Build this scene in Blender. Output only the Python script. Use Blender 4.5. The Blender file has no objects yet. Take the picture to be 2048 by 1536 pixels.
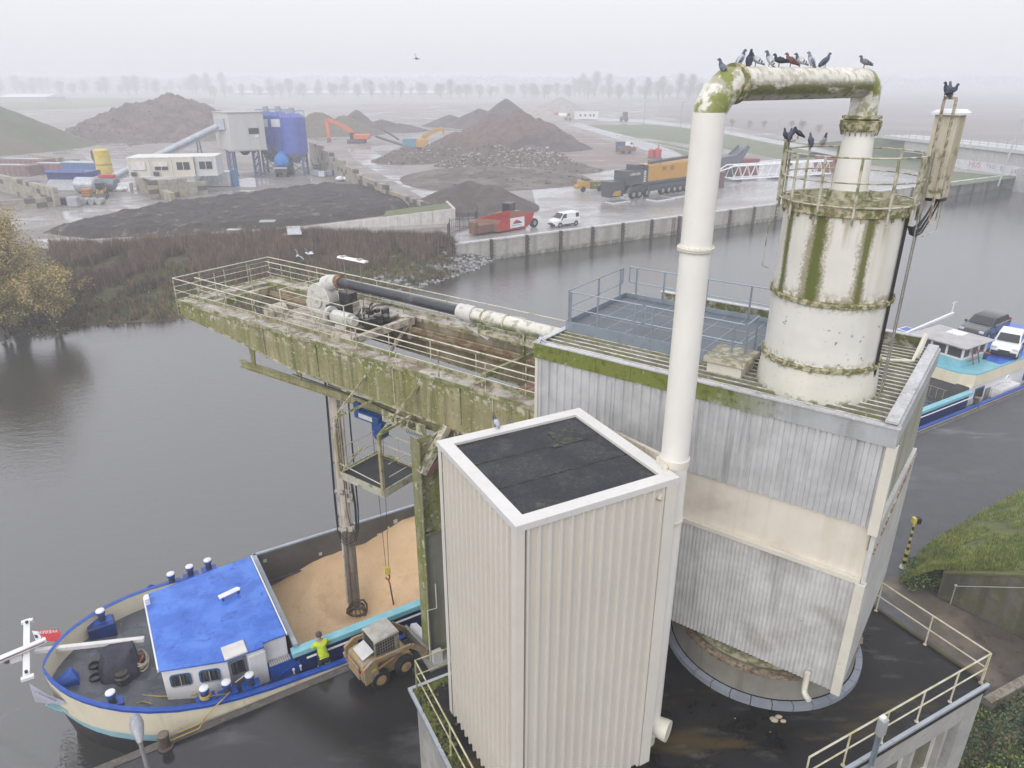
import bpy, math, random
from mathutils import Vector as V, noise as NZ, Matrix
random.seed(7)
rnd = random.random
def ru(a, b): return a + (b - a) * rnd()
sc = bpy.context.scene
COL = sc.collection
R = math.radians
# ---------------------------------------------------------------- camera
CAMZ = 21.5; FPX = 1440.0; PITCH = math.atan(613 / 1440.0)
cam = bpy.data.cameras.new('camera'); cam.sensor_width = 36; cam.lens = FPX / 2048 * 36
cam.clip_end = 6000; cam.clip_start = 0.1
co = bpy.data.objects.new('camera', cam); COL.objects.link(co)
co.location = (0, 0, CAMZ); co.rotation_euler = (math.pi / 2 - PITCH, 0, 0)
sc.camera = co
def ray(x, y):
    a, b = (x - 1024) / FPX, (768 - y) / FPX
    return V((a, math.cos(PITCH) + b * math.sin(PITCH), -math.sin(PITCH) + b * math.cos(PITCH)))
def at(x, y, z):                       # survey: the point of the plane at height z seen at photo pixel x, y
    d = ray(x, y); return V((0, 0, CAMZ)) + d * ((z - CAMZ) / d.z)
def up(x, y, p):                       # survey: height on the vertical over p seen at photo row y
    d = ray(x, y); return CAMZ + d.z * math.hypot(p[0], p[1]) / math.hypot(d.x, d.y)
# ---------------------------------------------------------------- frames (origin, x dir, y dir)
class Fr:
    def __init__(s, o, az):
        a = R(az); s.o = V((o[0], o[1], 0)); s.x = V((math.sin(a), math.cos(a), 0)); s.y = V((-s.x.y, s.x.x, 0)); s.ang = math.atan2(s.x.y, s.x.x)
    def __call__(s, p): return s.o + s.x * p[0] + s.y * p[1] + V((0, 0, p[2] if len(p) > 2 else 0))
    def inv(s, p): d = V((p[0], p[1], 0)) - s.o; return V((d.dot(s.x), d.dot(s.y), p[2] if len(p) > 2 else 0))
W = Fr((0, 0), 90)
class FrM(Fr):                          # mirrored-hand frame for the machine house: x along the boom, y to the back
    def __init__(s, o, az):
        Fr.__init__(s, o, az); s.y = -s.y
H = FrM((7.73, 13.03), -54.0)
Q = Fr((-11.30, 16.88), 58.5)
T = Fr((0.10, 10.63), 62.3)
# ---------------------------------------------------------------- objects
WL = {}
def props(o, label=None, cat=None, group=None, kind=None):
    if label: o['label'] = label
    if cat: o['category'] = cat
    if group: o['group'] = group
    if kind: o['kind'] = kind
    return o
def thing(name, label, cat, loc=(0, 0, 0), rz=0, group=None):
    o = bpy.data.objects.new(name, None); COL.objects.link(o); o.empty_display_size = .2
    o.location = loc; o.rotation_euler = (0, 0, rz); WL[o.name] = V(loc)
    return props(o, label, cat, group)
def copy_tree(o, loc=None, rz=None, label=None, par=None, scale=None):
    c = o.copy(); COL.objects.link(c)
    if par: c.parent = par
    if loc is not None: c.location = loc
    if rz is not None: c.rotation_euler = (0, 0, rz)
    if scale is not None: c.scale = (scale,) * 3 if not hasattr(scale, '__len__') else scale
    if label: c['label'] = label
    for k in [x for x in bpy.data.objects if x.parent == o]: copy_tree(k, par=c)
    return c
class MB:
    def __init__(s, fr=None): s.v = []; s.f = []; s.mi = []; s.m = 0; s.fr = fr; s.off = None
    def P(s, p):
        p = V(p) if len(p) == 3 else V((p[0], p[1], 0))
        if s.off is not None: p = s.off @ p
        s.v.append(s.fr(p) if s.fr else p); return len(s.v) - 1
    def F(s, *i): s.f.append(tuple(i)); s.mi.append(s.m)
    def poly(s, *pts): s.F(*[s.P(p) for p in pts])
    def box(s, x0, y0, z0, x1, y1, z1):
        i = [s.P((x, y, z)) for z in (z0, z1) for x, y in ((x0, y0), (x1, y0), (x1, y1), (x0, y1))]
        for q in ((3, 2, 1, 0), (4, 5, 6, 7), (0, 1, 5, 4), (1, 2, 6, 5), (2, 3, 7, 6), (3, 0, 4, 7)): s.F(*[i[k] for k in q])
    def cbox(s, c, a, b, h): s.box(c[0] - a / 2, c[1] - b / 2, c[2], c[0] + a / 2, c[1] + b / 2, c[2] + h)
    def prism(s, pts, z0, z1, top=None):       # polygon extruded in z; top: other polygon for tapering
        n = len(pts); a = [s.P((p[0], p[1], z0)) for p in pts]; b = [s.P((p[0], p[1], z1)) for p in (top or pts)]
        s.F(*a[::-1]); s.F(*b)
        for k in range(n): s.F(a[k], a[(k + 1) % n], b[(k + 1) % n], b[k])
    def ext(s, pts, vec):                      # any planar polygon extruded by a vector
        n = len(pts); a = [s.P(p) for p in pts]; b = [s.P(V(p) + V(vec)) for p in pts]
        s.F(*a[::-1]); s.F(*b)
        for k in range(n): s.F(a[k], a[(k + 1) % n], b[(k + 1) % n], b[k])
    def bar(s, p, q, w, h=None, upv=(0, 0, 1)):
        p, q = V(p), V(q); h = h or w; d = (q - p).normalized(); u_ = V(upv)
        if abs(d.dot(u_)) > .98: u_ = V((1, 0, 0))
        a = d.cross(u_).normalized() * w / 2; b = a.cross(d).normalized() * h / 2
        i = [s.P(e + x * a + y * b) for e in (p, q) for x, y in ((-1, -1), (1, -1), (1, 1), (-1, 1))]
        for k in ((3, 2, 1, 0), (4, 5, 6, 7), (0, 1, 5, 4), (1, 2, 6, 5), (2, 3, 7, 6), (3, 0, 4, 7)): s.F(*[i[j] for j in k])
    def tube(s, pts, r, n=8, cap=True, closed=False):
        pts = [V(p) for p in pts]; N = len(pts); rs = r if hasattr(r, '__len__') else [r] * N; rings = []; pa = None
        for k in range(N):
            if closed: d = (pts[(k + 1) % N] - pts[k - 1]).normalized()
            else: d = (pts[min(k + 1, N - 1)] - pts[max(k - 1, 0)]).normalized()
            if pa is None:
                u_ = V((0, 0, 1)) if abs(d.z) < .9 else V((1, 0, 0)); a = d.cross(u_).normalized()
            else: a = (pa - d * pa.dot(d)).normalized()
            pa = a; b = d.cross(a)
            rings.append([s.P(pts[k] + (a * math.cos(t) + b * math.sin(t)) * rs[k]) for t in [2 * math.pi * j / n for j in range(n)]])
        for k in range(N if closed else N - 1):
            A, B = rings[k], rings[(k + 1) % N]
            for j in range(n): s.F(A[j], A[(j + 1) % n], B[(j + 1) % n], B[j])
        if cap and not closed: s.F(*rings[0][::-1]); s.F(*rings[-1])
    def lathe(s, c, prof, n=32, a0=0, a1=2 * math.pi):
        full = a1 - a0 > 6.28; m = n if full else n + 1; rings = []
        for r, z in prof:
            rings.append([s.P((c[0] + r * math.cos(a0 + (a1 - a0) * j / n), c[1] + r * math.sin(a0 + (a1 - a0) * j / n), (c[2] if len(c) > 2 else 0) + z)) for j in range(m)])
        for A, B in zip(rings, rings[1:]):
            for j in range(n): s.F(A[j], A[(j + 1) % m], B[(j + 1) % m], B[j])
        if full:
            if prof[0][0] > 1e-4: s.F(*rings[0][::-1])
            if prof[-1][0] > 1e-4: s.F(*rings[-1])
    def ball(s, c, r, n=10, m=6, sz=None):
        sx, sy, sz_ = sz or (1, 1, 1); rings = []
        for i in range(1, m):
            t = math.pi * i / m
            rings.append([s.P((c[0] + sx * r * math.sin(t) * math.cos(2 * math.pi * j / n), c[1] + sy * r * math.sin(t) * math.sin(2 * math.pi * j / n), c[2] - sz_ * r * math.cos(t))) for j in range(n)])
        lo = s.P((c[0], c[1], c[2] - sz_ * r)); hi = s.P((c[0], c[1], c[2] + sz_ * r))
        for j in range(n): s.F(lo, rings[0][(j + 1) % n], rings[0][j]); s.F(hi, rings[-1][j], rings[-1][(j + 1) % n])
        for A, B in zip(rings, rings[1:]):
            for j in range(n): s.F(A[j], A[(j + 1) % n], B[(j + 1) % n], B[j])
    def corr(s, p0, p1, z0, z1, pitch, dep, out, kind='t'):   # ribbed sheet from p0 to p1 standing z0..z1; out = outward direction; z0/z1 may be pairs
        p0, p1, o = V((*p0[:2], 0)), V((*p1[:2], 0)), V((*out, 0)); L = (p1 - p0).length; d = (p1 - p0) / L
        n = max(1, round(L / pitch)); w = L / n; prof = []
        if kind == 't': one = [(0, 0), (.42, 0), (.52, 1), (.86, 1), (.96, 0)]
        elif kind == 'r': one = [(0, 0), (.66, 0), (.70, 1), (.90, 1), (.94, 0)]
        else: one = [(k / 6, .5 - .5 * math.cos(2 * math.pi * k / 6)) for k in range(6)]
        for i in range(n): prof += [((i + a) * w, b * dep) for a, b in one]
        prof.append((L, 0)); z0 = z0 if hasattr(z0, '__len__') else (z0, z0); z1 = z1 if hasattr(z1, '__len__') else (z1, z1); pr = None
        for x, y in prof:
            b = p0 + d * x + o * y; t = x / L
            c = (s.P((b.x, b.y, z0[0] + (z0[1] - z0[0]) * t)), s.P((b.x, b.y, z1[0] + (z1[1] - z1[0]) * t)))
            if pr: s.F(pr[0], c[0], c[1], pr[1])
            pr = c
    def build(s, name, mats, parent=None, smooth=35, bev=0, label=None, flip=False):
        me = bpy.data.meshes.new(name); off = V((0, 0, 0))
        if parent is not None:
            r = parent
            while r is not None: off = off + WL.get(r.name, V((0, 0, 0))); r = r.parent
        if isinstance(s.fr, FrM): s.f = [f[::-1] for f in s.f]
        me.from_pydata([tuple(p - off) for p in s.v], [], s.f)
        mats = mats if isinstance(mats, (list, tuple)) else [mats]
        for m in mats: me.materials.append(m)
        if len(mats) > 1: me.polygons.foreach_set('material_index', s.mi)
        if smooth:
            me.polygons.foreach_set('use_smooth', [True] * len(me.polygons)); me.set_sharp_from_angle(angle=R(smooth))
        me.update(); o = bpy.data.objects.new(name, me); COL.objects.link(o)
        if parent is not None: o.parent = parent
        if bev:
            b = o.modifiers.new('edge', 'BEVEL'); b.width = bev; b.segments = 2; b.limit_method = 'ANGLE'; b.angle_limit = R(40)
        if label: o['label'] = label
        return o
def ground(name, pts, z, mat, kind='structure', parent=None):
    b = MB(); b.poly(*[(p[0], p[1], z) for p in pts]); o = b.build(name, mat, parent, smooth=0); o['kind'] = kind; return o
def text(name, body, mat, loc, size, xdir, ydir, parent=None, ext=.004):
    c = bpy.data.curves.new(name, 'FONT'); c.body = body; c.size = size; c.extrude = ext; c.align_x = 'CENTER'; c.align_y = 'CENTER'; c.resolution_u = 3
    t = bpy.data.objects.new(name + '_curve', c); COL.objects.link(t); dg = bpy.context.evaluated_depsgraph_get(); me = bpy.data.meshes.new_from_object(t.evaluated_get(dg)); bpy.data.objects.remove(t); me.materials.clear(); me.materials.append(mat)
    o = bpy.data.objects.new(name, me); COL.objects.link(o); off = V((0, 0, 0))
    if parent is not None:
        o.parent = parent; r = parent
        while r is not None: off = off + WL.get(r.name, V((0, 0, 0))); r = r.parent
    x = V(xdir).normalized(); z = x.cross(V(ydir)).normalized(); y = z.cross(x)
    M = Matrix((x, y, z)).transposed().to_4x4(); M.translation = V(loc) - off; o.matrix_local = M
    return o
# ---------------------------------------------------------------- materials
def lin(h):
    c = [int(h[i:i + 2], 16) / 255 for i in (0, 2, 4)]; return tuple(x / 12.92 if x <= .04045 else ((x + .055) / 1.055) ** 2.4 for x in c)
MC = {}
def mat(name, col, rough=.6, metal=0, layers=(), bump=0, bs=30, var=.12, vs=1.5, spec=.5, alpha=1, coat=0):
    if name in MC: return MC[name]
    m = bpy.data.materials.new(name); MC[name] = m; m.use_nodes = True; nt = m.node_tree; N = nt.nodes; L = nt.links
    p = N['Principled BSDF']; p.inputs['Roughness'].default_value = rough; p.inputs['Metallic'].default_value = metal
    p.inputs['Specular IOR Level'].default_value = spec; p.inputs['Coat Weight'].default_value = coat
    tc = N.new('ShaderNodeTexCoord'); obj = tc.outputs['Object']
    def mapped(sx, sy, sz):
        k = N.new('ShaderNodeMapping'); k.inputs['Scale'].default_value = (sx, sy, sz); L.new(obj, k.inputs[0]); return k.outputs[0]
    def noise(scale, vec=None, det=5, ro=.6):
        n = N.new('ShaderNodeTexNoise'); n.inputs['Scale'].default_value = scale; n.inputs['Detail'].default_value = det; n.inputs['Roughness'].default_value = ro
        L.new(vec or obj, n.inputs['Vector']); return n.outputs['Fac']
    def ramp(f, lo, hi, a=0, b=1):
        r = N.new('ShaderNodeMapRange'); r.interpolation_type = 'SMOOTHSTEP'
        for k, x in enumerate((lo, hi, a, b)): r.inputs[k + 1].default_value = x
        L.new(f, r.inputs[0]); return r.outputs[0]
    def mul(a, b, op='MULTIPLY'):
        k = N.new('ShaderNodeMath'); k.operation = op; k.use_clamp = op != 'ADD'
        for i, x in enumerate((a, b)):
            if isinstance(x, (int, float)): k.inputs[i].default_value = x
            else: L.new(x, k.inputs[i])
        return k.outputs[0]
    def mix(f, a, b):
        k = N.new('ShaderNodeMix'); k.data_type = 'RGBA'
        if isinstance(f, (int, float)): k.inputs[0].default_value = f
        else: L.new(f, k.inputs[0])
        for i, x in ((6, a), (7, b)):
            if isinstance(x, tuple): k.inputs[i].default_value = (*x, 1)
            else: L.new(x, k.inputs[i])
        return k.outputs[2]
    c0 = tuple(max(0, x * (1 - var)) for x in col); c1 = tuple(min(1, x * (1 + var)) for x in col)
    c = mix(ramp(noise(vs), .3, .7), c0, c1) if var else col; rg = rough
    for ly in layers:
        k, lc, amt, scl, lo, hi = ly[:6]; ex = ly[6] if len(ly) > 6 else {}
        if k == 'n': f = ramp(noise(scl, mapped(*ex['map']) if 'map' in ex else None, ex.get('det', 5)), lo, hi)
        elif k == 'st': f = ramp(noise(1, mapped(scl, scl, scl * ex.get('q', .05)), 4), lo, hi)
        elif k == 'v':
            vn = N.new('ShaderNodeTexVoronoi'); vn.inputs['Scale'].default_value = scl; L.new(obj, vn.inputs['Vector']); f = ramp(vn.outputs['Distance'], hi, lo)
        elif k == 'up':
            g = N.new('ShaderNodeNewGeometry'); sp = N.new('ShaderNodeSeparateXYZ'); L.new(g.outputs['Normal'], sp.inputs[0])
            f = mul(ramp(sp.outputs[2], lo, hi), ramp(noise(scl), .3, .6))
        elif k == 'wave':
            wv = N.new('ShaderNodeTexWave'); wv.inputs['Scale'].default_value = scl; wv.inputs['Distortion'].default_value = ex.get('dist', 0); wv.bands_direction = ex.get('dir', 'X'); L.new(obj, wv.inputs['Vector']); f = ramp(wv.outputs['Fac'], lo, hi)
        if 'z' in ex:                  # height window in the object's own frame: (full at, none at)
            sp = N.new('ShaderNodeSeparateXYZ'); L.new(obj, sp.inputs[0]); zz = sp.outputs[2]
            f = mul(f, ramp(zz, ex['z'][1], ex['z'][0]))
        if 'x' in ex:
            sp = N.new('ShaderNodeSeparateXYZ'); L.new(obj, sp.inputs[0]); f = mul(f, ramp(sp.outputs[0], ex['x'][1], ex['x'][0]))
        if 'n2' in ex: f = mul(f, ramp(noise(ex['n2'][0]), ex['n2'][1], ex['n2'][2]))
        f = mul(f, amt); c = mix(f, c, lc)
        if 'r' in ex:
            k2 = N.new('ShaderNodeMix'); L.new(f, k2.inputs[0])
            if isinstance(rg, (int, float)): k2.inputs[2].default_value = rg
            else: L.new(rg, k2.inputs[2])
            k2.inputs[3].default_value = ex['r']; rg = k2.outputs[0]
    if isinstance(c, tuple): p.inputs['Base Color'].default_value = (*c, 1)
    else: L.new(c, p.inputs['Base Color'])
    if not isinstance(rg, (int, float)): L.new(rg, p.inputs['Roughness'])
    if bump:
        b = N.new('ShaderNodeBump'); b.inputs['Strength'].default_value = 1; b.inputs['Distance'].default_value = bump; L.new(noise(bs, None, 6), b.inputs['Height']); L.new(b.outputs[0], p.inputs['Normal'])
    if alpha < 1: p.inputs['Alpha'].default_value = alpha
    return m
MOSS = (.095, .115, .016); MOSS2 = (.17, .20, .022); GRIME = (.10, .09, .065); RUST = (.16, .07, .03); LICH = (.55, .53, .46)
# ================================================================ machine house
clad = mat('galvanised sheet', (.60, .605, .61), .45, .35, [('st', (.28, .29, .30), .65, 5, .54, .74), ('st', (.70, .71, .73), .5, 9, .5, .75), ('v', (.03, .03, .03), 1, 1.6, .02, .03)], bump=.004, bs=14)
cladlo = mat('weathered wavy sheet', (.66, .66, .64), .5, .3, [('n', (.34, .31, .27), .65, .45, .52, .7), ('st', (.30, .30, .29), .6, 4, .5, .75), ('v', (.03, .03, .03), 1, 1.9, .018, .028)], bump=.004, bs=10)
beige = mat('beige painted panel', (.70, .645, .56), .45, 0, [('n', (.42, .36, .29), .6, .5, .55, .75), ('st', (.55, .49, .40), .4, 3, .5, .7)], var=.04, bump=.004, bs=3)
cream = mat('cream steel paint', (.64, .61, .53), .5, 0, [('n', (.34, .30, .22), .35, 3, .55, .75), ('n', RUST, .7, 14, .70, .76)], var=.06, bump=.003)
creammoss = mat('mossy cream steel', (.50, .46, .34), .6, 0, [('n', MOSS, .8, 4, .42, .6), ('n', GRIME, .6, 9, .5, .7)], bump=.008)
fasciam = mat('moss grown fascia', (.44, .45, .46), .5, .2, [('st', (.26, .26, .25), .6, 3, .5, .7), ('n', MOSS2, .95, 1.1, .34, .46, {'x': (-1.4, .5)}), ('n', MOSS, .8, 6, .5, .66, {'x': (-1.0, .6)}), ('n', (.60, .61, .62), .7, 5, .60, .70, {'x': (-2.4, -1.2)})], bump=.01)
capm = mat('frosted flashing', (.50, .50, .51), .5, .2, [('n', (.66, .66, .67), .7, 12, .50, .66), ('n', (.2, .19, .16), .6, 4, .55, .7)], bump=.004)
roofm = mat('mossy roof groove shade', (.20, .185, .14), .65, 0, [('n', (.10, .095, .07), .85, 3.2, .40, .62), ('n', (.13, .135, .03), .8, 1.3, .46, .62), ('n', (.6, .6, .58), .4, 9, .6, .7)], bump=.01, bs=18)
dark = mat('dark interior', (.03, .028, .025), .9)
bz = 7.94
hs = thing('machine_house', 'large grey corrugated machine house with beige band and mossy fascia beside the white duct', 'industrial building', H((4.34, 2.78, bz)))
LU, LV = 8.68, 5.57
def ring_corr(z0, z1, pitch, dep, kind, sides, ins=0.0):
    b = MB(H); i = ins
    C = {'f': ((i, i), (LU - i, i), (0, -1)), 'l': ((LU - i, i), (LU - i, LV - i), (1, 0)), 'b': ((LU - i, LV - i), (i, LV - i), (0, 1)), 'r': ((i, LV - i), (i, i), (-1, 0))}
    for k in sides: b.corr(C[k][0], C[k][1], z0, z1, pitch, dep, C[k][2], kind)
    return b
ring_corr(12.58, 14.62, .245, .045, 't', 'flb').build('upper_cladding', clad, hs)
b = MB(H); b.corr((0, LV), (0, 0), 12.0, 14.62, .245, .04, (-1, 0)); b.build('end_cladding', mat('olive end sheet', (.36, .36, .30), .5, .2, [('st', (.20, .21, .13), .7, 2.5, .45, .7)]), hs)
ring_corr(bz, 11.2, .1, .03, 's', 'flb').build('lower_cladding', cladlo, hs)
b = MB(H); b.box(-.025, .06, 11.16, LU - .05, .16, 12.62); b.box(LU - .16, .16, 11.16, LU - .05, LV - .1, 12.62); b.build('band_panel', beige, hs)
b = MB(H); b.box(-.02, -.07, 11.13, LU, .05, 11.24); b.build('ledge', cream, hs)
b = MB(H); b.ext([(-.03, 0, bz), (-.03, LV, bz), (-.03, LV, 12.15), (-.03, 0, 12.6)], (-.09, 0, 0)); b.build('end_panel', mat('pale end panel', (.60, .60, .58), .4, .2, [('st', (.45, .45, .42), .6, 3, .5, .7)]), hs)
b = MB(H); b.bar((-.135, .1, 11.9), (-.135, LV - .1, 12.05), .03, .09); b.build('seam', mat('rusty seam', (.4, .36, .3), .7, 0, [('n', RUST, .9, 6, .45, .55)]), hs)
for za, zb, x0 in ((12.45, 14.60, 0), (bz - .03, 11.14, 0)):
    b = MB(H); b.prism([(-.145, -.085), (.06, -.085), (.06, -.03), (-.12, -.03), (-.12, .10), (-.145, .10)], za, zb); b.build('corner_trim', cream, hs)
    b = MB(H); b.box(LU - .03, -.065, za, LU + .06, -.03, zb); b.build('corner_trim', cream, hs)
b = MB(H); b.box(-.10, -.10, 14.58, LU + .08, -.04, 15.0); b.box(LU + .02, -.04, 14.58, LU + .08, LV + .08, 15.0); b.box(-.10, LV + .02, 14.58, LU + .02, LV + .08, 15.0); b.box(-.10, -.04, 14.58, -.04, LV + .02, 15.05)
for k in range(1, 9): b.box(k * .98, -.112, 14.60, k * .98 + .015, -.1, 14.99)
b.build('fascia', fasciam, hs)
b = MB(H); b.box(-.12, -.13, 15.0, LU + .1, .05, 15.03); b.box(LU - .06, .05, 15.0, LU + .1, LV + .1, 15.03); b.build('front_flashing', capm, hs)
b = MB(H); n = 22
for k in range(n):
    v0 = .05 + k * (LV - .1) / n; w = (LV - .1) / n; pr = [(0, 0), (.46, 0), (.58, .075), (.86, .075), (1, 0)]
    for (a, za), (c, zc) in zip(pr, pr[1:]): b.m = 1 if za and zc else 0; b.poly((.02, v0 + a * w, 14.90 + za), (LU, v0 + a * w, 14.90 + za), (LU, v0 + c * w, 14.90 + zc), (.02, v0 + c * w, 14.90 + zc))  # mossy grooves darker, rib tops paler: corrugation shading put into the colour
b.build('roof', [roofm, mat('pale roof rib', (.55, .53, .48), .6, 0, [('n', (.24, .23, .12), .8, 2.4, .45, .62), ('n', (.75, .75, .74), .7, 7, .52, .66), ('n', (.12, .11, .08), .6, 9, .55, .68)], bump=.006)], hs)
b = MB(H); b.box(-.05, .0, 15.05, .20, LV, 15.13); b.box(.10, .1, 14.9, .16, LV - .3, 15.05); b.build('parapet', capm, hs, bev=.015)
b = MB(H); b.box(.3, LV - .10, 14.9, 7.7, LV + .02, 15.28); b.build('rear_parapet', mat('mossy parapet', (.40, .38, .32), .8, 0, [('n', MOSS, .9, 4, .36, .55), ('n', (.06, .05, .04), .8, 7, .5, .65)], bump=.02), hs)
b = MB(H); b.box(.28, LV - .13, 15.28, 7.75, LV + .06, 15.31); b.build('rear_flashing', capm, hs)
b = MB(H); b.box(.06, .06, bz + .35, LU - .06, LV - .06, bz + .5); b.build('underside', dark, hs)
b = MB(H); b.tube([(.62, -.12, 8.25), (.62, -.12, 7.75), (.60, -.16, 7.66), (.52, -.24, 7.62), (.44, -.30, 7.62)], .07, 10); b.build('downpipe', cream, hs)
p0 = H.inv(at(1756, 718, 14.95)); p1 = H.inv(at(1790, 722, 14.95))
b = MB(H); b.tube([(p0.x, p0.y, 14.98), (p0.x - .3, p0.y + .02, 14.98), (p0.x - .75, p0.y + .2, 15.0), (p1.x - .45, p1.y + .9, 15.5), (p1.x - .48, p1.y + .92, 15.5), (p1.x - .42, p1.y + .55, 14.95)], .045, 8); b.build('conduit_pipe', cream, hs)
# roof hatch
hp = H.inv(at(1452, 745, 14.95)); hb = thing('roof_hatch', 'low cream roof hatch with mossy lid beside the base of the tank', 'roof hatch', H((hp.x, hp.y, 14.95)))
b = MB(H); b.box(hp.x - .42, hp.y - .2, 14.93, hp.x + .42, hp.y + .75, 15.22); b.build('curb', cream, hb, bev=.01)
b = MB(H); b.box(hp.x - .50, hp.y - .27, 15.22, hp.x + .50, hp.y + .82, 15.36); b.build('lid', mat('mossy lid', (.52, .48, .37), .7, 0, [('up', (.20, .18, .14), .9, 6, .6, .9), ('n', MOSS, .6, 5, .5, .66)], bump=.01), hb, bev=.012)
# ---------------------------------------------------------------- grey platform on the roof
gal = mat('blue grey galvanised steel', (.30, .35, .41), .45, .5, [('n', (.20, .22, .25), .5, 6, .5, .7)], var=.08)
grate = mat('grey grating', (.15, .165, .19), .6, .3, [('n', (.08, .09, .1), .5, 40, .4, .6)], bump=.01, bs=60)
pu0, pu1, pv0, pv1, pz = 3.62, 8.62, 1.30, 4.80, 15.14
pf = thing('roof_platform', 'grey steel roof platform with grating floor and double rails', 'platform', H(((pu0 + pu1) / 2, (pv0 + pv1) / 2, 14.95)))
b = MB(H); b.box(pu0, pv0, pz - .04, pu1, pv1, pz)
b.build('grating', grate, pf)
b = MB(H)
for k in range(1, 9): b.box(pu0 + k * .56, pv0 + .01, pz, pu0 + k * .56 + .012, pv1 - .01, pz + .006)
for k in (1, 2): b.box(pu0 + .01, pv0 + k * 1.18, pz, pu1 - .01, pv0 + k * 1.18 + .012, pz + .005)
b.build('grating_seam', mat('pale seam', (.36, .40, .45), .5, .4), pf)
b = MB(H)
for a in ((pu0, pv0 - .02, pu1, pv0), (pu0, pv1, pu1, pv1 + .02), (pu1, pv0 - .02, pu1 + .02, pv1 + .02), (pu0 - .02, pv0 + 1.1, pu0, pv1 + .02)): b.box(a[0], a[1], pz - .17, a[2], a[3], pz + .13)
b.build('toe_board', gal, pf)
b = MB(H)
for u_ in (3.8, 5.4, 7.0, 8.5):
    for v_ in (1.5, 4.6): b.box(u_ - .05, v_ - .05, 14.9, u_ + .05, v_ + .05, pz - .04)
b.build('support', gal, pf)
def railrun(par, fr, pts, zt, posts, r=.021, mids=(.5,), h=.95, mt=None, post=.028, knee=0, names=('rail', 'post')):
    b = MB(fr); b.tube([(p[0], p[1], zt) for p in pts], r, 8)
    for m_ in mids: b.tube([(p[0], p[1], zt - h * m_) for p in pts], r * .85, 6)
    b.build(names[0], mt, par)
    for p in posts:
        b = MB(fr); b.tube([(p[0], p[1], zt - h - .12), (p[0], p[1], zt)], post, 6); b.build(names[1], mt, par)
zt = pz + .97
railrun(pf, H, [(pu1, pv0 + .1), (pu1, pv1 - .25)], zt, [(pu1, pv0 + .12), (pu1, pv0 + 1.75), (pu1, pv1 - .4)], mt=gal)
railrun(pf, H, [(pu1 - .1, pv0), (6.35, pv0)], zt, [(pu1 - .12, pv0), (7.65, pv0), (6.55, pv0)], mt=gal)
railrun(pf, H, [(6.25, pv0), (pu0 + .05, pv0)], zt, [(6.05, pv0), (4.8, pv0), (pu0 + .3, pv0)], mt=gal)
railrun(pf, H, [(pu1 - .1, pv1), (pu0, pv1)], zt, [(pu1 - .35, pv1), (7.35, pv1), (6.0, pv1), (4.7, pv1), (pu0 + .1, pv1)], mt=gal)
railrun(pf, H, [(pu0, pv0 + .05), (pu0, pv0 + .85)], zt, [(pu0, pv0 + .1), (pu0, pv0 + .8)], mt=gal)
b = MB(H)
for x, y in ((pu1, pv0 + .1), (pu1, pv1 - .25), (pu1 - .1, pv0), (6.35, pv0), (6.25, pv0), (pu1 - .1, pv1)): b.tube([(x, y, zt), (x, y, zt - .475)], .02, 6)
b.build('rail_end', gal, pf)
# ================================================================ filter tank on the roof
sx, sy = at(1630, 760, 15.0)[:2]; SC = (sx, sy)
tankm = mat('white tank paint', (.68, .67, .62), .42, 0, [('st', (.56, .53, .46), .45, 2.2, .5, .7), ('n', (.22, .23, .27), 1, 6.5, .625, .64, {'z': (1.5, 2.3), 'n2': (1.3, .46, .54)}), ('n', (.30, .27, .18), .8, 10, .42, .62, {'z': (2.17, 1.98)}), ('n', MOSS, .85, 9, .44, .6, {'z': (.78, .98)}), ('n', (.12, .10, .07), 1, 26, .71, .74)], var=.05, bump=.004, bs=4)
rimm = mat('moss grown rim', (.50, .45, .32), .7, 0, [('n', MOSS, .9, 7, .40, .56), ('n', (.30, .20, .10), .7, 12, .52, .66)], bump=.012, bs=40)
tk = thing('filter_tank', 'tall white cylindrical filter tank with green moss streaks standing on the house roof', 'tank', (sx, sy, 14.93))
Rt = 1.225; seg = 72
b = MB(); b.lathe((sx, sy), [(1.31, 14.93), (1.29, 15.25), (Rt + .02, 15.66)], seg); b.build('base_skirt', mat('mossy skirt', (.64, .62, .55), .5, 0, [('n', MOSS, .9, 6, .46, .62, {'z': (.72, .58)}), ('n', MOSS, .8, 6, .44, .6, {'z': (.03, .16)}), ('n', (.35, .33, .26), .4, 12, .55, .75)], var=.05), tk)
b = MB(); b.lathe((sx, sy), [(Rt, 15.70), (Rt, 17.1)], seg); b.build('lower_shell', tankm, tk)
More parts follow.
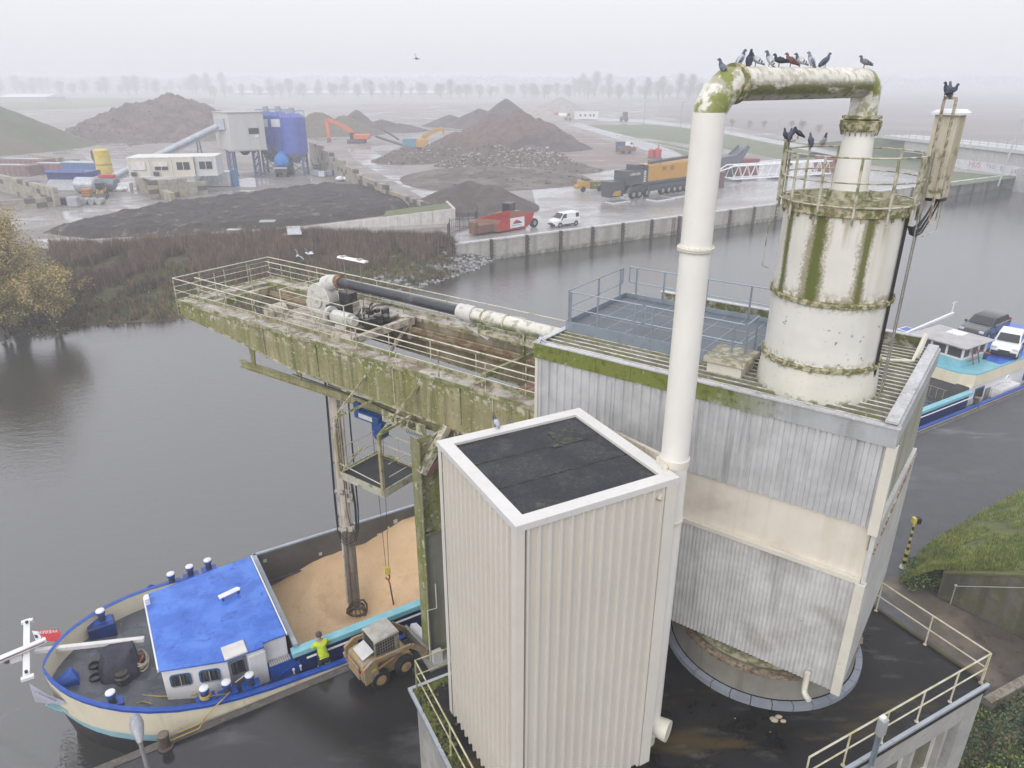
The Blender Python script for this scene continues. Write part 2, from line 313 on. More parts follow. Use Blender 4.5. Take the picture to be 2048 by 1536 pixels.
# upper shell: the moss runs down in three bands below the rail brackets
m3 = mat('white tank shell with moss bands', (.68, .66, .60), .45, 0, [('st', (.54, .50, .42), .5, 2.2, .5, .7), ('n', (.24, .21, .11), .85, 8, .40, .58, {'z': (2.28, 2.55)}), ('st', (.36, .32, .2), .7, 5, .5, .66, {'z': (3.9, 3.2)}), ('n', (.12, .10, .07), 1, 24, .73, .75)], var=.05, bump=.004, bs=4)
def addbands(m, cx, cy, angs):
    nt = m.node_tree; N = nt.nodes; L = nt.links; p = N['Principled BSDF']; src = p.inputs['Base Color'].links[0].from_socket
    tc = N.new('ShaderNodeTexCoord'); sp = N.new('ShaderNodeSeparateXYZ'); L.new(tc.outputs['Object'], sp.inputs[0])
    def mth(op, a, b=0):
        k = N.new('ShaderNodeMath'); k.operation = op
        for i, x in enumerate((a, b)):
            if isinstance(x, (int, float)): k.inputs[i].default_value = x
            else: L.new(x, k.inputs[i])
        return k.outputs[0]
    ang = mth('ARCTAN2', sp.outputs[1], sp.outputs[0])
    mp = N.new('ShaderNodeMapping'); mp.inputs['Scale'].default_value = (1, 1, .35); L.new(tc.outputs['Object'], mp.inputs[0])
    nz = N.new('ShaderNodeTexNoise'); nz.inputs['Scale'].default_value = 2.6; nz.inputs['Detail'].default_value = 8; nz.inputs['Roughness'].default_value = .72; L.new(mp.outputs[0], nz.inputs[0])
    nf = N.new('ShaderNodeTexNoise'); nf.inputs['Scale'].default_value = 22; L.new(tc.outputs['Object'], nf.inputs[0])
    c = src
    for a, w, colr, amt in angs:
        d = mth('ABSOLUTE', mth('SUBTRACT', ang, a)); d = mth('ADD', d, mth('MULTIPLY', mth('SUBTRACT', nz.outputs[0], .5), w * 1.7)); d = mth('ADD', d, mth('MULTIPLY', mth('SUBTRACT', nf.outputs[0], .5), w * .9))
        mr = N.new('ShaderNodeMapRange'); mr.interpolation_type = 'SMOOTHSTEP'; mr.inputs[1].default_value = w; mr.inputs[2].default_value = w * .45; mr.inputs[3].default_value = 0; mr.inputs[4].default_value = amt; L.new(d, mr.inputs[0])
        mx = N.new('ShaderNodeMix'); mx.data_type = 'RGBA'; L.new(mr.outputs[0], mx.inputs[0]); L.new(c, mx.inputs[6]); mx.inputs[7].default_value = (*colr, 1); c = mx.outputs[2]
    # white lichen specks
    L.new(c, p.inputs['Base Color'])
fa = math.atan2(-sy, -sx)
def tang(px, y=560):       # angle on the tank whose front point shows at photo column px
    best = min((abs(FPX * (q.dot(V((1, 0, 0)))) / (q.dot(V((0, math.cos(PITCH), -math.sin(PITCH))))) + 1024 - px), a) for a in [fa + R(t * .5) for t in range(-150, 151)] for q in [V((sx + Rt * math.cos(a), sy + Rt * math.sin(a), up(px, y, (sx - 1, sy - 1)) - CAMZ))])
    return best[1]
A1, A2, A3 = tang(1574, 500), tang(1632, 500), tang(1732, 500)
addbands(m3, sx, sy, [(A1, .13, (.17, .15, .07), .8), (A1, .07, MOSS, .9), (A2, .23, (.21, .18, .09), .8), (A2 + .02, .12, MOSS, .95), (A3, .15, (.22, .19, .10), .8), (A3 + .01, .075, MOSS, .85)])
b = MB(); b.lathe((sx, sy), [(Rt, 17.2), (Rt, 18.95)], seg); b.build('upper_shell', m3, tk)
for z, e in ((15.66, .07), (17.1, .06)):
    b = MB(); b.lathe((sx, sy), [(Rt - .02, z), (Rt + e, z), (Rt + e, z + .035), (Rt + e - .02, z + .04), (Rt + e, z + .045), (Rt + e, z + .08), (Rt - .02, z + .1)], seg)
    for k in range(48): a = k * math.pi / 24; b.tube([(sx + (Rt + e - .03) * math.cos(a), sy + (Rt + e - .03) * math.sin(a), z - .02), (sx + (Rt + e - .03) * math.cos(a), sy + (Rt + e - .03) * math.sin(a), z + .11)], .016, 5)
    b.build('bolted_flange', rimm, tk)
ZT = 19.14
b = MB(); b.lathe((sx, sy), [(Rt, 18.93), (Rt + .06, 18.95), (Rt + .07, ZT), (Rt + .02, ZT + .02), (Rt - .02, ZT - .02), (0, ZT + .02)], seg); b.build('lid', rimm, tk)
b = MB()
for k in range(24):
    a = k * math.pi / 12 + .1; c_, s_ = math.cos(a), math.sin(a)
    b = MB(); b.box(sx + (Rt + .025) * c_ - .02, sy + (Rt + .025) * s_ - .02, 18.86, sx + (Rt + .025) * c_ + .02, sy + (Rt + .025) * s_ + .02, 18.96); b.build('lug', rimm, tk)
for k in range(10):
    a0, a1 = k * math.pi / 5, (k + 1) * math.pi / 5
    b = MB(); b.poly((sx + .98 * math.cos(a0), sy + .98 * math.sin(a0), ZT), (sx + .98 * math.cos(a1), sy + .98 * math.sin(a1), ZT), (sx + 1.0 * math.cos(a1), sy + 1.0 * math.sin(a1), ZT + .09), (sx + 1.0 * math.cos(a0), sy + 1.0 * math.sin(a0), ZT + .09))
    b.m = 0; b.build('splash_rim', mat('pale mossy rim', (.42, .40, .30), .8, 0, [('n', MOSS, .6, 7, .45, .6)]), tk)
# ring rails
railm = mat('cream mossy rail', (.50, .47, .37), .55, 0, [('n', MOSS, .75, 5, .46, .6), ('n', RUST, .6, 14, .6, .7)], bump=.004)
Rr = Rt + .13
def arc(r, z, a0, a1, n=40): return [(sx + r * math.cos(a0 + (a1 - a0) * k / n), sy + r * math.sin(a0 + (a1 - a0) * k / n), z) for k in range(n + 1)]
b = MB()
ar = fa + R(92); al = fa - R(72)
for z, r_ in ((ZT + .95, .02), (ZT + .48, .016), (ZT + .02, .018)): b.tube(arc(Rr, z, ar, ar - 2 * math.pi + R(18)), r_, 6)
b.build('ring_rail', railm, tk)
for k in range(13):
    a = ar - k * R(342) / 12
    b = MB(); b.tube([(sx + Rr * math.cos(a), sy + Rr * math.sin(a), ZT - .35), (sx + Rr * math.cos(a), sy + Rr * math.sin(a), ZT + .95)], .026, 6); b.build('post', railm, tk)
# gate of doubled posts at the far-left of the rail
ga = fa - R(86)
for da, rr in ((0, 0), (.07, 0), (.14, .0), (.24, .0)):
    b = MB(); a = ga - da; b.box(sx + (Rr + .02) * math.cos(a) - .03, sy + (Rr + .02) * math.sin(a) - .03, ZT - .1, sx + (Rr + .02) * math.cos(a) + .03, sy + (Rr + .02) * math.sin(a) + .03, ZT + 1.12); b.build('gate_post', railm, tk)
b = MB()
for z in (ZT + 1.1, ZT + .6): b.tube(arc(Rr + .02, z, ga + .02, ga - .5, 8), .03, 6)
b.build('gate_rail', railm, tk)
# ladder on the right flank with cable bundle
la = fa + R(80); tdir = V((-math.sin(la), math.cos(la), 0))
lb = V((sx + (Rt + .18) * math.cos(la), sy + (Rt + .18) * math.sin(la), 0))
ld = MB()
for s_ in (-.2, .2): ld.tube([lb + tdir * s_ + V((0, 0, 15.0)), lb + tdir * s_ + V((0, 0, ZT + 1.0))], .014, 6)
for k in range(14): ld.tube([lb - tdir * .2 + V((0, 0, 15.2 + k * .29)), lb + tdir * .2 + V((0, 0, 15.2 + k * .29))], .012, 5)
ld.build('ladder', mat('grey ladder steel', (.24, .23, .20), .6, .2), tk)
b = MB(); la2 = fa + R(66)
for k in range(4):
    a = la2 + k * .03; b.tube([(sx + (Rt + .03) * math.cos(a), sy + (Rt + .03) * math.sin(a), 15.0), (sx + (Rt + .03) * math.cos(a), sy + (Rt + .03) * math.sin(a), 18.9)], .014, 5)
b.build('cable', mat('black cable', (.018, .018, .02), .5), tk)
# hinged loop bracket on the left flank
a = fa - R(84); c_, s_ = math.cos(a), math.sin(a); bx, by = sx + (Rt + .04) * c_, sy + (Rt + .04) * s_
b = MB(); b.tube([(bx, by, 18.75), (bx + .22 * c_, by + .22 * s_, 18.7), (bx + .25 * c_, by + .25 * s_, 17.6), (bx + .1 * c_, by + .1 * s_, 17.55)], .014, 6); b.build('loop_bracket', railm, tk)
# ---------------------------------------------------------------- tall steel cabinet hung outside the ring rail
ca = fa + R(98); cx, cy = sx + (Rr + .24) * math.cos(ca), sy + (Rr + .24) * math.sin(ca)
cbm = mat('stained cream cabinet', (.56, .52, .42), .55, 0, [('st', (.34, .28, .16), .8, 4, .42, .66), ('n', MOSS, .8, 5, .52, .64, {'z': (.8, 1.5)})], bump=.004)
cb = thing('ventilation_cabinet', 'tall narrow cream cabinet with white cap hung beside the tank rail', 'cabinet', (cx, cy, 19.0))
CF = Fr((cx, cy), 50)
b = MB(CF); b.box(-.21, -.21, 19.25, .21, .21, 20.83); b.box(-.16, -.225, 19.3, -.02, -.21, 20.1); b.build('body', cbm, cb, bev=.012)
b = MB(CF); b.prism([(-.27, -.27), (.27, -.27), (.27, .27), (-.27, .27)], 20.83, 20.87); b.prism([(-.27, -.27), (.27, -.27), (.27, .27), (-.27, .27)], 20.87, 20.93, [(-.2, -.2), (.2, -.2), (.2, .2), (-.2, .2)]); b.build('cap', mat('white cap', (.74, .75, .77), .4), cb)
b = MB(CF); b.box(-.12, -.2, 19.18, .2, .1, 19.25); b.build('cable_gland', MC['black cable'], cb)
b = MB()
for k in range(7):
    o = V((cx, cy, 19.22)) + CF.x * (-.1 + .045 * k) + CF.y * (-.1 + .02 * (k % 3)); e = V((sx + (Rt + .08) * math.cos(la2 + k * .03), sy + (Rt + .08) * math.sin(la2 + k * .03), 18.75 - .03 * k))
    pts = [o]
    for t in (.25, .5, .75, 1): q = o.lerp(e, t); q.z -= math.sin(t * math.pi) * (.22 + .02 * k); pts.append(q)
    b.tube(pts, .017, 6)
b.build('cable_loop', MC['black cable'], cb)
b = MB(CF); b.tube([(.27, -.1, 20.1), (.33, -.1, 20.0), (.33, -.1, 18.55), (-.35, -.1, 18.5)], .018, 6); b.tube([(.15, -.1, 19.2), (.15, -.1, 18.75), (-.25, -.1, 18.7)], .014, 6); b.build('bracket', railm, cb)
# two tall posts joined by a bar, perch of three pigeons
pa_, pb_ = fa + R(86), fa + R(78)
PA = V((sx + (Rr + .03) * math.cos(pa_), sy + (Rr + .03) * math.sin(pa_), 0)); PB = V((sx + (Rr + .24) * math.cos(pb_), sy + (Rr + .24) * math.sin(pb_), 0))
gp = thing('hand_post_frame', 'rusty twin posts joined by a short bar above the tank rail', 'post frame', (PA.x, PA.y, 18.9))
b = MB(); b.bar(PA + V((0, 0, 18.85)), PA + V((0, 0, 21.12)), .04); b.bar(PB + V((0, 0, 18.85)), PB + V((0, 0, 21.12)), .04); b.build('post', mat('rusty cream post', (.40, .36, .27), .7, 0, [('n', (.14, .08, .04), .8, 8, .45, .6)]), gp)
b = MB(); b.bar(PA + V((0, 0, 21.14)), PB + V((0, 0, 21.14)), .045); b.build('bar', MC['rusty cream post'], gp)
# ================================================================ duct
duct_m = mat('white duct paint', (.76, .74, .69), .38, 0, [('st', (.60, .57, .50), .4, 1.8, .5, .7), ('n', (.3, .26, .2), .7, 20, .72, .75)], var=.03, bump=.003, bs=5)
dx, dy = 3.28, 12.78; Rd = .275; ZH = 21.40
dk = thing('exhaust_duct', 'wide white exhaust duct rising beside the cream tower and bending over to the tank', 'duct', (dx, dy, 6.6))
b = MB(); b.lathe((dx, dy), [(Rd, 7.3), (Rd, 14.3)], 40); b.build('lower_pipe', duct_m, dk)
b = MB(); b.lathe((dx, dy), [(Rd, 14.48), (Rd, 20.97)], 40); b.build('upper_pipe', duct_m, dk)
hd = (V((sx, sy, 0)) - V((dx, dy, 0))); hl = hd.length; hd.normalize(); hn = V((-hd.y, hd.x, 0))
elm = mat('elbow paint with moss', (.66, .64, .58), .45, 0, [('n', (.2, .18, .08), .7, 4, .5, .62), ('n', MOSS2, .95, 2.2, .5, .58), ('n', (.38, .34, .25), .5, 10, .5, .7)], var=.04, bump=.006)
B0_ = V((dx, dy, 0)); e0 = V((dx, dy, 20.97))
def ell(b, pts, r, n=36): # mitred elbow
    b.tube(pts, r, n)
b = MB(); mid = V((dx, dy, 0)) + hd * .17 + V((0, 0, 21.23)); ell(b, [e0, e0 + V((0, 0, .02)), mid, V((dx, dy, ZH)) + hd * .42, V((dx, dy, ZH)) + hd * .5], [Rd, Rd, Rd * 1.06, Rd, Rd]); b.build('elbow', elm, dk, smooth=14)
runm = mat('mossy duct run', (.66, .64, .58), .5, 0, [('n', (.40, .36, .26), .8, 7, .45, .62, {'map': (1, 1, 1.0)}), ('n', (.10, .11, .022), .95, 5, .34, .5, {'z': (14.74, 14.90), 'map': (.35, .35, 1.6)}), ('n', (.17, .19, .05), .8, 12, .5, .62, {'z': (14.74, 14.92), 'map': (.5, .5, 1.6)}), ('n', (.60, .58, .51), .85, 9, .35, .5, {'z': (14.56, 14.66)})], bump=.012, bs=30)
b = MB(); b.tube([V((dx, dy, ZH)) + hd * .56, V((sx, sy, ZH)) - hd * .22], Rd * .99, 40); b.build('cross_run', runm, dk)
b = MB(); b.tube([V((dx, dy, ZH)) + hd * .48, V((dx, dy, ZH)) + hd * .58], Rd + .05, 40); b.build('flange', rimm, dk)
e1 = V((sx, sy, ZH)); b = MB(); ell(b, [e1 - hd * .24, e1 - hd * .20, e1 - hd * .02 - V((0, 0, .10)), V((sx, sy, ZH - .32)), V((sx, sy, 20.72))], [Rd, Rd, Rd * 1.05, Rd * .98, Rd * .96]); b.build('elbow', elm, dk, smooth=14)
b = MB(); b.lathe((sx, sy), [(Rd, 20.5), (Rd + .10, 20.52), (Rd + .12, 20.6), (Rd + .12, 20.7), (Rd + .02, 20.72), (Rd + .1, 20.74), (Rd + .1, 20.79), (Rd, 20.8)], 36)
for k in range(20): a = k * math.pi / 10; b.bar((sx + (Rd + .06) * math.cos(a), sy + (Rd + .06) * math.sin(a), 20.42), (sx + (Rd + .12) * math.cos(a), sy + (Rd + .12) * math.sin(a), 20.62), .02)
b.build('collar', rimm, dk)
b = MB(); b.lathe((sx, sy), [(.36, 19.30), (.29, 20.5)], 36); b.build('neck_pipe', duct_m, dk)
b = MB(); b.lathe((sx, sy), [(.48, 19.15), (.48, 19.19), (.40, 19.20), (.385, 19.32), (.35, 19.35)], 36)
for k in range(12): a = k * math.pi / 6; b.tube([(sx + .44 * math.cos(a), sy + .44 * math.sin(a), 19.15), (sx + .44 * math.cos(a), sy + .44 * math.sin(a), 19.3)], .018, 6)
b.build('base_collar', creammoss, dk)
for z in (18.66,):
    b = MB(); b.lathe((dx, dy), [(Rd, z), (Rd + .055, z + .01), (Rd + .055, z + .03), (Rd + .03, z + .035), (Rd + .055, z + .04), (Rd + .055, z + .065), (Rd, z + .075)], 40)
    for k in range(20): a = k * math.pi / 10; b.tube([(dx + (Rd + .03) * math.cos(a), dy + (Rd + .03) * math.sin(a), z - .02), (dx + (Rd + .03) * math.cos(a), dy + (Rd + .03) * math.sin(a), z + .09)], .012, 5)
    b.build('flange', cream, dk)
b = MB(); b.lathe((dx, dy), [(Rd, 14.3), (Rd + .03, 14.31), (Rd + .03, 14.47), (Rd, 14.48)], 40); b.box(dx - .36, dy - .05, 14.33, dx - .27, dy + .05, 14.45); b.build('clamp', cream, dk)
b = MB(); b.lathe((dx, dy), [(Rd, 12.95), (Rd + .02, 12.96), (Rd + .02, 13.05), (Rd, 13.06)], 40); b.build('clamp', cream, dk)
b = MB(); tw = V((3.0, 12.6, 0)); b.bar(V((dx - .24, dy + .1, 14.38)), H((6.3, -.02, up(1236, 866, H((6.3, 0))))), .11, .16); b.build('strut', mat('cream bracket', (.58, .52, .42), .6, 0, [('n', RUST, .5, 5, .55, .7), ('n', MOSS, .5, 7, .6, .7)]), dk)
b = MB(); b.tube([V((dx - .2, dy - .2, 14.38)), V((dx - .42, dy - .75, 13.92))], .06, 8); b.build('strut', MC['cream bracket'], dk)
b = MB(); b.lathe((dx, dy), [(.34, 7.05), (.34, 7.12), (Rd, 7.14), (Rd, 7.32)], 36); b.tube([(dx + .1, dy - .1, 7.25), (dx + .36, dy - .22, 7.2), (dx + .44, dy - .27, 7.2)], [.22, .26, .26], 20); b.lathe((dx, dy), [(.20, 6.55), (.21, 7.0), (.26, 7.05)], 32); b.build('valve_body', cream, dk)
# ================================================================ cream tower
twm = mat('cream ribbed cladding', (.62, .585, .525), .42, .0, [('st', (.58, .54, .48), .3, 1.6, .5, .7), ('n', (.2, .17, .13), .5, 30, .74, .76)], var=.03, vs=.4, bump=.003, bs=3)
tz = 14.33; tb = 1.8; S_ = 3.46
tw = thing('cream_tower', 'cream ribbed square tower with black flat roof in front of the machine house', 'tower', T((S_ / 2, S_ / 2, tb)))
b = MB(T); b.corr((0, 0), (S_ - .22, 0), tb, tz - .1, .235, .065, (0, -1), 'r'); b.corr((0, S_), (0, .0), tb, tz - .1, .235, .06, (-1, 0), 'r'); b.corr((S_, 0), (S_, S_), tb, tz - .1, .235, .035, (1, 0), 'r'); b.corr((S_, S_), (0, S_), tb, tz - .1, .235, .035, (0, 1), 'r'); b.build('cladding', twm, tw)
b = MB(T); b.box(-.075, -.08, tb, .10, -.067, tz - .09); b.box(-.075, -.067, tb, -.062, .1, tz - .09); b.box(S_ - .22, -.08, tb, S_ + .05, -.012, tz - .09); b.box(-.075, S_ - .12, tb, -.063, S_ + .04, tz - .09); b.box(S_ + .036, -.012, tb, S_ + .05, .2, tz - .09); b.build('corner_trim', mat('cream trim', (.64, .605, .545), .4, 0, var=.03), tw)
b = MB(T); b.box(S_ - .245, -.042, tb, S_ - .222, -.015, tz - .1); b.build('joint', dark, tw)
wt = mat('white parapet cap', (.62, .605, .58), .35, 0, [('n', (.5, .47, .42), .35, 7, .55, .7)], var=.03)
b = MB(T); e = .085; k = .20
b.box(-e, -e, tz - .13, S_ + e, k, tz); b.box(-e, S_ - k, tz - .13, S_ + e, S_ + e, tz); b.box(-e, k, tz - .13, k, S_ - k, tz); b.box(S_ - k, k, tz - .13, S_ + e, S_ - k, tz); b.build('parapet', wt, tw)
rf = mat('black roofing felt', (.024, .026, .031), .6, 0, [('n', (.012, .013, .016), .9, 1.2, .45, .6, {'r': .18}), ('n', (.07, .075, .045), .6, 5, .58, .7), ('v', (.4, .4, .38), .9, 2.2, .025, .035), ('n', (.05, .055, .062), .5, 14, .5, .65)], bump=.01, bs=25, spec=.25)
b = MB(T); b.box(k, k, tz - .12, S_ - k, S_ - k, tz - .06); b.build('roof_felt', rf, tw)
b = MB(T)
for x0, x1, y in ((k + .01, S_ - k - .01, 1.25), (k + .01, S_ - k - .01, 2.3)): b.box(x0, y, tz - .06, x1, y + .02, tz - .052)
b.box(2.25, 2.2, tz - .06, 2.9, 2.85, tz - .05); b.ball((2.15, 2.25, tz - .055), .12, 8, 5, (1.3, .8, .25)); b.build('felt_patch', mat('felt lap', (.016, .017, .02), .7, 0, [('n', (.09, .10, .05), .7, 9, .5, .62)]), tw)
# ================================================================ terrace building
ZD = 6.6
def TI(x, y, z): return T.inv(at(x, y, z))
cR = TI(1977, 1377, ZD); fr1 = TI(1690, 1533, ZD); bR = TI(1744, 1206, ZD); cL = TI(817, 1380, ZD); lL = TI(902, 1532, ZD)
xl, xr, yf, yb, ybR = (cL.x + lL.x) / 2, (cR.x + bR.x) / 2, (cR.y + fr1.y) / 2, cL.y, bR.y + 3.2
conc = mat('grey rendered concrete', (.30, .295, .28), .75, 0, [('st', (.26, .25, .22), .6, 1.6, .48, .7), ('n', (.50, .49, .47), .5, 1.2, .5, .7), ('n', (.12, .12, .07), .5, 6, .6, .75)], bump=.006)
deckm = mat('wet black roofing', (.017, .0165, .017), .55, 0, [('n', (.008, .008, .008), .9, .35, .42, .55, {'r': .16}), ('n', (.07, .05, .018), .8, .45, .52, .66, {'map': (.45, 1.6, 1)}), ('n', (.085, .08, .075), .65, 1.7, .56, .72, {'map': (.5, 1.5, 1)}), ('v', (.4, .38, .33), .8, 1.3, .02, .03)], bump=.008, bs=9, spec=.22)
tb_ = thing('terrace_building', 'low concrete building with wet black roof terrace round the machine house base', 'building', T(((xl + xr) / 2, (yf + yb) / 2, 1.8)))
b = MB(T); P_ = [(xl, yf), (xr, yf), (xr, ybR), (xl + 5.2, ybR), (xl + 5.2, yb), (xl, yb)]
b.prism(P_, ZD - .25, ZD); b.build('roof_deck', deckm, tb_, smooth=0)
b = MB(T); i = .12; wy = yf + .35
b.box(xl + i, wy, 1.8, xr - i, wy + .2, ZD - .25); b.box(xl + i, wy + .2, 1.8, xl + .32, yb - i, ZD - .25); b.box(xr - .32, wy + .2, 1.8, xr - i, ybR - i, ZD - .25); b.box(xl + .32, yb - .32, 1.8, xl + 5.2, yb - i, ZD - .25)
b.build('wall', conc, tb_)
b = MB(T); b.box(xr - .75, yf + .02, 1.8, xr - .05, wy, ZD - .25); b.box(xl + .05, yf + .02, ZD - .95, xr - .75, wy, ZD - .25)
for k in range(5): b.box(xr - 1.1 - k * 1.35 - .14, yf + .1, 1.8, xr - 1.1 - k * 1.35, wy, ZD - .95)
b.box(xl + .05, yf + .05, 3.2, xr - .75, wy, 3.9); b.build('frame', mat('pale concrete frame', (.34, .335, .32), .7, 0, [('st', (.28, .27, .24), .5, 2, .5, .7), ('n', (.16, .14, .09), .5, 5, .6, .72)], bump=.006), tb_)
louv = mat('white louvre', (.6, .58, .55), .5)
winm = mat('dim window glass', (.10, .085, .06), .25, 0, [('n', (.2, .17, .12), .6, 1.2, .4, .7)])
for k in range(5):
    x1 = xr - 1.26 - k * 1.35
    if k == 2:
        b = MB(T)
        for j in range(9): b.box(x1 - 1.12 + j * .13, yf + .14, 3.9, x1 - 1.12 + j * .13 + .07, wy - .02, 5.6)
        b.build('louvre', mat('white louvre', (.6, .58, .55), .5), tb_)
    else:
        b = MB(T); b.box(x1 - 1.19, wy - .03, 3.95, x1, wy, 5.6); w_ = b.build('window', winm, tb_)
        b = MB(T); b.box(x1 - 1.19, wy - .1, 3.9, x1, wy - .02, 3.97); b.box(x1 - 1.19, wy - .1, 5.55, x1, wy - .03, 5.65); b.box(x1 - .06, wy - .1, 3.97, x1, wy - .031, 5.55); b.build('frame', MC['white louvre'], w_)
b = MB(T); b.box(xl - .04, yf - .03, ZD - .05, xr + .04, yf + .06, ZD + .03); b.box(xl - .05, yf + .06, ZD - .06, xl + .04, yb + .05, ZD + .03); b.box(xl + .04, yb - .04, ZD - .06, xl + 5.2, yb + .05, ZD + .03)
b.build('edge_trim', mat('zinc edge trim', (.42, .45, .50), .45, .4, [('n', (.25, .25, .24), .5, 6, .5, .7)]), tb_)
b = MB(T); b.box(xr - .06, yf + .06, ZD - .05, xr + .04, ybR, ZD + .06); b.build('path_kerb', mat('dark mossy kerb', (.075, .06, .045), .9, 0, [('n', MOSS, .5, 2, .5, .65)], bump=.02), tb_)
b = MB(T); b.tube([(xl - .08, yf + .9, ZD - .2), (xl - .08, yf + .9, 1.85)], .05, 10); b.build('downpipe', mat('pale pipe', (.55, .55, .53), .5), tb_)
b = MB(T); random.seed(3)
for k in range(1100):
    t = rnd() ** .8
    if rnd() < .72: x, y = xl + .05 + abs(random.gauss(.1, .14)), yf + (yb - yf) * rnd()
    else: x, y = xl + rnd() * 2.6, yb - .06 - abs(random.gauss(.08, .12))
    s_ = ru(.018, .06); b.ball((x, y, ZD + s_ * .1), s_, 5, 4, (1, 1, ru(.4, .8)))
mo = b.build('moss', mat('moss cushion', (.10, .115, .025), .95, 0, [('n', (.04, .045, .015), .8, 9, .4, .6), ('n', (.22, .2, .06), .5, 14, .55, .65)], bump=.02), tb_); mo['kind'] = 'stuff'
# railings of the terrace: three separate runs
rl = mat('cream yellow handrail', (.60, .57, .46), .5, 0, [('n', (.42, .38, .16), .7, 2.4, .45, .6), ('n', (.3, .27, .2), .5, 9, .55, .7)], var=.05)
def fence_run(lab, pts, n, z0=ZD, h=1.03, cat='railing', nm='guard_railing', mt=rl, fr=T, grp=None, last=True, r=.024):
    m = sum((V((*p, 0)) for p in pts), V((0, 0, 0))) / len(pts); g = thing(nm, lab, cat, fr((m.x, m.y, z0)), 0, grp)
    b = MB(fr); b.tube([(*p, z0 + h) for p in pts], r, 8); b.build('top_rail', mt, g)
    b = MB(fr); b.tube([(*p, z0 + h * .52) for p in pts], r * .85, 6); b.build('mid_rail', mt, g)
    for (a, c), k in zip(zip(pts, pts[1:]), n):
        for j in range(k + (1 if last else 0)):
            q = V((*a, 0)).lerp(V((*c, 0)), j / max(1, k)); b = MB(fr); b.tube([(q.x, q.y, z0 - .02), (q.x, q.y, z0 + h)], r, 6); b.tube([(q.x, q.y, z0), (q.x, q.y, z0 + .02)], r * 2.2, 8); b.build('post', mt, g)
    return g
fx0 = TI(1625, 1520, ZD + 1.03).x
fence_run('cream handrail along the front edge of the black terrace, floodlight beside it', [(fx0, yf + .12), (xr - .1, yf + .12)], [5])
fence_run('cream handrail along the dirt path side of the black terrace', [(xr - .1, yf + .14), (xr - .1, ybR - .3)], [4])
yr_ = fence_run('yellowed handrail over the mossy terrace edge near the skid loader', [(xl + .15, yf + .1), (xl + .15, yb - .12), (xl + 4.9, yb - .12)], [3, 3], mt=mat('mossy yellow rail', (.55, .52, .36), .55, 0, [('n', (.30, .30, .10), .7, 3, .45, .6), ('n', MOSS, .5, 9, .55, .65)]))
# mesh panel on that rail end
b = MB(T); nx = 12
for k in range(nx): b.bar((xl + 1.9 + k * .12, yb - .10, ZD + .15), (xl + 2.5 + k * .12, yb - .10, ZD + .98), .012); b.bar((xl + 2.5 + k * .12, yb - .095, ZD + .15), (xl + 1.9 + k * .12, yb - .095, ZD + .98), .012)
b.build('mesh_panel', MC['mossy yellow rail'], yr_)
# floodlight post
fl = TI(1736, 1507, ZD); g = thing('flood_light', 'tall slim grey floodlight standing at the front terrace handrail', 'lamp', T((fl.x, yf - .06, ZD - .3)))
fz = up(1745, 1428, T((fl.x, yf - .06)))
b = MB(T); b.box(fl.x - .09, yf - .1, ZD - .3, fl.x - .05, yf - .05, fz - .2); b.box(fl.x + .05, yf - .1, ZD - .3, fl.x + .09, yf - .05, fz - .2); b.build('pole', gal, g)
b = MB(T); b.box(fl.x - .10, yf - .16, fz - .48, fl.x + .10, yf + .0, fz); b.build('housing', mat('grey lamp housing', (.36, .37, .38), .5, .2), g, bev=.01)
b = MB(T); b.box(fl.x - .08, yf - .10, fz, fl.x + .08, yf + .0, fz + .05); b.build('top_cap', mat('white plastic cap', (.74, .74, .72), .4), g)
# ---------------------------------------------------------------- round turntable base
C = V((7.17, 16.34, 0)); rb = thing('turntable_base', 'round mossy concrete drum with pale ledge carrying the machine house', 'base', (C.x, C.y, ZD))
b = MB(); b.lathe(C, [(2.5, ZD + .18), (2.5, 7.55)], 96); b.build('drum_wall', mat('damp drum concrete', (.22, .21, .185), .7, 0, [('st', (.31, .30, .27), .5, 1.3, .45, .7), ('n', (.10, .11, .03), .85, .55, .46, .66, {'x': (-.6, .9)}), ('st', (.13, .11, .08), .6, 2.6, .5, .72)], bump=.008, bs=12), rb)
b = MB()
for k in range(32):
    a0 = k * math.pi / 16 + .004; a1 = (k + 1) * math.pi / 16 - .004; A = []
    pts = []
    for j in range(4): a = a0 + (a1 - a0) * j / 3; pts.append((C.x + 2.70 * math.cos(a), C.y + 2.70 * math.sin(a)))
    for j in range(3, -1, -1): a = a0 + (a1 - a0) * j / 3; pts.append((C.x + 2.53 * math.cos(a), C.y + 2.53 * math.sin(a)))
    b.prism(pts, ZD - .02, ZD + .17)
b.build('ledge', mat('blue grey ledge slab', (.26, .285, .335), .55, .1, [('n', (.22, .23, .25), .5, 3, .5, .7)]), rb)
b = MB(); b.lathe(C, [(2.53, 7.46), (2.53, 7.56), (2.40, 7.6), (2.36, 7.45)], 96); b.build('rim', mat('brown rusty rim', (.20, .15, .10), .8, 0, [('n', (.34, .28, .2), .7, 6, .45, .6), ('n', (.05, .04, .03), .7, 10, .5, .6)], bump=.02), rb)
b = MB(); b.lathe(C, [(2.22, 7.5), (2.28, 7.55), (2.3, 7.72), (2.2, 7.74)], 96); b.lathe(C, [(1.7, 7.5), (1.75, 8.3)], 64); b.build('slewing_ring', creammoss, rb)
b = MB(); b.lathe(C, [(2.3, 7.48), (0, 7.48)], 64); b.build('floor', dark, rb)
b = MB(); random.seed(5)
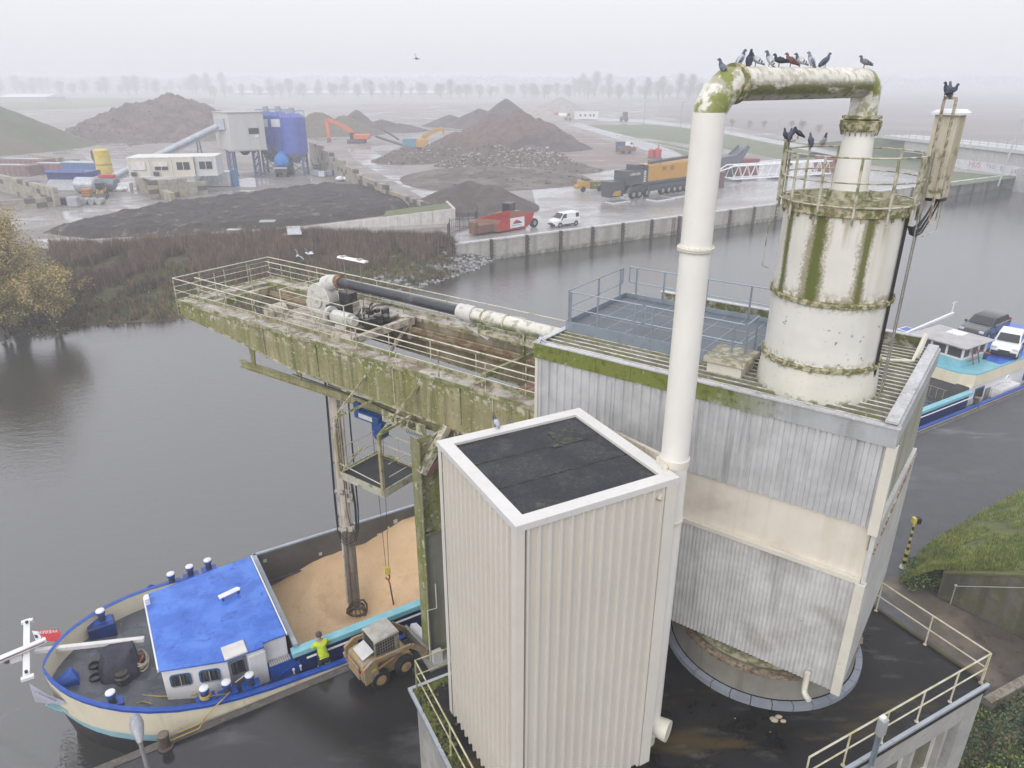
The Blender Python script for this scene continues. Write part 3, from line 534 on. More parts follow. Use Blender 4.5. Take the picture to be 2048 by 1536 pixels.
for k in range(70):
    a = ru(-.85, .9); r_ = ru(2.38, 2.50); s_ = ru(.03, .10); M = Matrix.Rotation(ru(0, 6), 4, 'Z') @ Matrix.Rotation(ru(-.4, .4), 4, 'X'); M.translation = (C.x + r_ * math.cos(a), C.y + r_ * math.sin(a), 7.62); b.off = M; b.box(-s_, -s_ * .6, -.02, s_, s_ * .6, .03)
b.off = None; ob = b.build('debris', mat('broken concrete', (.30, .26, .20), .9, bump=.01), rb); ob['kind'] = 'stuff'
cl_ = at(1556, 1440, ZD); b = MB()
for k in range(7): b.ball((cl_.x + ru(-.14, .14), cl_.y + ru(-.08, .08), ZD + .03), ru(.05, .09), 7, 5, (1.2, .8, .6))
props(b.build('rubble_lump', mat('pale clay lump', (.42, .36, .27), .9, bump=.02)), 'pale broken lump lying on the black terrace before the drum', 'rubble')
# ================================================================ ground on the near bank
quay_z = 1.8
asph = mat('wet asphalt', (.060, .060, .065), .5, 0, [('n', (.022, .021, .022), .95, .16, .36, .50, {'r': .05, 'x': (3, 12)}), ('n', (.11, .11, .115), .6, .5, .52, .72, {'map': (.4, 1.2, 1)}), ('n', (.24, .24, .25), .75, .28, .60, .72, {'map': (.35, 1.3, 1), 'x': (18, 12)}), ('n', (.03, .028, .026), .7, 3, .58, .72)], bump=.0012, bs=40)
A_ = lambda s, t: Q((s, t, 0))
gq = [Q((s, 0, 0)) for s in (-60, 160)]
ground('quay_road', [Q((-70, -.02, 0)), Q((-70, -90, 0)), Q((240, -90, 0)), Q((240, -.02, 0))], quay_z, asph)
b = MB(Q); b.box(-70, -.30, 1.3, 240, 0.0, 1.83); b.box(-70, -.4, -3, 240, -.01, 1.3)
o = b.build('quay_wall', mat('quay edge stone', (.11, .10, .09), .7, 0, [('n', (.07, .06, .05), .7, 2, .45, .65), ('n', (.27, .26, .25), .5, 5, .55, .7)], bump=.01), None); props(o, 'low stone edge of the near quay beside the barge', 'quay wall')
# rails of the crane track set in the quay
b = MB(T); r0 = TI(800, 1536, quay_z); r1 = TI(838, 1425, quay_z)
railmat = mat('rusty rail', (.10, .085, .07), .5, .5, [('n', (.2, .13, .08), .6, 5, .5, .65)])
for d in (-.35, -.1, .35): b.box(r0.x + d - .04, -8, quay_z, r0.x + d + .04, yb - .8, quay_z + .035)
props(b.build('crane_track', railmat), 'rusty rails set in the wet quay below the terrace', 'rail track')
b = MB(T); b.box(r0.x - .8, -8, quay_z + .002, r0.x + .8, yb - .6, quay_z + .012); o = b.build('track_bed', mat('dirty track bed', (.10, .09, .078), .7, 0, [('n', (.05, .045, .04), .8, 1.4, .45, .6, {'r': .2})], bump=.02)); o['kind'] = 'structure'
# path, grass slope, retaining wall on the right
dirt = mat('wet dirt path', (.10, .082, .066), .55, 0, [('n', (.19, .15, .11), .8, .5, .48, .66), ('n', (.05, .04, .03), .7, 1.6, .5, .66, {'r': .2}), ('n', (.07, .08, .03), .6, .8, .6, .7)], bump=.02)
PW = [(1745, 1160), (1800, 1150), (1872, 1195), (2100, 1305), (2300, 1420), (2300, 1560), (2040, 1420), (1985, 1385), (1900, 1330)]
ground('dirt_path', [at(x, y, quay_z) for x, y in PW], quay_z + .006, dirt)
w0, w1 = at(1874, 1192, quay_z), at(2140, 1325, quay_z); wl = (w1 - w0); wn = V((-wl.y, wl.x, 0)).normalized()
zt0 = up(1862, 1138, w0); zt1 = up(2048, 1140, w0.lerp(w1, .68))
wallm = mat('mossy retaining concrete', (.13, .12, .095), .85, 0, [('st', (.05, .05, .035), .8, 1.1, .42, .62), ('n', (.085, .095, .03), .7, 1.3, .45, .62), ('n', (.19, .175, .14), .5, 2, .55, .7)], bump=.012)
b = MB(); zt1 = max(zt0, zt1)
w1z = zt0 + (zt1 - zt0) / .68
b.ext([(w0.x, w0.y, 1.6), (w1.x, w1.y, 1.6), (w1.x, w1.y, w1z), (w0.x, w0.y, zt0)], wn * .28)
rw = thing('retaining_wall', 'dark mossy concrete retaining wall under the grass slope', 'wall', (w0.x, w0.y, 1.8)); b.build('wall', wallm, rw)
b = MB(); b.ext([(w0.x - wn.x * .05, w0.y - wn.y * .05, zt0), (w1.x - wn.x * .05, w1.y - wn.y * .05, w1z), (w1.x - wn.x * .05, w1.y - wn.y * .05, w1z + .1), (w0.x - wn.x * .05, w0.y - wn.y * .05, zt0 + .1)], wn * .38); b.build('coping', mat('mossy coping', (.14, .14, .07), .9, 0, [('n', MOSS, .8, 3, .4, .6)], bump=.02), rw)
q0 = w0.lerp(w1, .12); q1 = w0.lerp(w1, .95)
b = MB(); b.tube([(q0.x - wn.x * .1, q0.y - wn.y * .1, zt0 - .25), (q1.x - wn.x * .1, q1.y - wn.y * .1, zt0 + (w1z - zt0) * .95 - .35)], .018, 6); b.tube([(q0.x - wn.x * .1, q0.y - wn.y * .1, 1.8), (q0.x - wn.x * .1, q0.y - wn.y * .1, zt0 - .2)], .018, 6); b.ball((q0.x - wn.x * .1, q0.y - wn.y * .1, zt0 - .22), .06, 8, 6); b.build('hand_rail', mat('grey pipe rail', (.42, .42, .40), .5), rw)
# grass slope
grm = mat('rough grass soil', (.11, .14, .045), .95, 0, [('n', (.14, .15, .05), .8, .5, .45, .65), ('n', (.06, .05, .025), .8, 1.1, .55, .7)], bump=.04)
edge = [(1800, 1165), (1806, 1150), (1850, 1092), (1905, 1058), (1980, 1013), (2048, 978), (2200, 905)]
ep = [at(x, y, quay_z) for x, y in edge]; wp = [V((*w0.lerp(w1, k / 6).xy, zt0 + (w1z - zt0) * k / 6)) + wn * .2 for k in range(7)]; wp[0] = wp[0] - wl.normalized() * .25; 
b = MB(); n = 10; rows = []
for i, (e, w_) in enumerate(zip(ep, wp)):
    row = []
    for j in range(n + 1):
        t = j / n; p = e.lerp(w_, t); hump = math.sin(t * math.pi) * .25; p.z = e.z - .02 + (w_.z - e.z) * min(1, t * 1.25) + hump * .5 + (NZ.noise(p * .7) * .12 if 0 < j < n else 0); row.append(b.P(p))
    rows.append(row)
for A, B in zip(rows, rows[1:]):
    for j in range(n): b.F(A[j], A[j + 1], B[j + 1], B[j])
gs = b.build('grass_slope', grm); gs['kind'] = 'structure'
def tri_tufts(name, pts, hmin, hmax, mats, blades=7, spread=.09, lean=.35, seed=1, wd=.012, parent=None):
    random.seed(seed); v = []; f = []; mi = []
    for (p, sc_) in pts:
        m = random.randrange(len(mats))
        for k in range(blades):
            a = ru(0, 6.283); r_ = rnd() * spread; h = ru(hmin, hmax) * sc_; x, y = p.x + r_ * math.cos(a), p.y + r_ * math.sin(a); w_ = wd * ru(.7, 1.4); c_, s_ = math.cos(a + 1.57) * w_, math.sin(a + 1.57) * w_; l = h * lean * rnd()
            i = len(v); v += [(x - c_, y - s_, p.z), (x + c_, y + s_, p.z), (x + math.cos(a) * l, y + math.sin(a) * l, p.z + h)]; f.append((i, i + 1, i + 2)); mi.append(m)
    me = bpy.data.meshes.new(name); me.from_pydata(v, [], f)
    for m in mats: me.materials.append(m)
    me.polygons.foreach_set('material_index', mi); o = bpy.data.objects.new(name, me); COL.objects.link(o)
    if parent: o.parent = parent
    else: o['kind'] = 'stuff'
    return o
g1 = mat('grass blade green', (.21, .29, .06), .7, var=.25, vs=.6); g2 = mat('grass blade yellow', (.36, .36, .12), .7, var=.25, vs=.6); g3 = mat('grass blade dark', (.12, .18, .045), .7, var=.2)
random.seed(11); pts = []
for k in range(7000):
    i = min(5, int(rnd() * 6)); t, s_ = rnd(), rnd(); j = min(n - 1, int(t * n)); tt = t * n - j
    vs_ = [V(gs.data.vertices[a].co) for a in (rows[i][j], rows[i][j + 1], rows[i + 1][j + 1], rows[i + 1][j])]
    p = vs_[0].lerp(vs_[1], tt).lerp(vs_[3].lerp(vs_[2], tt), s_)
    if NZ.noise(p * .8) > -.25: pts.append((p, ru(.5, 1.2)))
tri_tufts('grass', pts, .07, .22, [g1, g2, g2, g3], 7, .12, .6, 2, .011)
# striped height post
sp0 = at(1806, 1135, quay_z); pz_ = up(1838, 1040, sp0); sg = thing('striped_post', 'black and yellow banded post with a box head at the grass corner', 'post', sp0)
yel = mat('signal yellow', (.55, .44, .07), .5); blk = mat('black paint', (.015, .015, .016), .5)
b = MB(); hgt = pz_ - quay_z
for k in range(13):
    z0 = quay_z + .05 + hgt * .9 * k / 13; b.m = k % 2; r_ = .085 if k < 5 else .05; b.lathe(sp0, [(r_, z0 - sp0.z), (r_, z0 - sp0.z + hgt * .9 / 13)], 14)
b.build('pole', [yel, blk], sg)
b = MB(); z0 = quay_z + hgt * .92; b.m = 1; b.cbox((sp0.x + .12, sp0.y, z0), .2, .2, .26); b.m = 0; b.cbox((sp0.x - .04, sp0.y, z0 + .02), .14, .2, .24); b.build('head_box', [yel, blk], sg)
b = MB(); b.lathe(sp0, [(.16, 0), (.14, .08), (.09, .1)], 14); b.build('foot', mat('white foot', (.6, .6, .58), .6), sg)
# bottom right: kerb, mesh fence with ivy
k0, k1 = at(1975, 1400, quay_z + .6), at(2120, 1320, quay_z + .6)
b = MB(); b.bar(k0 - V((0, 0, .3)), k1 - V((0, 0, .3)), .3, .6); props(b.build('low_wall', mat('gravelly kerb', (.30, .27, .22), .9, 0, [('n', (.16, .13, .09), .8, 6, .45, .6)], bump=.02)), 'low gravelly kerb wall beside the dirt path under the terrace corner', 'low wall')
f0, f1 = at(1935, 1450, 3.5), at(2160, 1362, 3.5); f0.z = f1.z = quay_z
fg = thing('mesh_fence', 'green wire fence overgrown with ivy below the terrace corner', 'fence', f0)
gm = mat('green fence wire', (.03, .09, .06), .5)
b = MB(); d = f1 - f0; L_ = d.length
for k in range(int(L_ / .12)): q = f0 + d * (k * .12 / L_); b.tube([q, q + V((0, 0, 1.6))], .004, 3, False)
for k in range(12): b.tube([f0 + V((0, 0, k * .145)), f1 + V((0, 0, k * .145))], .004, 3, False)
b.build('wire_mesh', gm, fg)
for k in range(4): q = f0.lerp(f1, k / 3); b = MB(); b.tube([q, q + V((0, 0, 1.75))], .03, 8); b.build('post', gm, fg)
iv = [mat('ivy leaf', (.025, .055, .02), .6, var=.3), mat('ivy leaf pale', (.055, .09, .04), .6, var=.3), mat('dead leaf', (.13, .11, .05), .8)]
def leaf_cloud(name, centers, nleaf, size, mats, seed, parent=None, flat=.6):
    random.seed(seed); v = []; f = []; mi = []
    for c_, rad in centers:
        for k in range(nleaf):
            d = V((random.gauss(0, 1), random.gauss(0, 1), random.gauss(0, 1))).normalized() * (rad * rnd() ** .45); p = c_ + V((d.x, d.y, d.z * flat)); a = V((ru(-1, 1), ru(-1, 1), ru(-1, 1))).normalized(); bb = a.orthogonal().normalized(); s_ = size * ru(.6, 1.4)
            i = len(v); v += [tuple(p - a * s_), tuple(p + bb * s_ * .6), tuple(p + a * s_), tuple(p - bb * s_ * .6)]; f.append((i, i + 1, i + 2, i + 3)); mi.append(random.randrange(len(mats)))
    me = bpy.data.meshes.new(name)
    off = V((0, 0, 0))
    if parent: off = WL.get(parent.name, off)
    me.from_pydata([tuple(V(x) - off) for x in v], [], f)
    for m in mats: me.materials.append(m)
    me.polygons.foreach_set('material_index', mi); o = bpy.data.objects.new(name, me); COL.objects.link(o)
    if parent: o.parent = parent
    return o
random.seed(21); cs = [(f0.lerp(f1, rnd()) + V((ru(-.2, .35), ru(-.3, .2), ru(.1, 1.7))), ru(.2, .45)) for k in range(60)]
leaf_cloud('ivy', cs, 100, .05, iv, 4, fg, .9)['kind'] = 'stuff'
random.seed(22); cs = [(at(ru(1900, 2110), ru(1400, 1640), quay_z) + V((0, 0, ru(0, .3))), ru(.2, .5)) for k in range(110)]
und = leaf_cloud('undergrowth', cs, 110, .055, [iv[0], iv[1], iv[2], g1], 5, None, .6); und['kind'] = 'stuff'
ground('verge', [at(x, y, quay_z) for x, y in ((1880, 1370), (1990, 1395), (2150, 1330), (2300, 1700), (1850, 1700))], quay_z + .012, grm)
random.seed(23); cs = [(at(1870 + ru(-60, 10), 1165 + ru(-40, 15), quay_z) + V((0, 0, ru(.1, .45))), ru(.15, .35)) for k in range(34)]
bu = thing('bramble_bush', 'low green bramble bush at the left end of the retaining wall', 'bush', at(1850, 1160, quay_z)); leaf_cloud('foliage', cs, 120, .035, [iv[0], iv[1], g1], 6, bu, .8)
# ================================================================ gantry boom over the water
steel = mat('mossy boom steel', (.46, .42, .30), .65, 0, [('st', (.24, .21, .12), .85, 1.6, .40, .64), ('st', (.12, .14, .03), .75, 1.2, .46, .68), ('n', (.12, .15, .025), .9, .8, .46, .62, {'z': (2, 1)}), ('n', (.10, .125, .025), .85, 5, .52, .62), ('n', LICH, .9, 4.5, .585, .64, {'n2': (.7, .42, .56)})], bump=.012, bs=18)
girdm = mat('algae stained girder', (.33, .29, .17), .6, 0, [('st', (.17, .18, .055), .85, 1.3, .38, .62), ('st', (.52, .47, .34), .55, 2.6, .54, .72), ('n', (.17, .19, .025), .95, .9, .46, .58, {'z': (2.6, .9)}), ('st', (.10, .095, .035), .7, 3.2, .52, .68), ('n', (.10, .12, .02), .7, 7, .57, .66), ('n', LICH, .95, 5, .53, .57, {'z': (2.05, 1.55), 'n2': (.8, .40, .5)}), ('n', LICH, .85, 11, .63, .66)], bump=.012, bs=18)
inner = mat('rust stained inner web', (.36, .31, .22), .65, 0, [('st', (.16, .13, .07), .8, 1.4, .42, .66), ('st', (.10, .11, .03), .7, .9, .45, .65), ('n', (.2, .11, .06), .7, 3, .55, .68)], bump=.008)
walkm = mat('walkway plate', (.40, .37, .33), .7, 0, [('n', (.17, .11, .06), .8, 1.6, .46, .62), ('n', (.55, .53, .51), .6, 3, .5, .66), ('n', MOSS, .8, 4, .55, .66)], bump=.008)
brail = mat('cream boom rail', (.56, .53, .43), .5, 0, [('n', MOSS, .55, 4, .54, .66), ('n', (.72, .70, .66), .5, 7, .55, .65)], bump=.003)
zb = 12.68
bm = thing('gantry_boom', 'long mossy cantilever boom with railed walkways reaching out over the water', 'crane boom', H((18.2, 3.0, 10.5)))
def girder(v0, v1, name, m):
    b = MB(H); prof = [(8.75, zb - .02), (8.75, 11.0), (13.7, 11.14), (17.5, 11.24), (20.5, 11.32), (23.5, 11.72), (27.75, 12.12), (27.75, zb - .02)]
    b.ext([(u_, v0, z) for u_, z in prof], (0, v1 - v0, 0)); return b
b = girder(.62, .66, 'g', girdm); b.build('front_girder', girdm, bm)
b = girder(5.30, 5.36, 'g', inner); b.build('rear_girder', inner, bm)
b = girder(1.12, 1.16, 'g', inner); b.build('inner_web', inner, bm)
b = girder(4.80, 4.84, 'g', inner); b.build('inner_web', inner, bm)
for v0, v1 in ((.56, 1.20), (4.76, 5.42)):
    b = MB(H); b.box(8.75, v0, zb - .02, 27.78, v1, zb + .01); b.build('walkway', walkm, bm)
    b = MB(H); b.box(8.75, v0 - .012, zb - .07, 27.78, v0 + .02, zb + .07); b.box(8.75, v1 - .02, zb - .05, 27.78, v1 + .012, zb + .12); b.build('kick_plate', steel, bm)
b = MB(H)
for u0, u1, za, zc in ((8.75, 13.7, 11.0, 11.14), (13.7, 17.5, 11.14, 11.24), (17.5, 20.5, 11.24, 11.32), (20.5, 23.5, 11.32, 11.72), (23.5, 27.75, 11.72, 12.12)):
    for v0, v1 in ((.56, 1.2), (4.76, 5.42)): b.ext([(u0, v0, za - .05), (u1, v0, zc - .05), (u1, v0, zc), (u0, v0, za)], (0, v1 - v0, 0))
b.build('bottom_flange', steel, bm)
for u_ in (9.4, 10.7, 12.0, 14.9, 18.8, 21.9): b = MB(H); b.box(u_ - .02, .575, 11.35, u_ + .02, .62, zb - .1); b.build('stiffener', steel, bm)
b = MB(H); b.box(27.1, 1.16, 12.15, 27.75, 4.80, zb + .01); b.build('end_walkway', walkm, bm)
b = MB(H); b.box(27.70, .56, 12.05, 27.80, 5.42, zb + .06); b.build('end_beam', girdm, bm)
b = MB(H); b.box(26.6, 1.16, 12.3, 26.9, 4.8, 12.6)
b.build('cross_beam', steel, bm)
for v0 in (1.42, 4.45):
    b = MB(H); b.box(8.75, v0 - .12, 12.28, 27.0, v0 + .12, 12.36); b.box(8.75, v0 - .03, 12.0, 27.0, v0 + .03, 12.28); b.box(8.75, v0 - .05, 12.36, 27.0, v0 + .05, 12.45); b.box(8.75, v0 - .26 if v0 < 2 else v0, 11.98, 27, v0 if v0 < 2 else v0 + .33, 12.0); b.build('trolley_rail', mat('rusty trolley rail', (.34, .27, .18), .65, .2, [('n', (.18, .10, .05), .8, 2.5, .45, .62), ('n', MOSS, .7, 3, .52, .64)], bump=.006), bm)
# railings of the boom
def rr(pts, posts, zt=zb + 1.0, mids=(.38, .68)):
    b = MB(H); b.tube([(*p, zt) for p in pts], .022, 6); b.build('top_rail', brail, bm)
    for m_ in mids: b = MB(H); b.tube([(*p, zt - m_) for p in pts], .015, 5); b.build('mid_rail', brail, bm)
    for p in posts: b = MB(H); b.tube([(*p, zb - .1), (*p, zt)], .021, 6); b.build('post', railm, bm)
rr([(8.75, .58), (27.76, .58)], [(9.1 + k * 1.865, .58) for k in range(11)], mids=(.5,))
rr([(8.75, 1.18), (27.1, 1.18), (27.1, 4.78), (12.4, 4.78)], [(9.9 + k * 1.9, 1.18) for k in range(10)] + [(27.1, 2.1), (27.1, 3.9)] + [(26 - k * 1.9, 4.78) for k in range(8)], mids=(.5,))
rr([(27.76, .58), (27.76, 5.40)], [(27.76, .58), (27.76, 1.8), (27.76, 3.0), (27.76, 4.2), (27.76, 5.4)])
rr([(27.76, 5.40), (15.6, 5.40), (13.6, 5.42), (13.2, 5.40), (9.0, 5.40)], [(26.2 - k * 1.9, 5.40) for k in range(9)], mids=(.5,))
# cross gate beam near the house
b = MB(H); b.bar((11.4, 1.0, 13.02), (11.0, 5.0, 13.1), .12, .16); b.bar((11.4, 1.0, 12.6), (11.4, 1.0, 13.0), .09); b.bar((11.2, .95, 13.0), (11.7, .95, 12.7), .07); b.bar((11.0, 5.0, 12.6), (11.0, 5.0, 13.1), .09); b.build('tie_beam', steel, bm)
for u_, v_ in ((11.25, 3.0), (11.05, 3.55)):
    b = MB(H); b.bar((u_, v_, 12.2), (u_, v_, 14.0), .10, .07); b.build('pipe_post', steel, bm)
b = MB(H); b.box(10.1, 1.8, 12.0, 10.9, 2.9, 12.35); b.tube([(9.2, 2.2, 12.15), (10.3, 2.2, 12.15)], .08, 8); b.build('drive_frame', mat('red brown drive', (.20, .08, .06), .6, 0, [('n', (.3, .25, .18), .7, 4, .45, .6)]), bm)
# monorail and its hangers below the front girder
mz = lambda u_: 10.50 + (24.3 - u_) * .02
b = MB(H)
for dz, w in ((.14, .17), (-.14, .17)): b.bar((24.25, .95, mz(24.25) + dz), (13.0, .95, mz(13) + dz), w, .03)
b.bar((24.25, .95, mz(24.25)), (13.0, .95, mz(13)), .03, .28); b.build('monorail', girdm, bm)
for u_ in (23.35, 20.45, 17.6, 14.3):
    zt_ = 11.75 if u_ > 23 else 11.32
    b = MB(H); b.ext([(u_ - .22, .93, zt_), (u_ + .22, .93, zt_), (u_ + .10, .93, mz(u_) + .12), (u_ - .10, .93, mz(u_) + .12)], (0, .05, 0)); b.build('hanger', girdm, bm)
b = MB(H); b.tube([(20.5, .7, 11.0), (16.8, .75, 10.95), (15.0, .75, 10.8)], .02, 5); b.build('cable', MC['black cable'], bm)
b = MB(H)
for k in range(14): # festooned lead
    u0 = 14.6 - k * .14; pts = [(u0 - j * .028, .72, mz(u0) - .30 - .16 * math.sin(math.pi * j / 5)) for j in range(6)]; b.tube(pts, .012, 4)
b.build('festoon_lead', MC['black cable'], bm)
# load figures on a plate
pl0 = V((14.7, .60, 10.66)); b = MB(H); b.box(13.55, .60, 10.44, 15.6, .625, 10.86); b.build('load_plate', creammoss, bm)
text('load_lettering', '0 E 0 88', blk, H((14.58, .592, 10.65)), .36, -H.x, (0, 0, 1), bm)
# ================================================================ column on the quay
whitest = mat('white stencil', (.6, .6, .56), .6)
cmt = mat('mossy green column', (.27, .26, .14), .6, 0, [('st', (.13, .14, .04), .85, 1.5, .40, .62), ('n', MOSS2, .9, 1.3, .48, .62), ('n', LICH, .95, 4, .60, .64, {'z': (5, 3)}), ('n', (.06, .065, .02), .7, 6, .55, .66)], bump=.012)
cq = Q.inv((-3.1, 20.45)); 
cm_ = thing('support_column', 'tall mossy green steel column carrying the boom from the quay', 'column', Q((cq.x + .55, cq.y + .1, 1.8)))
x0, y0 = cq.x, cq.y - .05
b = MB(Q); b.box(x0 - .02, y0 - .28, 1.8, x0 + .02, y0 + .40, 10.85); b.box(x0 + .02, y0 + .0, 1.8, x0 + 1.30, y0 + .05, 10.9); b.box(x0 + 1.30, y0 - .28, 1.8, x0 + 1.34, y0 + .4, 10.9); b.build('shaft', cmt, cm_)
b = MB(Q)
b.box(x0 + .02, y0 - .24, 7.32, x0 + 1.3, y0, 7.36); b.box(x0 + .02, y0 - .24, 7.5, x0 + .4, y0, 7.53); b.build('shelf_plate', cmt, cm_)
b = MB(Q); b.box(x0 + .06, y0 - .012, 1.85, x0 + 1.28, y0, 7.3); b.build('grey_panel', mat('grey green panel', (.26, .27, .22), .6, 0, [('st', (.17, .18, .10), .7, 1.5, .45, .65)]), cm_)
b = MB(); e = H((13.6, .9, 11.2)); f_ = Q((x0, y0, 10.75)); g_ = Q((x0 + .1, y0 - .1, 9.9))
b.bar(Q((x0 + .05, y0 - .2, 9.75)), H((12.6, .62, 11.1)), .28, .22); b.bar(Q((x0 + .05, y0 + .3, 9.75)), H((12.9, 1.4, 11.1)), .28, .2); b.build('knee_brace', mat('lichen brace', (.46, .42, .33), .7, 0, [('n', MOSS, .8, 4, .48, .6), ('n', LICH, .9, 6, .55, .6)], bump=.01), cm_)
b = MB(); b.bar(Q((x0 + .2, y0 - .26, 9.6)), H((12.0, .62, 11.0)), .10, .14); b.build('rust_brace', mat('dark rusty brace', (.10, .05, .045), .6, 0, [('n', (.3, .27, .2), .5, 5, .6, .7)]), cm_)
b = MB(Q); b.tube([(x0 - .05, y0 - .3, 2.0), (x0 - .05, y0 - .3, 4.3), (x0 + .30, y0 - .30, 4.25), (x0 + .30, y0 - .30, 5.3)], .022, 6); b.build('conduit', cream, cm_)
b = MB(Q); b.box(x0 - .2, y0 - .6, 1.8, x0 + 1.5, y0 + .6, 1.95); b.build('foot', conc, cm_)
b = MB(Q); b.box(x0 + .0, y0 - .5, 1.95, x0 + .35, y0 - .3, 2.45); b.build('junction_box', mat('white box', (.6, .6, .58), .5), cm_)
text('numeral', '2', whitest, Q((x0 - .03, y0 - .02, 5.2)), .30, Q.y, (0, 0, 1), cm_)
# ================================================================ trolley with the unloading leg
tr = thing('unloader_trolley', 'machine trolley with white fan drum, motors and lamp riding on the boom', 'trolley', H((19.6, 2.9, 12.45)))
grimy = mat('grimy cream machine', (.50, .46, .38), .55, 0, [('n', (.15, .13, .10), .8, 3, .48, .64), ('n', (.26, .19, .12), .6, 7, .5, .65)], bump=.006)
whitem = mat('white machine paint', (.55, .54, .51), .4, 0, [('n', (.30, .28, .24), .7, 4, .52, .68)], var=.05)
dkm = mat('dark oily machine', (.03, .03, .032), .4, 0, [('n', (.14, .13, .11), .6, 8, .5, .65)])
b = MB(H)
for v_ in (1.45, 4.42): b.box(17.6, v_ - .14, 12.55, 22.3, v_ + .14, 12.85)
for u_ in (17.6, 19.4, 22.0): b.box(u_, 1.5, 12.6, u_ + .22, 4.4, 12.86)
b.bar((17.7, 4.3, 12.6), (17.7, 3.0, 11.6), .1); b.bar((17.7, 3.0, 11.6), (17.7, 1.6, 12.6), .1); b.bar((17.7, 4.35, 12.0), (17.7, 4.35, 12.9), .14); b.build('frame', grimy, tr)
b = MB(H); b.box(18.2, 1.6, 12.86, 21.9, 4.3, 12.92); b.build('deck', walkm, tr)
for u_ in (18.0, 21.9):
    for v_ in (1.42, 4.45): b = MB(H); b.tube([(u_, v_ - .09, 12.60), (u_, v_ + .09, 12.60)], .17, 16); b.build('wheel', dkm, tr)
b = MB(H); b.tube([(22.35, 1.35, 12.95), (22.35, 2.0, 12.95)], .30, 16); b.tube([(22.35, 1.30, 12.95), (22.35, 1.36, 12.95)], .34, 16); b.build('winch_drum', grimy, tr)
# fan drum: scroll disc with its axis along the boom's cross direction
fc = (20.85, 2.75, 13.45)
b = MB(H); n = 28; pts = []
for k in range(n): a = 2 * math.pi * k / n; r_ = .62 + .16 * k / n; pts.append((fc[0] + r_ * math.cos(a), fc[1] - .22, fc[2] + r_ * math.sin(a)))
b.ext(pts, (0, .50, 0)); b.build('fan_drum', whitem, tr, bev=.03)
b = MB(H); b.tube([(fc[0], fc[1] - .30, fc[2]), (fc[0], fc[1] - .22, fc[2])], .30, 20); b.tube([(fc[0] - .25, fc[1] + .1, fc[2] + .6), (fc[0] - .45, fc[1] + .12, 14.15), (fc[0] - .85, fc[1] + .15, 14.24)], [.34, .32, .27], 20); b.build('fan_outlet', whitem, tr)
b = MB(H); b.box(19.3, 2.3, 12.92, 20.1, 2.95, 13.45); b.box(19.4, 2.9, 13.45, 20.0, 3.3, 13.85); b.build('gearbox', dkm, tr)
b = MB(H); b.tube([(18.3, 1.95, 13.25), (19.2, 1.95, 13.25)], .26, 18); b.tube([(18.1, 1.95, 13.25), (18.3, 1.95, 13.25)], .19, 16); b.box(18.5, 1.75, 12.92, 19.0, 2.15, 13.02); b.build('motor', whitem, tr)
b = MB(H); b.tube([(19.3, 1.9, 13.28), (19.42, 1.9, 13.28)], .34, 22); b.build('pulley_guard', whitem, tr)
b = MB(H); b.tube([(19.28, 1.86, 13.28), (19.26, 1.86, 13.28)], .2, 18); b.tube([(19.43, 1.9, 13.28), (19.46, 1.9, 13.28)], .24, 20); b.build('pulley', mat('grey blue disc', (.18, .20, .24), .5), tr)
b = MB(H); random.seed(4)
for k in range(14):
    p = V((ru(17.9, 18.8), ru(2.3, 4.0), ru(12.92, 13.1))); b.cbox(p, ru(.1, .3), ru(.1, .3), ru(.08, .3))
for k in range(5): p = V((ru(18.2, 19.9), ru(2.5, 3.6), 13.0)); q_ = V((ru(18.0, 19.6), ru(2.4, 4.0), ru(13.2, 13.7))); b.tube([p, p.lerp(q_, .5) + V((0, 0, .25)), q_], .025, 6)
b.build('hydraulics', dkm, tr)
b = MB(H); b.box(20.3, 3.4, 12.92, 21.2, 4.2, 13.3); b.build('tank', grimy, tr, bev=.02)
b = MB(H); zt = 13.92
b.tube([(21.9, 4.3, zt), (21.9, 1.6, zt), (18.2, 1.55, zt), (18.2, 2.4, zt)], .018, 6); b.tube([(21.9, 4.3, zt - .5), (21.9, 1.6, zt - .5), (18.2, 1.55, zt - .5)], .014, 5)
for p in ((21.9, 4.3), (21.9, 1.6), (20.05, 1.58), (18.2, 1.55), (18.2, 2.4)): b.tube([(*p, 12.9), (*p, zt)], .022, 6)
b.build('guard_rail', brail, tr)
# lamp on two stalks
for u_ in (19.75, 18.85): b = MB(H); b.tube([(u_, 3.1, 12.92), (u_, 3.1, 15.12)], .022, 6); b.build('lamp_stalk', MC['grey ladder steel'], tr)
b = MB(H); b.ext([(18.5, 2.98, 15.16), (18.5, 3.22, 15.16), (18.5, 3.18, 15.22), (18.5, 3.02, 15.22)], (1.5, 0, 0)); l_ = b.build('lamp_cover', mat('white lamp cover', (.78, .78, .79), .35), tr)
b = MB(H)
for u_ in (18.85, 19.75): b.box(u_ - .08, 3.0, 15.22, u_ + .08, 3.2, 15.25)
b.build('clip', grimy, l_)
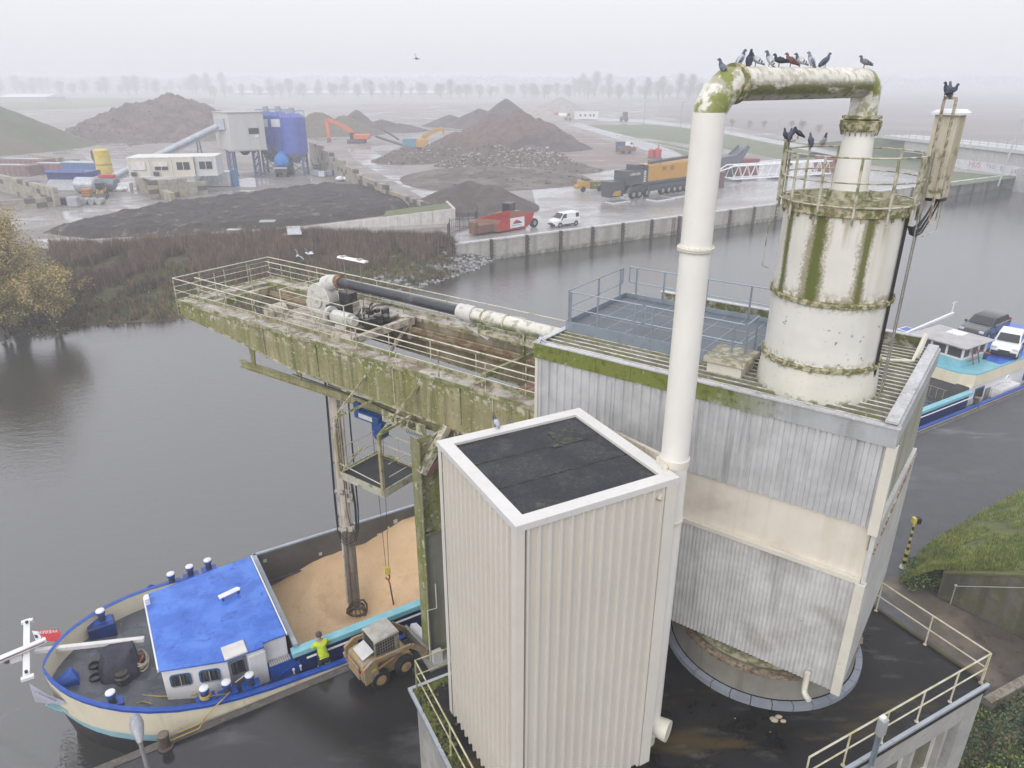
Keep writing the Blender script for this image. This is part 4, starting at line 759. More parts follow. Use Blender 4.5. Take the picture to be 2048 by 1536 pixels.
# ---------------------------------------------------------------- conveying pipe along the boom
cp_ = thing('conveying_pipe', 'black telescoping pipe sliding into a mossy white pipe above the boom', 'pipe', H((14.5, 3.0, 12.7)))
b = MB(H); b.tube([(19.95, 2.92, 14.24), (13.85, 3.0, 14.14)], .175, 24); b.build('inner_pipe', mat('black wet pipe', (.045, .047, .055), .32, 0, [('n', (.11, .11, .12), .6, 2, .52, .66)], var=.1), cp_)
b = MB(H); b.tube([(20.1, 2.92, 14.24), (19.85, 2.92, 14.24)], .24, 24); b.build('rust_collar', mat('rusty collar', (.22, .10, .04), .7, 0, [('n', (.4, .33, .25), .6, 6, .5, .6)]), cp_)
b = MB(H); b.tube([(13.95, 3.0, 14.15), (13.7, 3.0, 14.14), (13.69, 3.0, 14.14), (13.3, 3.0, 14.13)], [.27, .27, .29, .29], 24); b.box(13.3, 2.7, 13.8, 13.9, 3.3, 13.88); b.bar((13.6, 2.75, 13.85), (12.5, 2.75, 13.5), .10, .06); b.build('seal_head', whitem, cp_)
b = MB(H); b.tube([(13.3, 3.0, 14.13), (8.8, 3.05, 14.04)], .245, 24)
b.build('outer_pipe', mat('mossy white pipe', (.60, .58, .52), .5, 0, [('n', (.13, .15, .04), .85, 1.6, .44, .62, {'z': (1.30, 1.5)}), ('n', MOSS, .5, 5, .5, .62)], bump=.006), cp_)
b = MB(H)
for u_ in (12.9, 12.0): b.tube([(u_, 3.0, 14.12), (u_ - .06, 3.0, 14.12)], .27, 24)
b.build('pipe_band', creammoss, cp_)
b = MB(H); b.bar((12.9, 2.7, 13.72), (9.6, 2.72, 13.62), .10, .12); b.build('carrier_beam', creammoss, cp_)
# ---------------------------------------------------------------- telescoping unloading leg down into the hold
lt = H((20.15, 2.4, 12.5)); lb_ = at(709, 1222, .55)
lg = thing('unloading_leg', 'long telescoping cream unloading leg with hoses and dark grab basket in the grain', 'unloader leg', (lb_.x, lb_.y, .55))
ax = (lb_ - lt); LL = ax.length; ax.normalize(); sxv = V((1, 0, 0)) - ax * ax.x; sxv.normalize(); syv = ax.cross(sxv)
class LF:   # frame of the leg: x to the side, y across, z measured down the leg from the trolley
    def __call__(s, p): return lt + sxv * p[0] - syv * p[1] + ax * p[2]
LFr = LF()
legm = mat('worn cream leg', (.45, .40, .33), .55, 0, [('n', (.20, .16, .12), .7, 1.2, .5, .66, {'map': (4, 4, .5)}), ('n', (.05, .045, .04), .9, 7, .64, .68, {'map': (1, 1, .6)})], bump=.006)
duskm = mat('dusty brown tube', (.19, .155, .125), .5, .1, [('n', (.10, .085, .07), .7, 1.3, .45, .65, {'map': (6, 6, .3)}), ('n', (.34, .29, .24), .5, 3, .55, .7)], bump=.004)
z1, z2 = LL * .555, LL * .69
b = MB(LFr); 
b.prism([(.235 * math.cos(R(22.5 + 45 * k)) - .02, .235 * math.sin(R(22.5 + 45 * k))) for k in range(8)], .1, z1 + .1); b.box(.14, -.10, .1, .24, .12, z1); b.build('outer_mast', legm, lg)
b = MB(LFr); b.tube([(.0, 0, z1 - .1), (.0, 0, z2 + .05)], .20, 16); b.build('middle_mast', legm, lg)
b = MB(LFr)
for x_, r_ in ((-.12, .11), (.09, .13), (.22, .06)): b.tube([(x_, .02, z2 - .2), (x_, .02, LL - .2)], r_, 14)
b.build('suction_tube', duskm, lg)
b = MB(LFr); b.tube([(-.22, -.05, z1 + .2), (-.22, -.05, z2 + .1)], .06, 10); b.tube([(-.23, -.05, z2 + .1), (-.24, -.05, LL - .4)], .045, 10); b.build('guide_rod', mat('pale worn rod', (.52, .50, .46), .4, .2, [('n', (.25, .23, .2), .6, 4, .5, .65)]), lg)
for zc in (z1, z2):
    for x_, y_ in ((-.27, -.08), (.27, -.05), (-.02, -.24), (.14, .2)):
        b = MB(LFr); b.tube([(x_ - .06, y_, zc - .02), (x_ + .06, y_, zc - .02)], .11, 14); b.tube([(x_ - .08, y_, zc), (x_ + .08, y_, zc)], .05, 10); b.build('roller', mat('grey roller', (.34, .32, .29), .5, .2, [('n', (.1, .09, .08), .6, 9, .5, .6)]), lg)
    b = MB(LFr); b.box(-.24, -.2, zc - .12, .26, .2, zc + .08); b.build('roller_frame', legm, lg)
b = MB(LFr); b.box(.16, -.2, z1 + .75 - .5, .36, .05, z1 + .95 - .5); b.tube([(.26, -.22, z1 + .35), (.26, -.1, z1 + .35)], .09, 12); b.build('side_drive', grimy, lg)
for k in range(5):
    b = MB(LFr); x0_ = -.34 - .028 * k; zz = z2 + .35 + .12 * k; x1_ = .42 + .03 * k
    if k < 3: pts = [(x0_ + .06, -.1, .4), (x0_ + .04, -.1, z1 * .5), (x0_, -.1, z1 + .3), (x0_ + .02, -.12, z2), (x0_ + .15, -.2, zz - .1), (-.02, -.26, zz + .06), (x1_ - .16, -.2, zz - .15), (x1_ - .02, -.15, z2 - .1), (x1_, -.12, z1 + .6), (x1_ - .06, -.1, z1 - .2), (.26, -.1, z1 - 1.2)]
    else: pts = [(x1_ + .02, -.1, .6), (x1_, -.1, z1 * .6), (x1_ + .03, -.12, z1 + .8), (x1_ - .02, -.14, z2), (x1_ - .2, -.2, zz - .2), (.05, -.24, zz - .1)]
    b.tube(pts, .017, 6); b.build('hose', MC['black cable'], lg)
b = MB(LFr)
for zc in (LL * .33, LL * .45, z2 - .6): b.box(-.36, -.13, zc, -.26, -.07, zc + .06)
b.build('hose_clip', dkm, lg)
grabm = mat('dark rusty basket', (.07, .055, .045), .6, .3, [('n', (.16, .12, .09), .6, 6, .5, .65)], bump=.006)
b = MB(LFr); zc = LL - .35
ringp = lambda r_, z_, n=14, oy=0: [(r_ * math.cos(2 * math.pi * k / n) + .12, r_ * math.sin(2 * math.pi * k / n) * .8 + oy, z_) for k in range(n)]
b.tube(ringp(.30, zc + .12), .04, 6, closed=True); b.tube(ringp(.38, zc + .40), .045, 6, closed=True); b.tube(ringp(.20, zc + .62), .035, 6, closed=True)
for k in range(12):
    a = 2 * math.pi * k / 12; b.tube([(.30 * math.cos(a) + .12, .24 * math.sin(a), zc + .12), (.38 * math.cos(a) + .12, .30 * math.sin(a), zc + .4), (.20 * math.cos(a) + .12, .16 * math.sin(a), zc + .62)], .022, 5)
b.tube([(.1, -.36, zc - .32), (.52, -.36, zc - .34), (.62, -.3, zc - .1), (.60, -.3, zc + .2), (.5, -.3, zc + .42)], .045, 6); b.tube([(.08, -.3, zc - .3), (-.22, -.28, zc + .1), (-.26, -.28, zc + .3)], .04, 6); b.tube([(-.26, -.28, zc + .1), (.60, -.3, zc + .1)], .03, 6)
b.build('basket', grabm, lg)
b = MB(LFr)
for k in range(7): a = 2 * math.pi * k / 7 + .3; b.tube([(.12 + .1 * math.cos(a), .1 * math.sin(a), zc + .55), (.12 + .32 * math.cos(a), .3 * math.sin(a), zc + .72), (.12 + .45 * math.cos(a), .42 * math.sin(a), zc + .92)], [.05, .04, .015], 6)
b.build('feeder_arm', grabm, lg)
# ================================================================ blue hoist, hook
hb_ = thing('chain_hoist', 'bright blue electric hoist hanging from the mossy monorail', 'hoist', H((16.4, .95, 9.9)))
blu = mat('hoist blue', (.012, .055, .20), .4, 0, [('n', (.03, .09, .26), .5, 5, .5, .65)], var=.1)
zc = mz(16.4) - .38
b = MB(H); b.box(15.95, .72, zc - .20, 17.2, 1.18, zc + .10); b.build('body', blu, hb_, bev=.03)
b = MB(H); b.box(15.85, .74, zc - .50, 16.35, 1.16, zc - .1); b.tube([(16.1, .75, zc - .62), (16.1, 1.15, zc - .62)], .22, 18); b.build('motor', blu, hb_, bev=.03)
for q_ in ((15.3, .76, zc - .05, 15.7, 1.1, zc + .28), (17.0, .8, zc + .1, 17.3, 1.1, zc + .36)): b = MB(H); b.box(*q_); b.build('trolley_block', blu, hb_, bev=.02)
b = MB(H); b.box(16.25, .705, zc - .12, 16.95, .72, zc + .05); b.build('name_plate', mat('white label', (.62, .63, .66), .4), hb_)
hk = at(776, 1150, 2.4); ho1, ho2 = H((16.55, .95, zc - .3)), H((16.0, .95, zc - .3)); hk2 = hk + V((-.02, .03, 3.0 - hk.z)) if False else hk
hkt = thing('load_hook', 'yellow hook block with orange sling hanging on thin ropes over the grain', 'hook', hk)
b = MB(); b.tube([ho1, hk + V((-.06, 0, .42))], .011, 5); b.tube([ho2, hk + V((.06, 0, .42))], .011, 5); b.build('rope', mat('thin rope', (.05, .05, .055), .6), hkt)
b = MB(); b.box(hk.x - .11, hk.y - .07, hk.z + .05, hk.x + .11, hk.y + .07, hk.z + .42); b.build('block', yel, hkt, bev=.03)
b = MB(); b.tube([hk + V((0, 0, .06)), hk + V((.07, 0, -.06)), hk + V((.05, 0, -.2)), hk + V((-.06, 0, -.22)), hk + V((-.1, 0, -.12))], .03, 8); b.build('hook', dkm, hkt)
b = MB(); b.m = 1; b.tube([hk + V((0, 0, -.16)), hk + V((.02, 0, -.32)), hk + V((.05, 0, -.46))], .04, 8); b.m = 0; b.tube([hk + V((.05, 0, -.46)), hk + V((.13, 0, -1.5))], .032, 8); b.m = 1; b.tube([hk + V((.13, 0, -1.5)), hk + V((.15, 0, -1.68))], .04, 8); b.build('sling', [mat('dark sling', (.05, .04, .035), .7), mat('orange tip', (.55, .10, .02), .5)], hkt)
# ================================================================ maintenance basket under the boom
bk = thing('service_basket', 'mossy hanging service platform with dark floor below the boom by the column', 'platform', H((15.8, .2, 8.4)))
u0, u1, v0, v1, z0 = 14.55, 16.75, -.55, 1.3, 8.45
b = MB(H); b.box(u0, v0, z0 - .02, u1, v1, z0 + .02); b.build('floor', mat('dark chequer floor', (.05, .052, .055), .5, .2), bk)
b = MB(H)
for a in ((u0, v0 - .04, u1, v0), (u0, v1, u1, v1 + .04), (u1, v0 - .04, u1 + .04, v1 + .04), (u0 - .04, v0 - .04, u0, v1 + .04)): b.box(a[0], a[1], z0 - .16, a[2], a[3], z0 + .14)
b.build('side_plate', mat('pale mossy plate', (.44, .42, .33), .65, 0, [('n', MOSS, .7, 3, .5, .64), ('n', LICH, .7, 5, .55, .65)], bump=.006), bk)
zt_ = mz(16) + .0
for (u_, v_) in ((u0 + .03, v0), (u1, v0)):
    b = MB(H); b.bar((u_, v_, z0 - .1), (u_, v_, zt_), .11, .11); b.build('hanger_post', girdm, bk)
b = MB(H)
b.bar((u1, v0, zt_), (u1 - .5, .6, 12.0), .07); b.bar((u0 + .03, v0, zt_), (u0 - .8, .6, 12.25), .07); b.bar((u1, v0, zt_), (u1 - .9, .7, 11.2), .07); b.bar((u0 + .03, v0, zt_), (u0 - .5, .7, 11.15), .08); b.bar((u1, v0, z0), (u0 + .9, v0, z0 + 1.5), .05); b.bar((u0 + .03, v0, z0 + 1.6), (u1, v0, z0 + .05), .05); b.bar((u0, v0, z0 + 1.4), (u0 - .0, v1, z0), .05)
b.build('brace', girdm, bk)
b = MB(H)
for z_ in (z0 + .5, z0 + 1.0): b.tube([(u1, v0, z_), (u1, v1, z_), (u0, v1, z_), (u0, v0 + .3, z_)], .02, 6)
for p in ((u1, v1), (u0, v1), ((u0 + u1) / 2, v1), (u1, .4)): b.tube([(*p, z0), (*p, z0 + 1.0)], .022, 6)
b.tube([(u1, v0, z0 + .45), (u0, v0, z0 + .3)], .018, 6); b.build('guard_rail', brail, bk)
b = MB(H); b.tube([(u1 - .1, v0 + .05, zt_), (u1 - .1, v0 + .05, z0 - 1.4), (u1 - .15, v0 + .1, z0 - 2.2)], .014, 5); b.tube([(u1 - .2, v0 + .08, zt_), (u1 - .2, v0 + .06, z0 - 1.0)], .012, 5); b.build('hose', MC['black cable'], bk)
# ================================================================ barge (one hull along the near quay)
CT = 3.85
hullb = mat('barge hull blue', (.008, .035, .17), .4, 0, [('n', (.02, .03, .06), .6, 1.2, .5, .7)], var=.15)
gunb = mat('gunwale blue', (.012, .07, .36), .35, 0, [('n', (.03, .11, .42), .5, 3, .45, .7)], var=.1)
hullc = mat('hull cream', (.72, .66, .51), .45, 0, [('st', (.42, .34, .22), .5, 1.4, .52, .75), ('n', (.30, .24, .17), .4, 3, .6, .75)], var=.04)
aquah = mat('hull aqua stripe', (.36, .63, .72), .4, 0, [('n', (.5, .7, .76), .5, 1.6, .45, .7)], var=.05)
aqua = mat('light aqua paint', (.20, .48, .56), .4, 0, [('n', (.34, .56, .62), .5, 1.6, .45, .7)], var=.06)
blkh = mat('black hull bottom', (.018, .018, .022), .4, 0, [('n', (.04, .04, .042), .6, 2, .5, .7)])
deckg = mat('grey deck paint', (.10, .11, .13), .35, 0, [('n', (.05, .055, .065), .7, .8, .45, .62, {'r': .15}), ('n', (.17, .18, .2), .5, 3, .55, .7)], bump=.003)
roofb = mat('blue cabin roof', (.038, .13, .53), .35, 0, [('n', (.085, .22, .68), .8, .9, .42, .62), ('n', (.012, .07, .42), .8, 2.6, .56, .72), ('n', (.10, .23, .66), .4, 9, .55, .7)], var=.08, bump=.003, bs=4)
whp = mat('white barge paint', (.72, .72, .74), .35, 0, [('st', (.52, .52, .52), .3, 2, .55, .75)], var=.03)
bg = thing('cargo_barge', 'long blue and cream cargo barge moored at the quay with bow cabin and grain hold', 'barge', Q((26, CT, 0)))
def hw(s, k):   # half breadth at station s; k 1 deck .. 0 waterline
    e = 5.6 if k > .5 else 7.2; s0 = -2.98 if k > .5 else -2.6; t = max(0, min(1, (s - s0) / e)); f = (1 - (1 - t) ** 2.3) ** .62 if k > .5 else (1 - (1 - t) ** 2.0) ** .8
    aft = 1 - max(0, (s - 58) / 9) ** 2; return 3.84 * f * math.sqrt(max(0, aft))
def sheer(s): return 2.0 + 1.25 * max(0, (5 - s) / 8.25) ** 1.3
st = [-2.98, -2.94, -2.86, -2.75, -2.55, -2.3, -1.95, -1.5, -.9, -.2, .6, 1.5, 2.5, 3.6, 6, 12, 20, 30, 42, 52, 58, 62, 65, 66.6, 67]
for name, m, lv in (('hull_bottom', blkh, [(-.6, .3, 0), (.15, .45, 0), (.72, .78, 0)]), ('hull_stripe', aquah, [(.72, .78, 0), (1.12, .88, 0)]), ('hull_side', hullc, [(1.12, .88, 0), (None, .985, -.10)]), ('gunwale', gunb, [(None, .98, -.10), (None, 1, 0), (None, .965, .015), (None, .94, 0)])):
    b = MB(Q); prev = None
    for sd in (-1, 1):
        prev = None
        for s in st:
            row = []
            for z, k, dz in lv:
                s_ = s + (1 - k) * .65 * max(0, (1 - (s + 3.25) / 6)) if s < 2.75 else s
                h0, h1 = hw(s, 0) * (1 if s > -2.6 else 0), hw(s, 1)
                if k > .9: h = h1 * (k if k > .98 else 1) - (0 if k >= .98 else (.11 if k > .95 else .20)); h = max(h, 0)
                else: h = h0 + (h1 - h0) * k
                row.append(b.P((s_, CT + sd * h, sheer(s) + dz if z is None else (z + (sheer(s) - 2.0) * .6 if z > .7 else z))))
            if prev:
                for j in range(len(row) - 1): b.F(prev[j], row[j], row[j + 1], prev[j + 1])
            prev = row
    b.build(name, m, bg)
def dkz(s): return max(1.6, sheer(s) - .72)
# inner bulwark and decks
b = MB(Q); pr = None
for sd in (-1, 1):
    pr = None
    for s in [x for x in st if x <= 3.6]:
        h = max(0, hw(s, 1) - .20); row = (b.P((s, CT + sd * h, sheer(s) - .02)), b.P((s + .05, CT + sd * max(0, h - .04), dkz(s) - .05)))
        if pr: b.F(pr[0], row[0], row[1], pr[1])
        pr = row
b.build('bulwark_inside', hullc, bg)
b = MB(Q); pr = None
for s in [x for x in st if x <= 3.6] + [4.6]:
    h = max(0, hw(s, 1) - .20); row = (b.P((s, CT - h, dkz(s))), b.P((s, CT + h, dkz(s))))
    if pr: b.F(pr[0], row[0], row[1], pr[1])
    pr = row
b.build('fore_deck', deckg, bg)
b = MB(Q)
for t0, t1 in ((CT - 3.72, CT - 2.95), (CT + 2.95, CT + 3.72)): b.box(3.6, t0, 1.38, 49, t1, 1.42)
b.build('side_deck', deckg, bg)
# hold
h0, h1, tn, tf = 4.75, 48.8, CT - 3.02, CT + 3.1
b = MB(Q); b.box(h0, tn - .06, 1.4, h1, tn, 2.5)
for k in range(25): b.box(h0 + .6 + k * 1.5, tn - .16, 1.42, h0 + .66 + k * 1.5, tn - .06, 2.45)
b.box(h0, tf, 1.4, h1, tf + .06, 2.8); b.build('coaming', hullb, bg)
b = MB(Q); b.box(h0 - .25, tn - .25, 2.48, h1, tn + .10, 2.70); b.build('coaming_top', aqua, bg, bev=.02)
b = MB(Q); b.tube([(h0 + .2, tn - .28, 2.32), (h1, tn - .28, 2.32)], .04, 6); b.build('side_rail', whp, bg)
b = MB(Q); b.box(h0 - .1, tf - .0, 2.78, h1, tf + .14, 2.86); b.box(h0 - .14, tn, 2.62, h0 + .02, tf + .1, 2.86); b.build('coaming_edge', mat('pale blue grey edge', (.34, .38, .44), .4, .1), bg)
wallin = mat('grey hold lining', (.11, .108, .105), .5, .1, [('n', (.075, .072, .07), .7, .35, .45, .6), ('n', (.2, .19, .18), .3, 3, .6, .75)], bump=.003)
b = MB(Q); b.box(h0 + .02, tf - .04, -1.8, h1, tf, 2.8); b.box(h0 + .02, tn, -1.8, h1, tn + .04, 2.5); b.box(h0 + .02, tn + .04, -1.8, h0 + .06, tf - .04, 2.7); b.box(h1 - .06, tn + .04, -1.8, h1, tf - .04, 2.9); b.box(h0, tn, -1.9, h1, tf, -1.8); b.build('hold_lining', wallin, bg)
b = MB(Q); random.seed(9)
for px, py in ((530, 1122), (641, 1108), (709, 1061), (758, 1071), (777, 1055), (787, 1064), (791, 1043)):
    d = ray(px, py); o = V((0, 0, CAMZ)); yv = Q.y; tt = (tf - .045 - (o - Q.o).dot(yv)) / d.dot(yv); p = Q.inv(o + d * tt); s_ = ru(.05, .1); b.box(p.x - s_, tf - .05, p.z - s_, p.x + s_, tf - .041, p.z + s_ * 1.2)
b.build('paint_patch', mat('white patch', (.55, .55, .53), .6), bg)
# grain heap
grain = mat('wheat grain', (.70, .49, .285), .85, 0, [('n', (.76, .55, .33), .8, .5, .42, .62), ('n', (.55, .35, .20), .5, 1.6, .52, .7), ('n', (.44, .27, .15), .6, 60, .45, .6)], var=.05, bump=.012, bs=70)
b = MB(Q); rows = []; lp = Q.inv(lb_)
for i in range(121):
    s = h0 + .05 + (22 - h0) * i / 120; row = []
    for j in range(41):
        t = tn + .03 + (tf - tn - .07) * j / 40
        far = 1.7 - max(0, (7.5 - s)) * .25 + max(0, s - 9.5) * .33; near = .35 + max(0, s - 9) * .15
        k = (t - tn) / (tf - tn); z = near + (far - near) * (k ** 1.1)
        r_ = math.hypot(s - lp.x, t - lp.y); z = min(z, .42 + max(0, r_ - .5) * .55); z += .05 * NZ.fractal(V((s * .8, t * .8, 0)), 1, 2, 4) + .02 * NZ.noise(V((s * 5, t * 5, 3)))
        row.append(b.P((s, t, min(2.3, max(-1.4, z)))))
    rows.append(row)
for A, B in zip(rows, rows[1:]):
    for j in range(40): b.F(A[j], A[j + 1], B[j + 1], B[j])
gh = b.build('grain_heap', grain, None, smooth=80); props(gh, 'heap of golden brown grain filling the open hold of the barge', 'grain', kind='stuff')
# fore cabin: outline surveyed at roof height
zr_ = 3.2
rA, rB, rC, rN3, rN2, rN1, rK, rD = [Q.inv(at(x, y, 3.23)) for x, y in ((288, 1190), (500, 1112), (571, 1268), (525, 1285), (528, 1293), (494, 1305), (452, 1321), (318, 1342))]
rC.x = rB.x = max(rC.x, rB.x); ctr = (rA + rB + rC + rD) / 4; c0, c1, ta, tb2 = rD.x, rC.x, rK.y, rA.y
def inset(P, d): return [p + (ctr - p).normalized() * d for p in P]
RP = [rD, rK, rN1, rN2, rN3, rC, rB, rA]
b = MB(Q); b.prism([p.xy for p in inset(RP, .08)], 1.6, zr_ - .05); b.build('cabin_wall', whp, bg, bev=.03)
b = MB(Q); b.prism([p.xy for p in RP], zr_ - .05, zr_ + .03); b.build('cabin_roof', roofb, bg, bev=.015)
b = MB(Q); b.bar((rD.x - .03, rD.y + .1, zr_ - .04), (rA.x - .03, rA.y - .1, zr_ - .04), .05, .12); b.bar((rC.x + .04, rC.y, zr_), (rB.x + .04, rB.y, zr_), .05, .08); b.build('roof_trim', whp, bg)
glass = mat('dark window glass', (.02, .022, .026), .08, 0, [('n', (.12, .12, .12), .7, 3, .5, .56, {'map': (6, 6, .3)})], spec=.6)
wD, wK, wN = [p + (ctr - p).normalized() * .08 for p in (rD, rK, rN1)]; wD.z = wK.z = wN.z = 0
wd_ = (wK - wD).normalized(); wn_ = V((wd_.y, -wd_.x, 0)); LW = (wK - wD).length
for w0_, w1_ in ((LW * .10, LW * .43), (LW * .55, LW * .88)):
    a = wD + wd_ * w0_ + wn_ * .02; c = wD + wd_ * w1_ + wn_ * .02
    b = MB(Q); r_ = .12; pts = []
    for cx_, cz_, a0 in ((c, 2.92, 0), (a, 2.92, 90), (a, 2.38, 180), (c, 2.38, 270)):
        for k in range(4): an = R(a0 + k * 30); inx = -r_ if a0 in (0, 270) else r_; inz = -r_ if a0 < 180 else r_; p = cx_ + wd_ * (inx + r_ * math.cos(an)); pts.append((p.x, p.y, cz_ + inz + r_ * math.sin(an)))
    b.ext(pts, wn_ * .03); fr_ = b.build('window', mat('blue grey window frame', (.03, .10, .26), .4), bg)
    b = MB(Q); cxs = sum((V(p) for p in pts), V((0, 0, 0))) / len(pts); b.ext([cxs + (V(p) - cxs) * .86 + wn_ * .03 for p in pts], wn_ * .006); b.build('pane', glass, fr_)
    b = MB(Q); m0 = (a + c) / 2 + wn_ * .03; b.bar(m0 + V((0, 0, 2.42)), m0 + V((0, 0, 2.88)), .03); b.bar(a + wd_ * .08 + wn_ * .03 + V((0, 0, 2.42)), c - wd_ * .08 + wn_ * .03 + V((0, 0, 2.42)), .03); b.build('mullion', MC['grey lamp housing'], fr_)
nd_ = (wN - wK).normalized(); nn_ = V((nd_.y, -nd_.x, 0)); LN = (wN - wK).length
b = MB(Q); b.ext([wK + nd_ * .03 + V((0, 0, 1.75)), wK + nd_ * (LN - .03) + V((0, 0, 1.75)), wK + nd_ * (LN - .03) + V((0, 0, 3.08)), wK + nd_ * .03 + V((0, 0, 3.08))], nn_ * .03); dr = b.build('door', mat('grey door', (.16, .17, .19), .3), bg)
b = MB(Q); b.ext([wK + nd_ * .12 + V((0, 0, 2.45)), wK + nd_ * (LN - .12) + V((0, 0, 2.45)), wK + nd_ * (LN - .12) + V((0, 0, 2.98)), wK + nd_ * .12 + V((0, 0, 2.98))], nn_ * .04); b.build('pane', glass, dr)
b = MB(Q); b.tube([wK + nd_ * .15 + nn_ * .07 + V((0, 0, 2.15)), wK + nd_ * (LN - .15) + nn_ * .07 + V((0, 0, 2.32))], .02, 6); b.build('handle', whp, dr)
b = MB(Q); b.ext([wK - nd_ * .04 + nn_ * .12 + V((0, 0, zr_ + .04)), wN + nd_ * .04 + nn_ * .12 + V((0, 0, zr_ + .04)), wN + nd_ * .04 - nn_ * .55 + V((0, 0, zr_ + .04)), wK - nd_ * .04 - nn_ * .55 + V((0, 0, zr_ + .04))], (0, 0, .08)); b.build('hatch_cover', mat('pale hatch', (.62, .60, .57), .4), bg, bev=.02)
b = MB(Q); b.box(rN1.x, rN2.y + .02, 1.6, rN2.x + .02, rN3.y + .3, 3.0); b.box(rN2.x + .02, rN3.y + .05, 2.2, rC.x, rN3.y + .2, 3.12); b.build('side_casing', whp, bg, bev=.02)
lx = rN2.x + .05
b = MB(Q); b.box(lx, rN2.y - .05, 1.6, c1 + .15, rN3.y + .02, 2.28); b.ext([(c1 - .9, rN2.y - .08, 1.6), (c1 + .9, rN2.y - .08, 1.6), (c1 + .9, rN2.y - .08, 2.4)], (0, .05, 0)); b.build('locker', gunb, bg)
b = MB(Q)
for k in range(10): b.box(lx + .03 + k * .075, rN2.y - .04, 2.28, lx + .085 + k * .075, rN3.y, 2.31)
b.build('locker_grate', mat('pale ribbed mat', (.42, .40, .37), .6), bg)
b = MB(Q); px_ = Q.inv(at(462, 1195, zr_)); b.off = Matrix.Translation((px_.x, px_.y, zr_)) @ Matrix.Rotation(R(12), 4, 'Z'); b.ext([(-.45, -.10, .22), (.33, -.10, .22), (.40, 0, .22), (.33, .14, .22), (-.42, .14, .22)], (0, 0, .03)); b.build('roof_hatch', mat('white hatch', (.78, .79, .80), .3), bg)
b = MB(Q); b.off = Matrix.Translation((px_.x, px_.y, zr_)) @ Matrix.Rotation(R(12), 4, 'Z')
for x_ in (-.3, .3): b.box(x_ - .03, -.05, 0, x_ + .03, .05, .22)
b.build('hatch_leg', gunb, bg)
b = MB(Q); px_ = Q.inv(at(294, 1208, zr_)); b.box(px_.x - .05, px_.y - .12, zr_, px_.x + .12, px_.y + .2, zr_ + .3); b.build('lamp_box', whp, bg, bev=.02)
# bollards of the barge, each bolted to the gunwale
def bitt(px, py, z, lab=None, rope=False, h=.48, r=.15):
    p = Q.inv(at(px, py, z)); b = MB(Q); b.m = 0; b.lathe((p.x, p.y), [(r * .8, z), (r * .8, z + h * .75)], 18); b.m = 1; b.box(p.x - .3, p.y - .2, z - .35, p.x + .3, p.y + .2, z + .01); b.lathe((p.x, p.y), [(r, z + h * .62), (r * 1.05, z + h * .7), (r * 1.05, z + h * .88)], 18); b.m = 2; b.lathe((p.x, p.y), [(r * 1.05, z + h * .88), (r * 1.0, z + h * .97), (r * .7, z + h), (0, z + h + .01)], 18)
    b.build('bitt', [mat('dark bitt', (.04, .045, .06), .5), gunb, whp], bg); return p
bts = [bitt(*a) for a in ((345, 1165, 2.35), (382, 1150, 2.25), (418, 1137, 2.2), (205, 1240, 2.65), (226, 1405, 2.55), (412, 1396, 2.3), (456, 1384, 2.25), (502, 1369, 2.2))]
def small_bitts():
    b = MB(Q)
    for px, py in ((588, 1343), (602, 1336), (689, 1310)): p = Q.inv(at(px, py, 1.8)); b.lathe((p.x, p.y), [(.03, 1.7), (.03, 1.86), (.05, 1.87), (.045, 1.93), (0, 1.95)], 10)
    b.build('cleat', whp, bg)
small_bitts()
# ropes
ropem = mat('yellow rope', (.46, .33, .10), .8, 0, [('n', (.30, .20, .08), .6, 20, .45, .6)], bump=.01)
def rope(pts, nm='mooring_rope', lab=None, r=.022, m=None):
    b = MB(); b.tube(pts, r, 6); o = b.build(nm, m or ropem, None if lab else bg)
    if lab: props(o, lab, 'rope')
    return o
b5 = Q((bts[5].x, bts[5].y, 2.5)); b6 = Q((bts[6].x, bts[6].y, 2.45)); qb = at(331, 1486, 1.8)
b = MB(Q)
for k in range(3): b.tube([(bts[5].x + .16 * math.cos(a), bts[5].y + .16 * math.sin(a), 2.36 + .05 * k) for a in [j * .63 for j in range(10)]], .03, 6, closed=True)
b.build('rope_coil', ropem, bg)
rope([b5 + V((.05, -.1, -.05)), b6 + V((.05, -.16, -.1)), at(455, 1386, 2.3)], r=.02, m=mat('brown rope', (.20, .14, .09), .8))
rope([b6 + V((.12, -.12, -.08)), at(444, 1400, 2.5), at(414, 1430, 2.2), at(400, 1446, 2.05), qb + V((.12, .02, .25))], lab='yellow mooring rope from the bow bollard of the barge to the quay bollard')
rope([at(414, 1431, 2.04), at(398, 1457, 1.93), qb + V((.16, -.05, .14)), qb + V((.05, -.15, .08)), qb + V((-.14, -.05, .08)), qb + V((-.12, .1, .1))], lab='second strand of yellow rope looped round the quay bollard', nm='mooring_rope')
dz = 2.02
rope([at(412, 1383, 2.2), at(380, 1391, 1.85), at(320, 1393, 1.92), at(240, 1387, dz), at(190, 1378, dz), at(180, 1368, dz), at(178, 1340, dz), at(190, 1318, dz), at(206, 1302, dz), at(220, 1272, dz), at(238, 1262, dz), at(243, 1248, dz), at(225, 1246, dz)], r=.025, nm='deck_rope')
rope([at(222, 1389, dz), at(195, 1386, dz), at(135, 1383, 2.3)], r=.012, nm='deck_line', m=whp)
rope([at(273, 1407, dz), at(285, 1403, dz), at(305, 1407, dz)], r=.02, nm='deck_line')
rope([at(72, 1400, 2.0), at(0, 1437, .6), at(-60, 1470, 0.1)], r=.012, nm='mooring_line', lab='thin grey line running from the bow to the water', m=mat('grey line', (.25, .25, .25), .7))
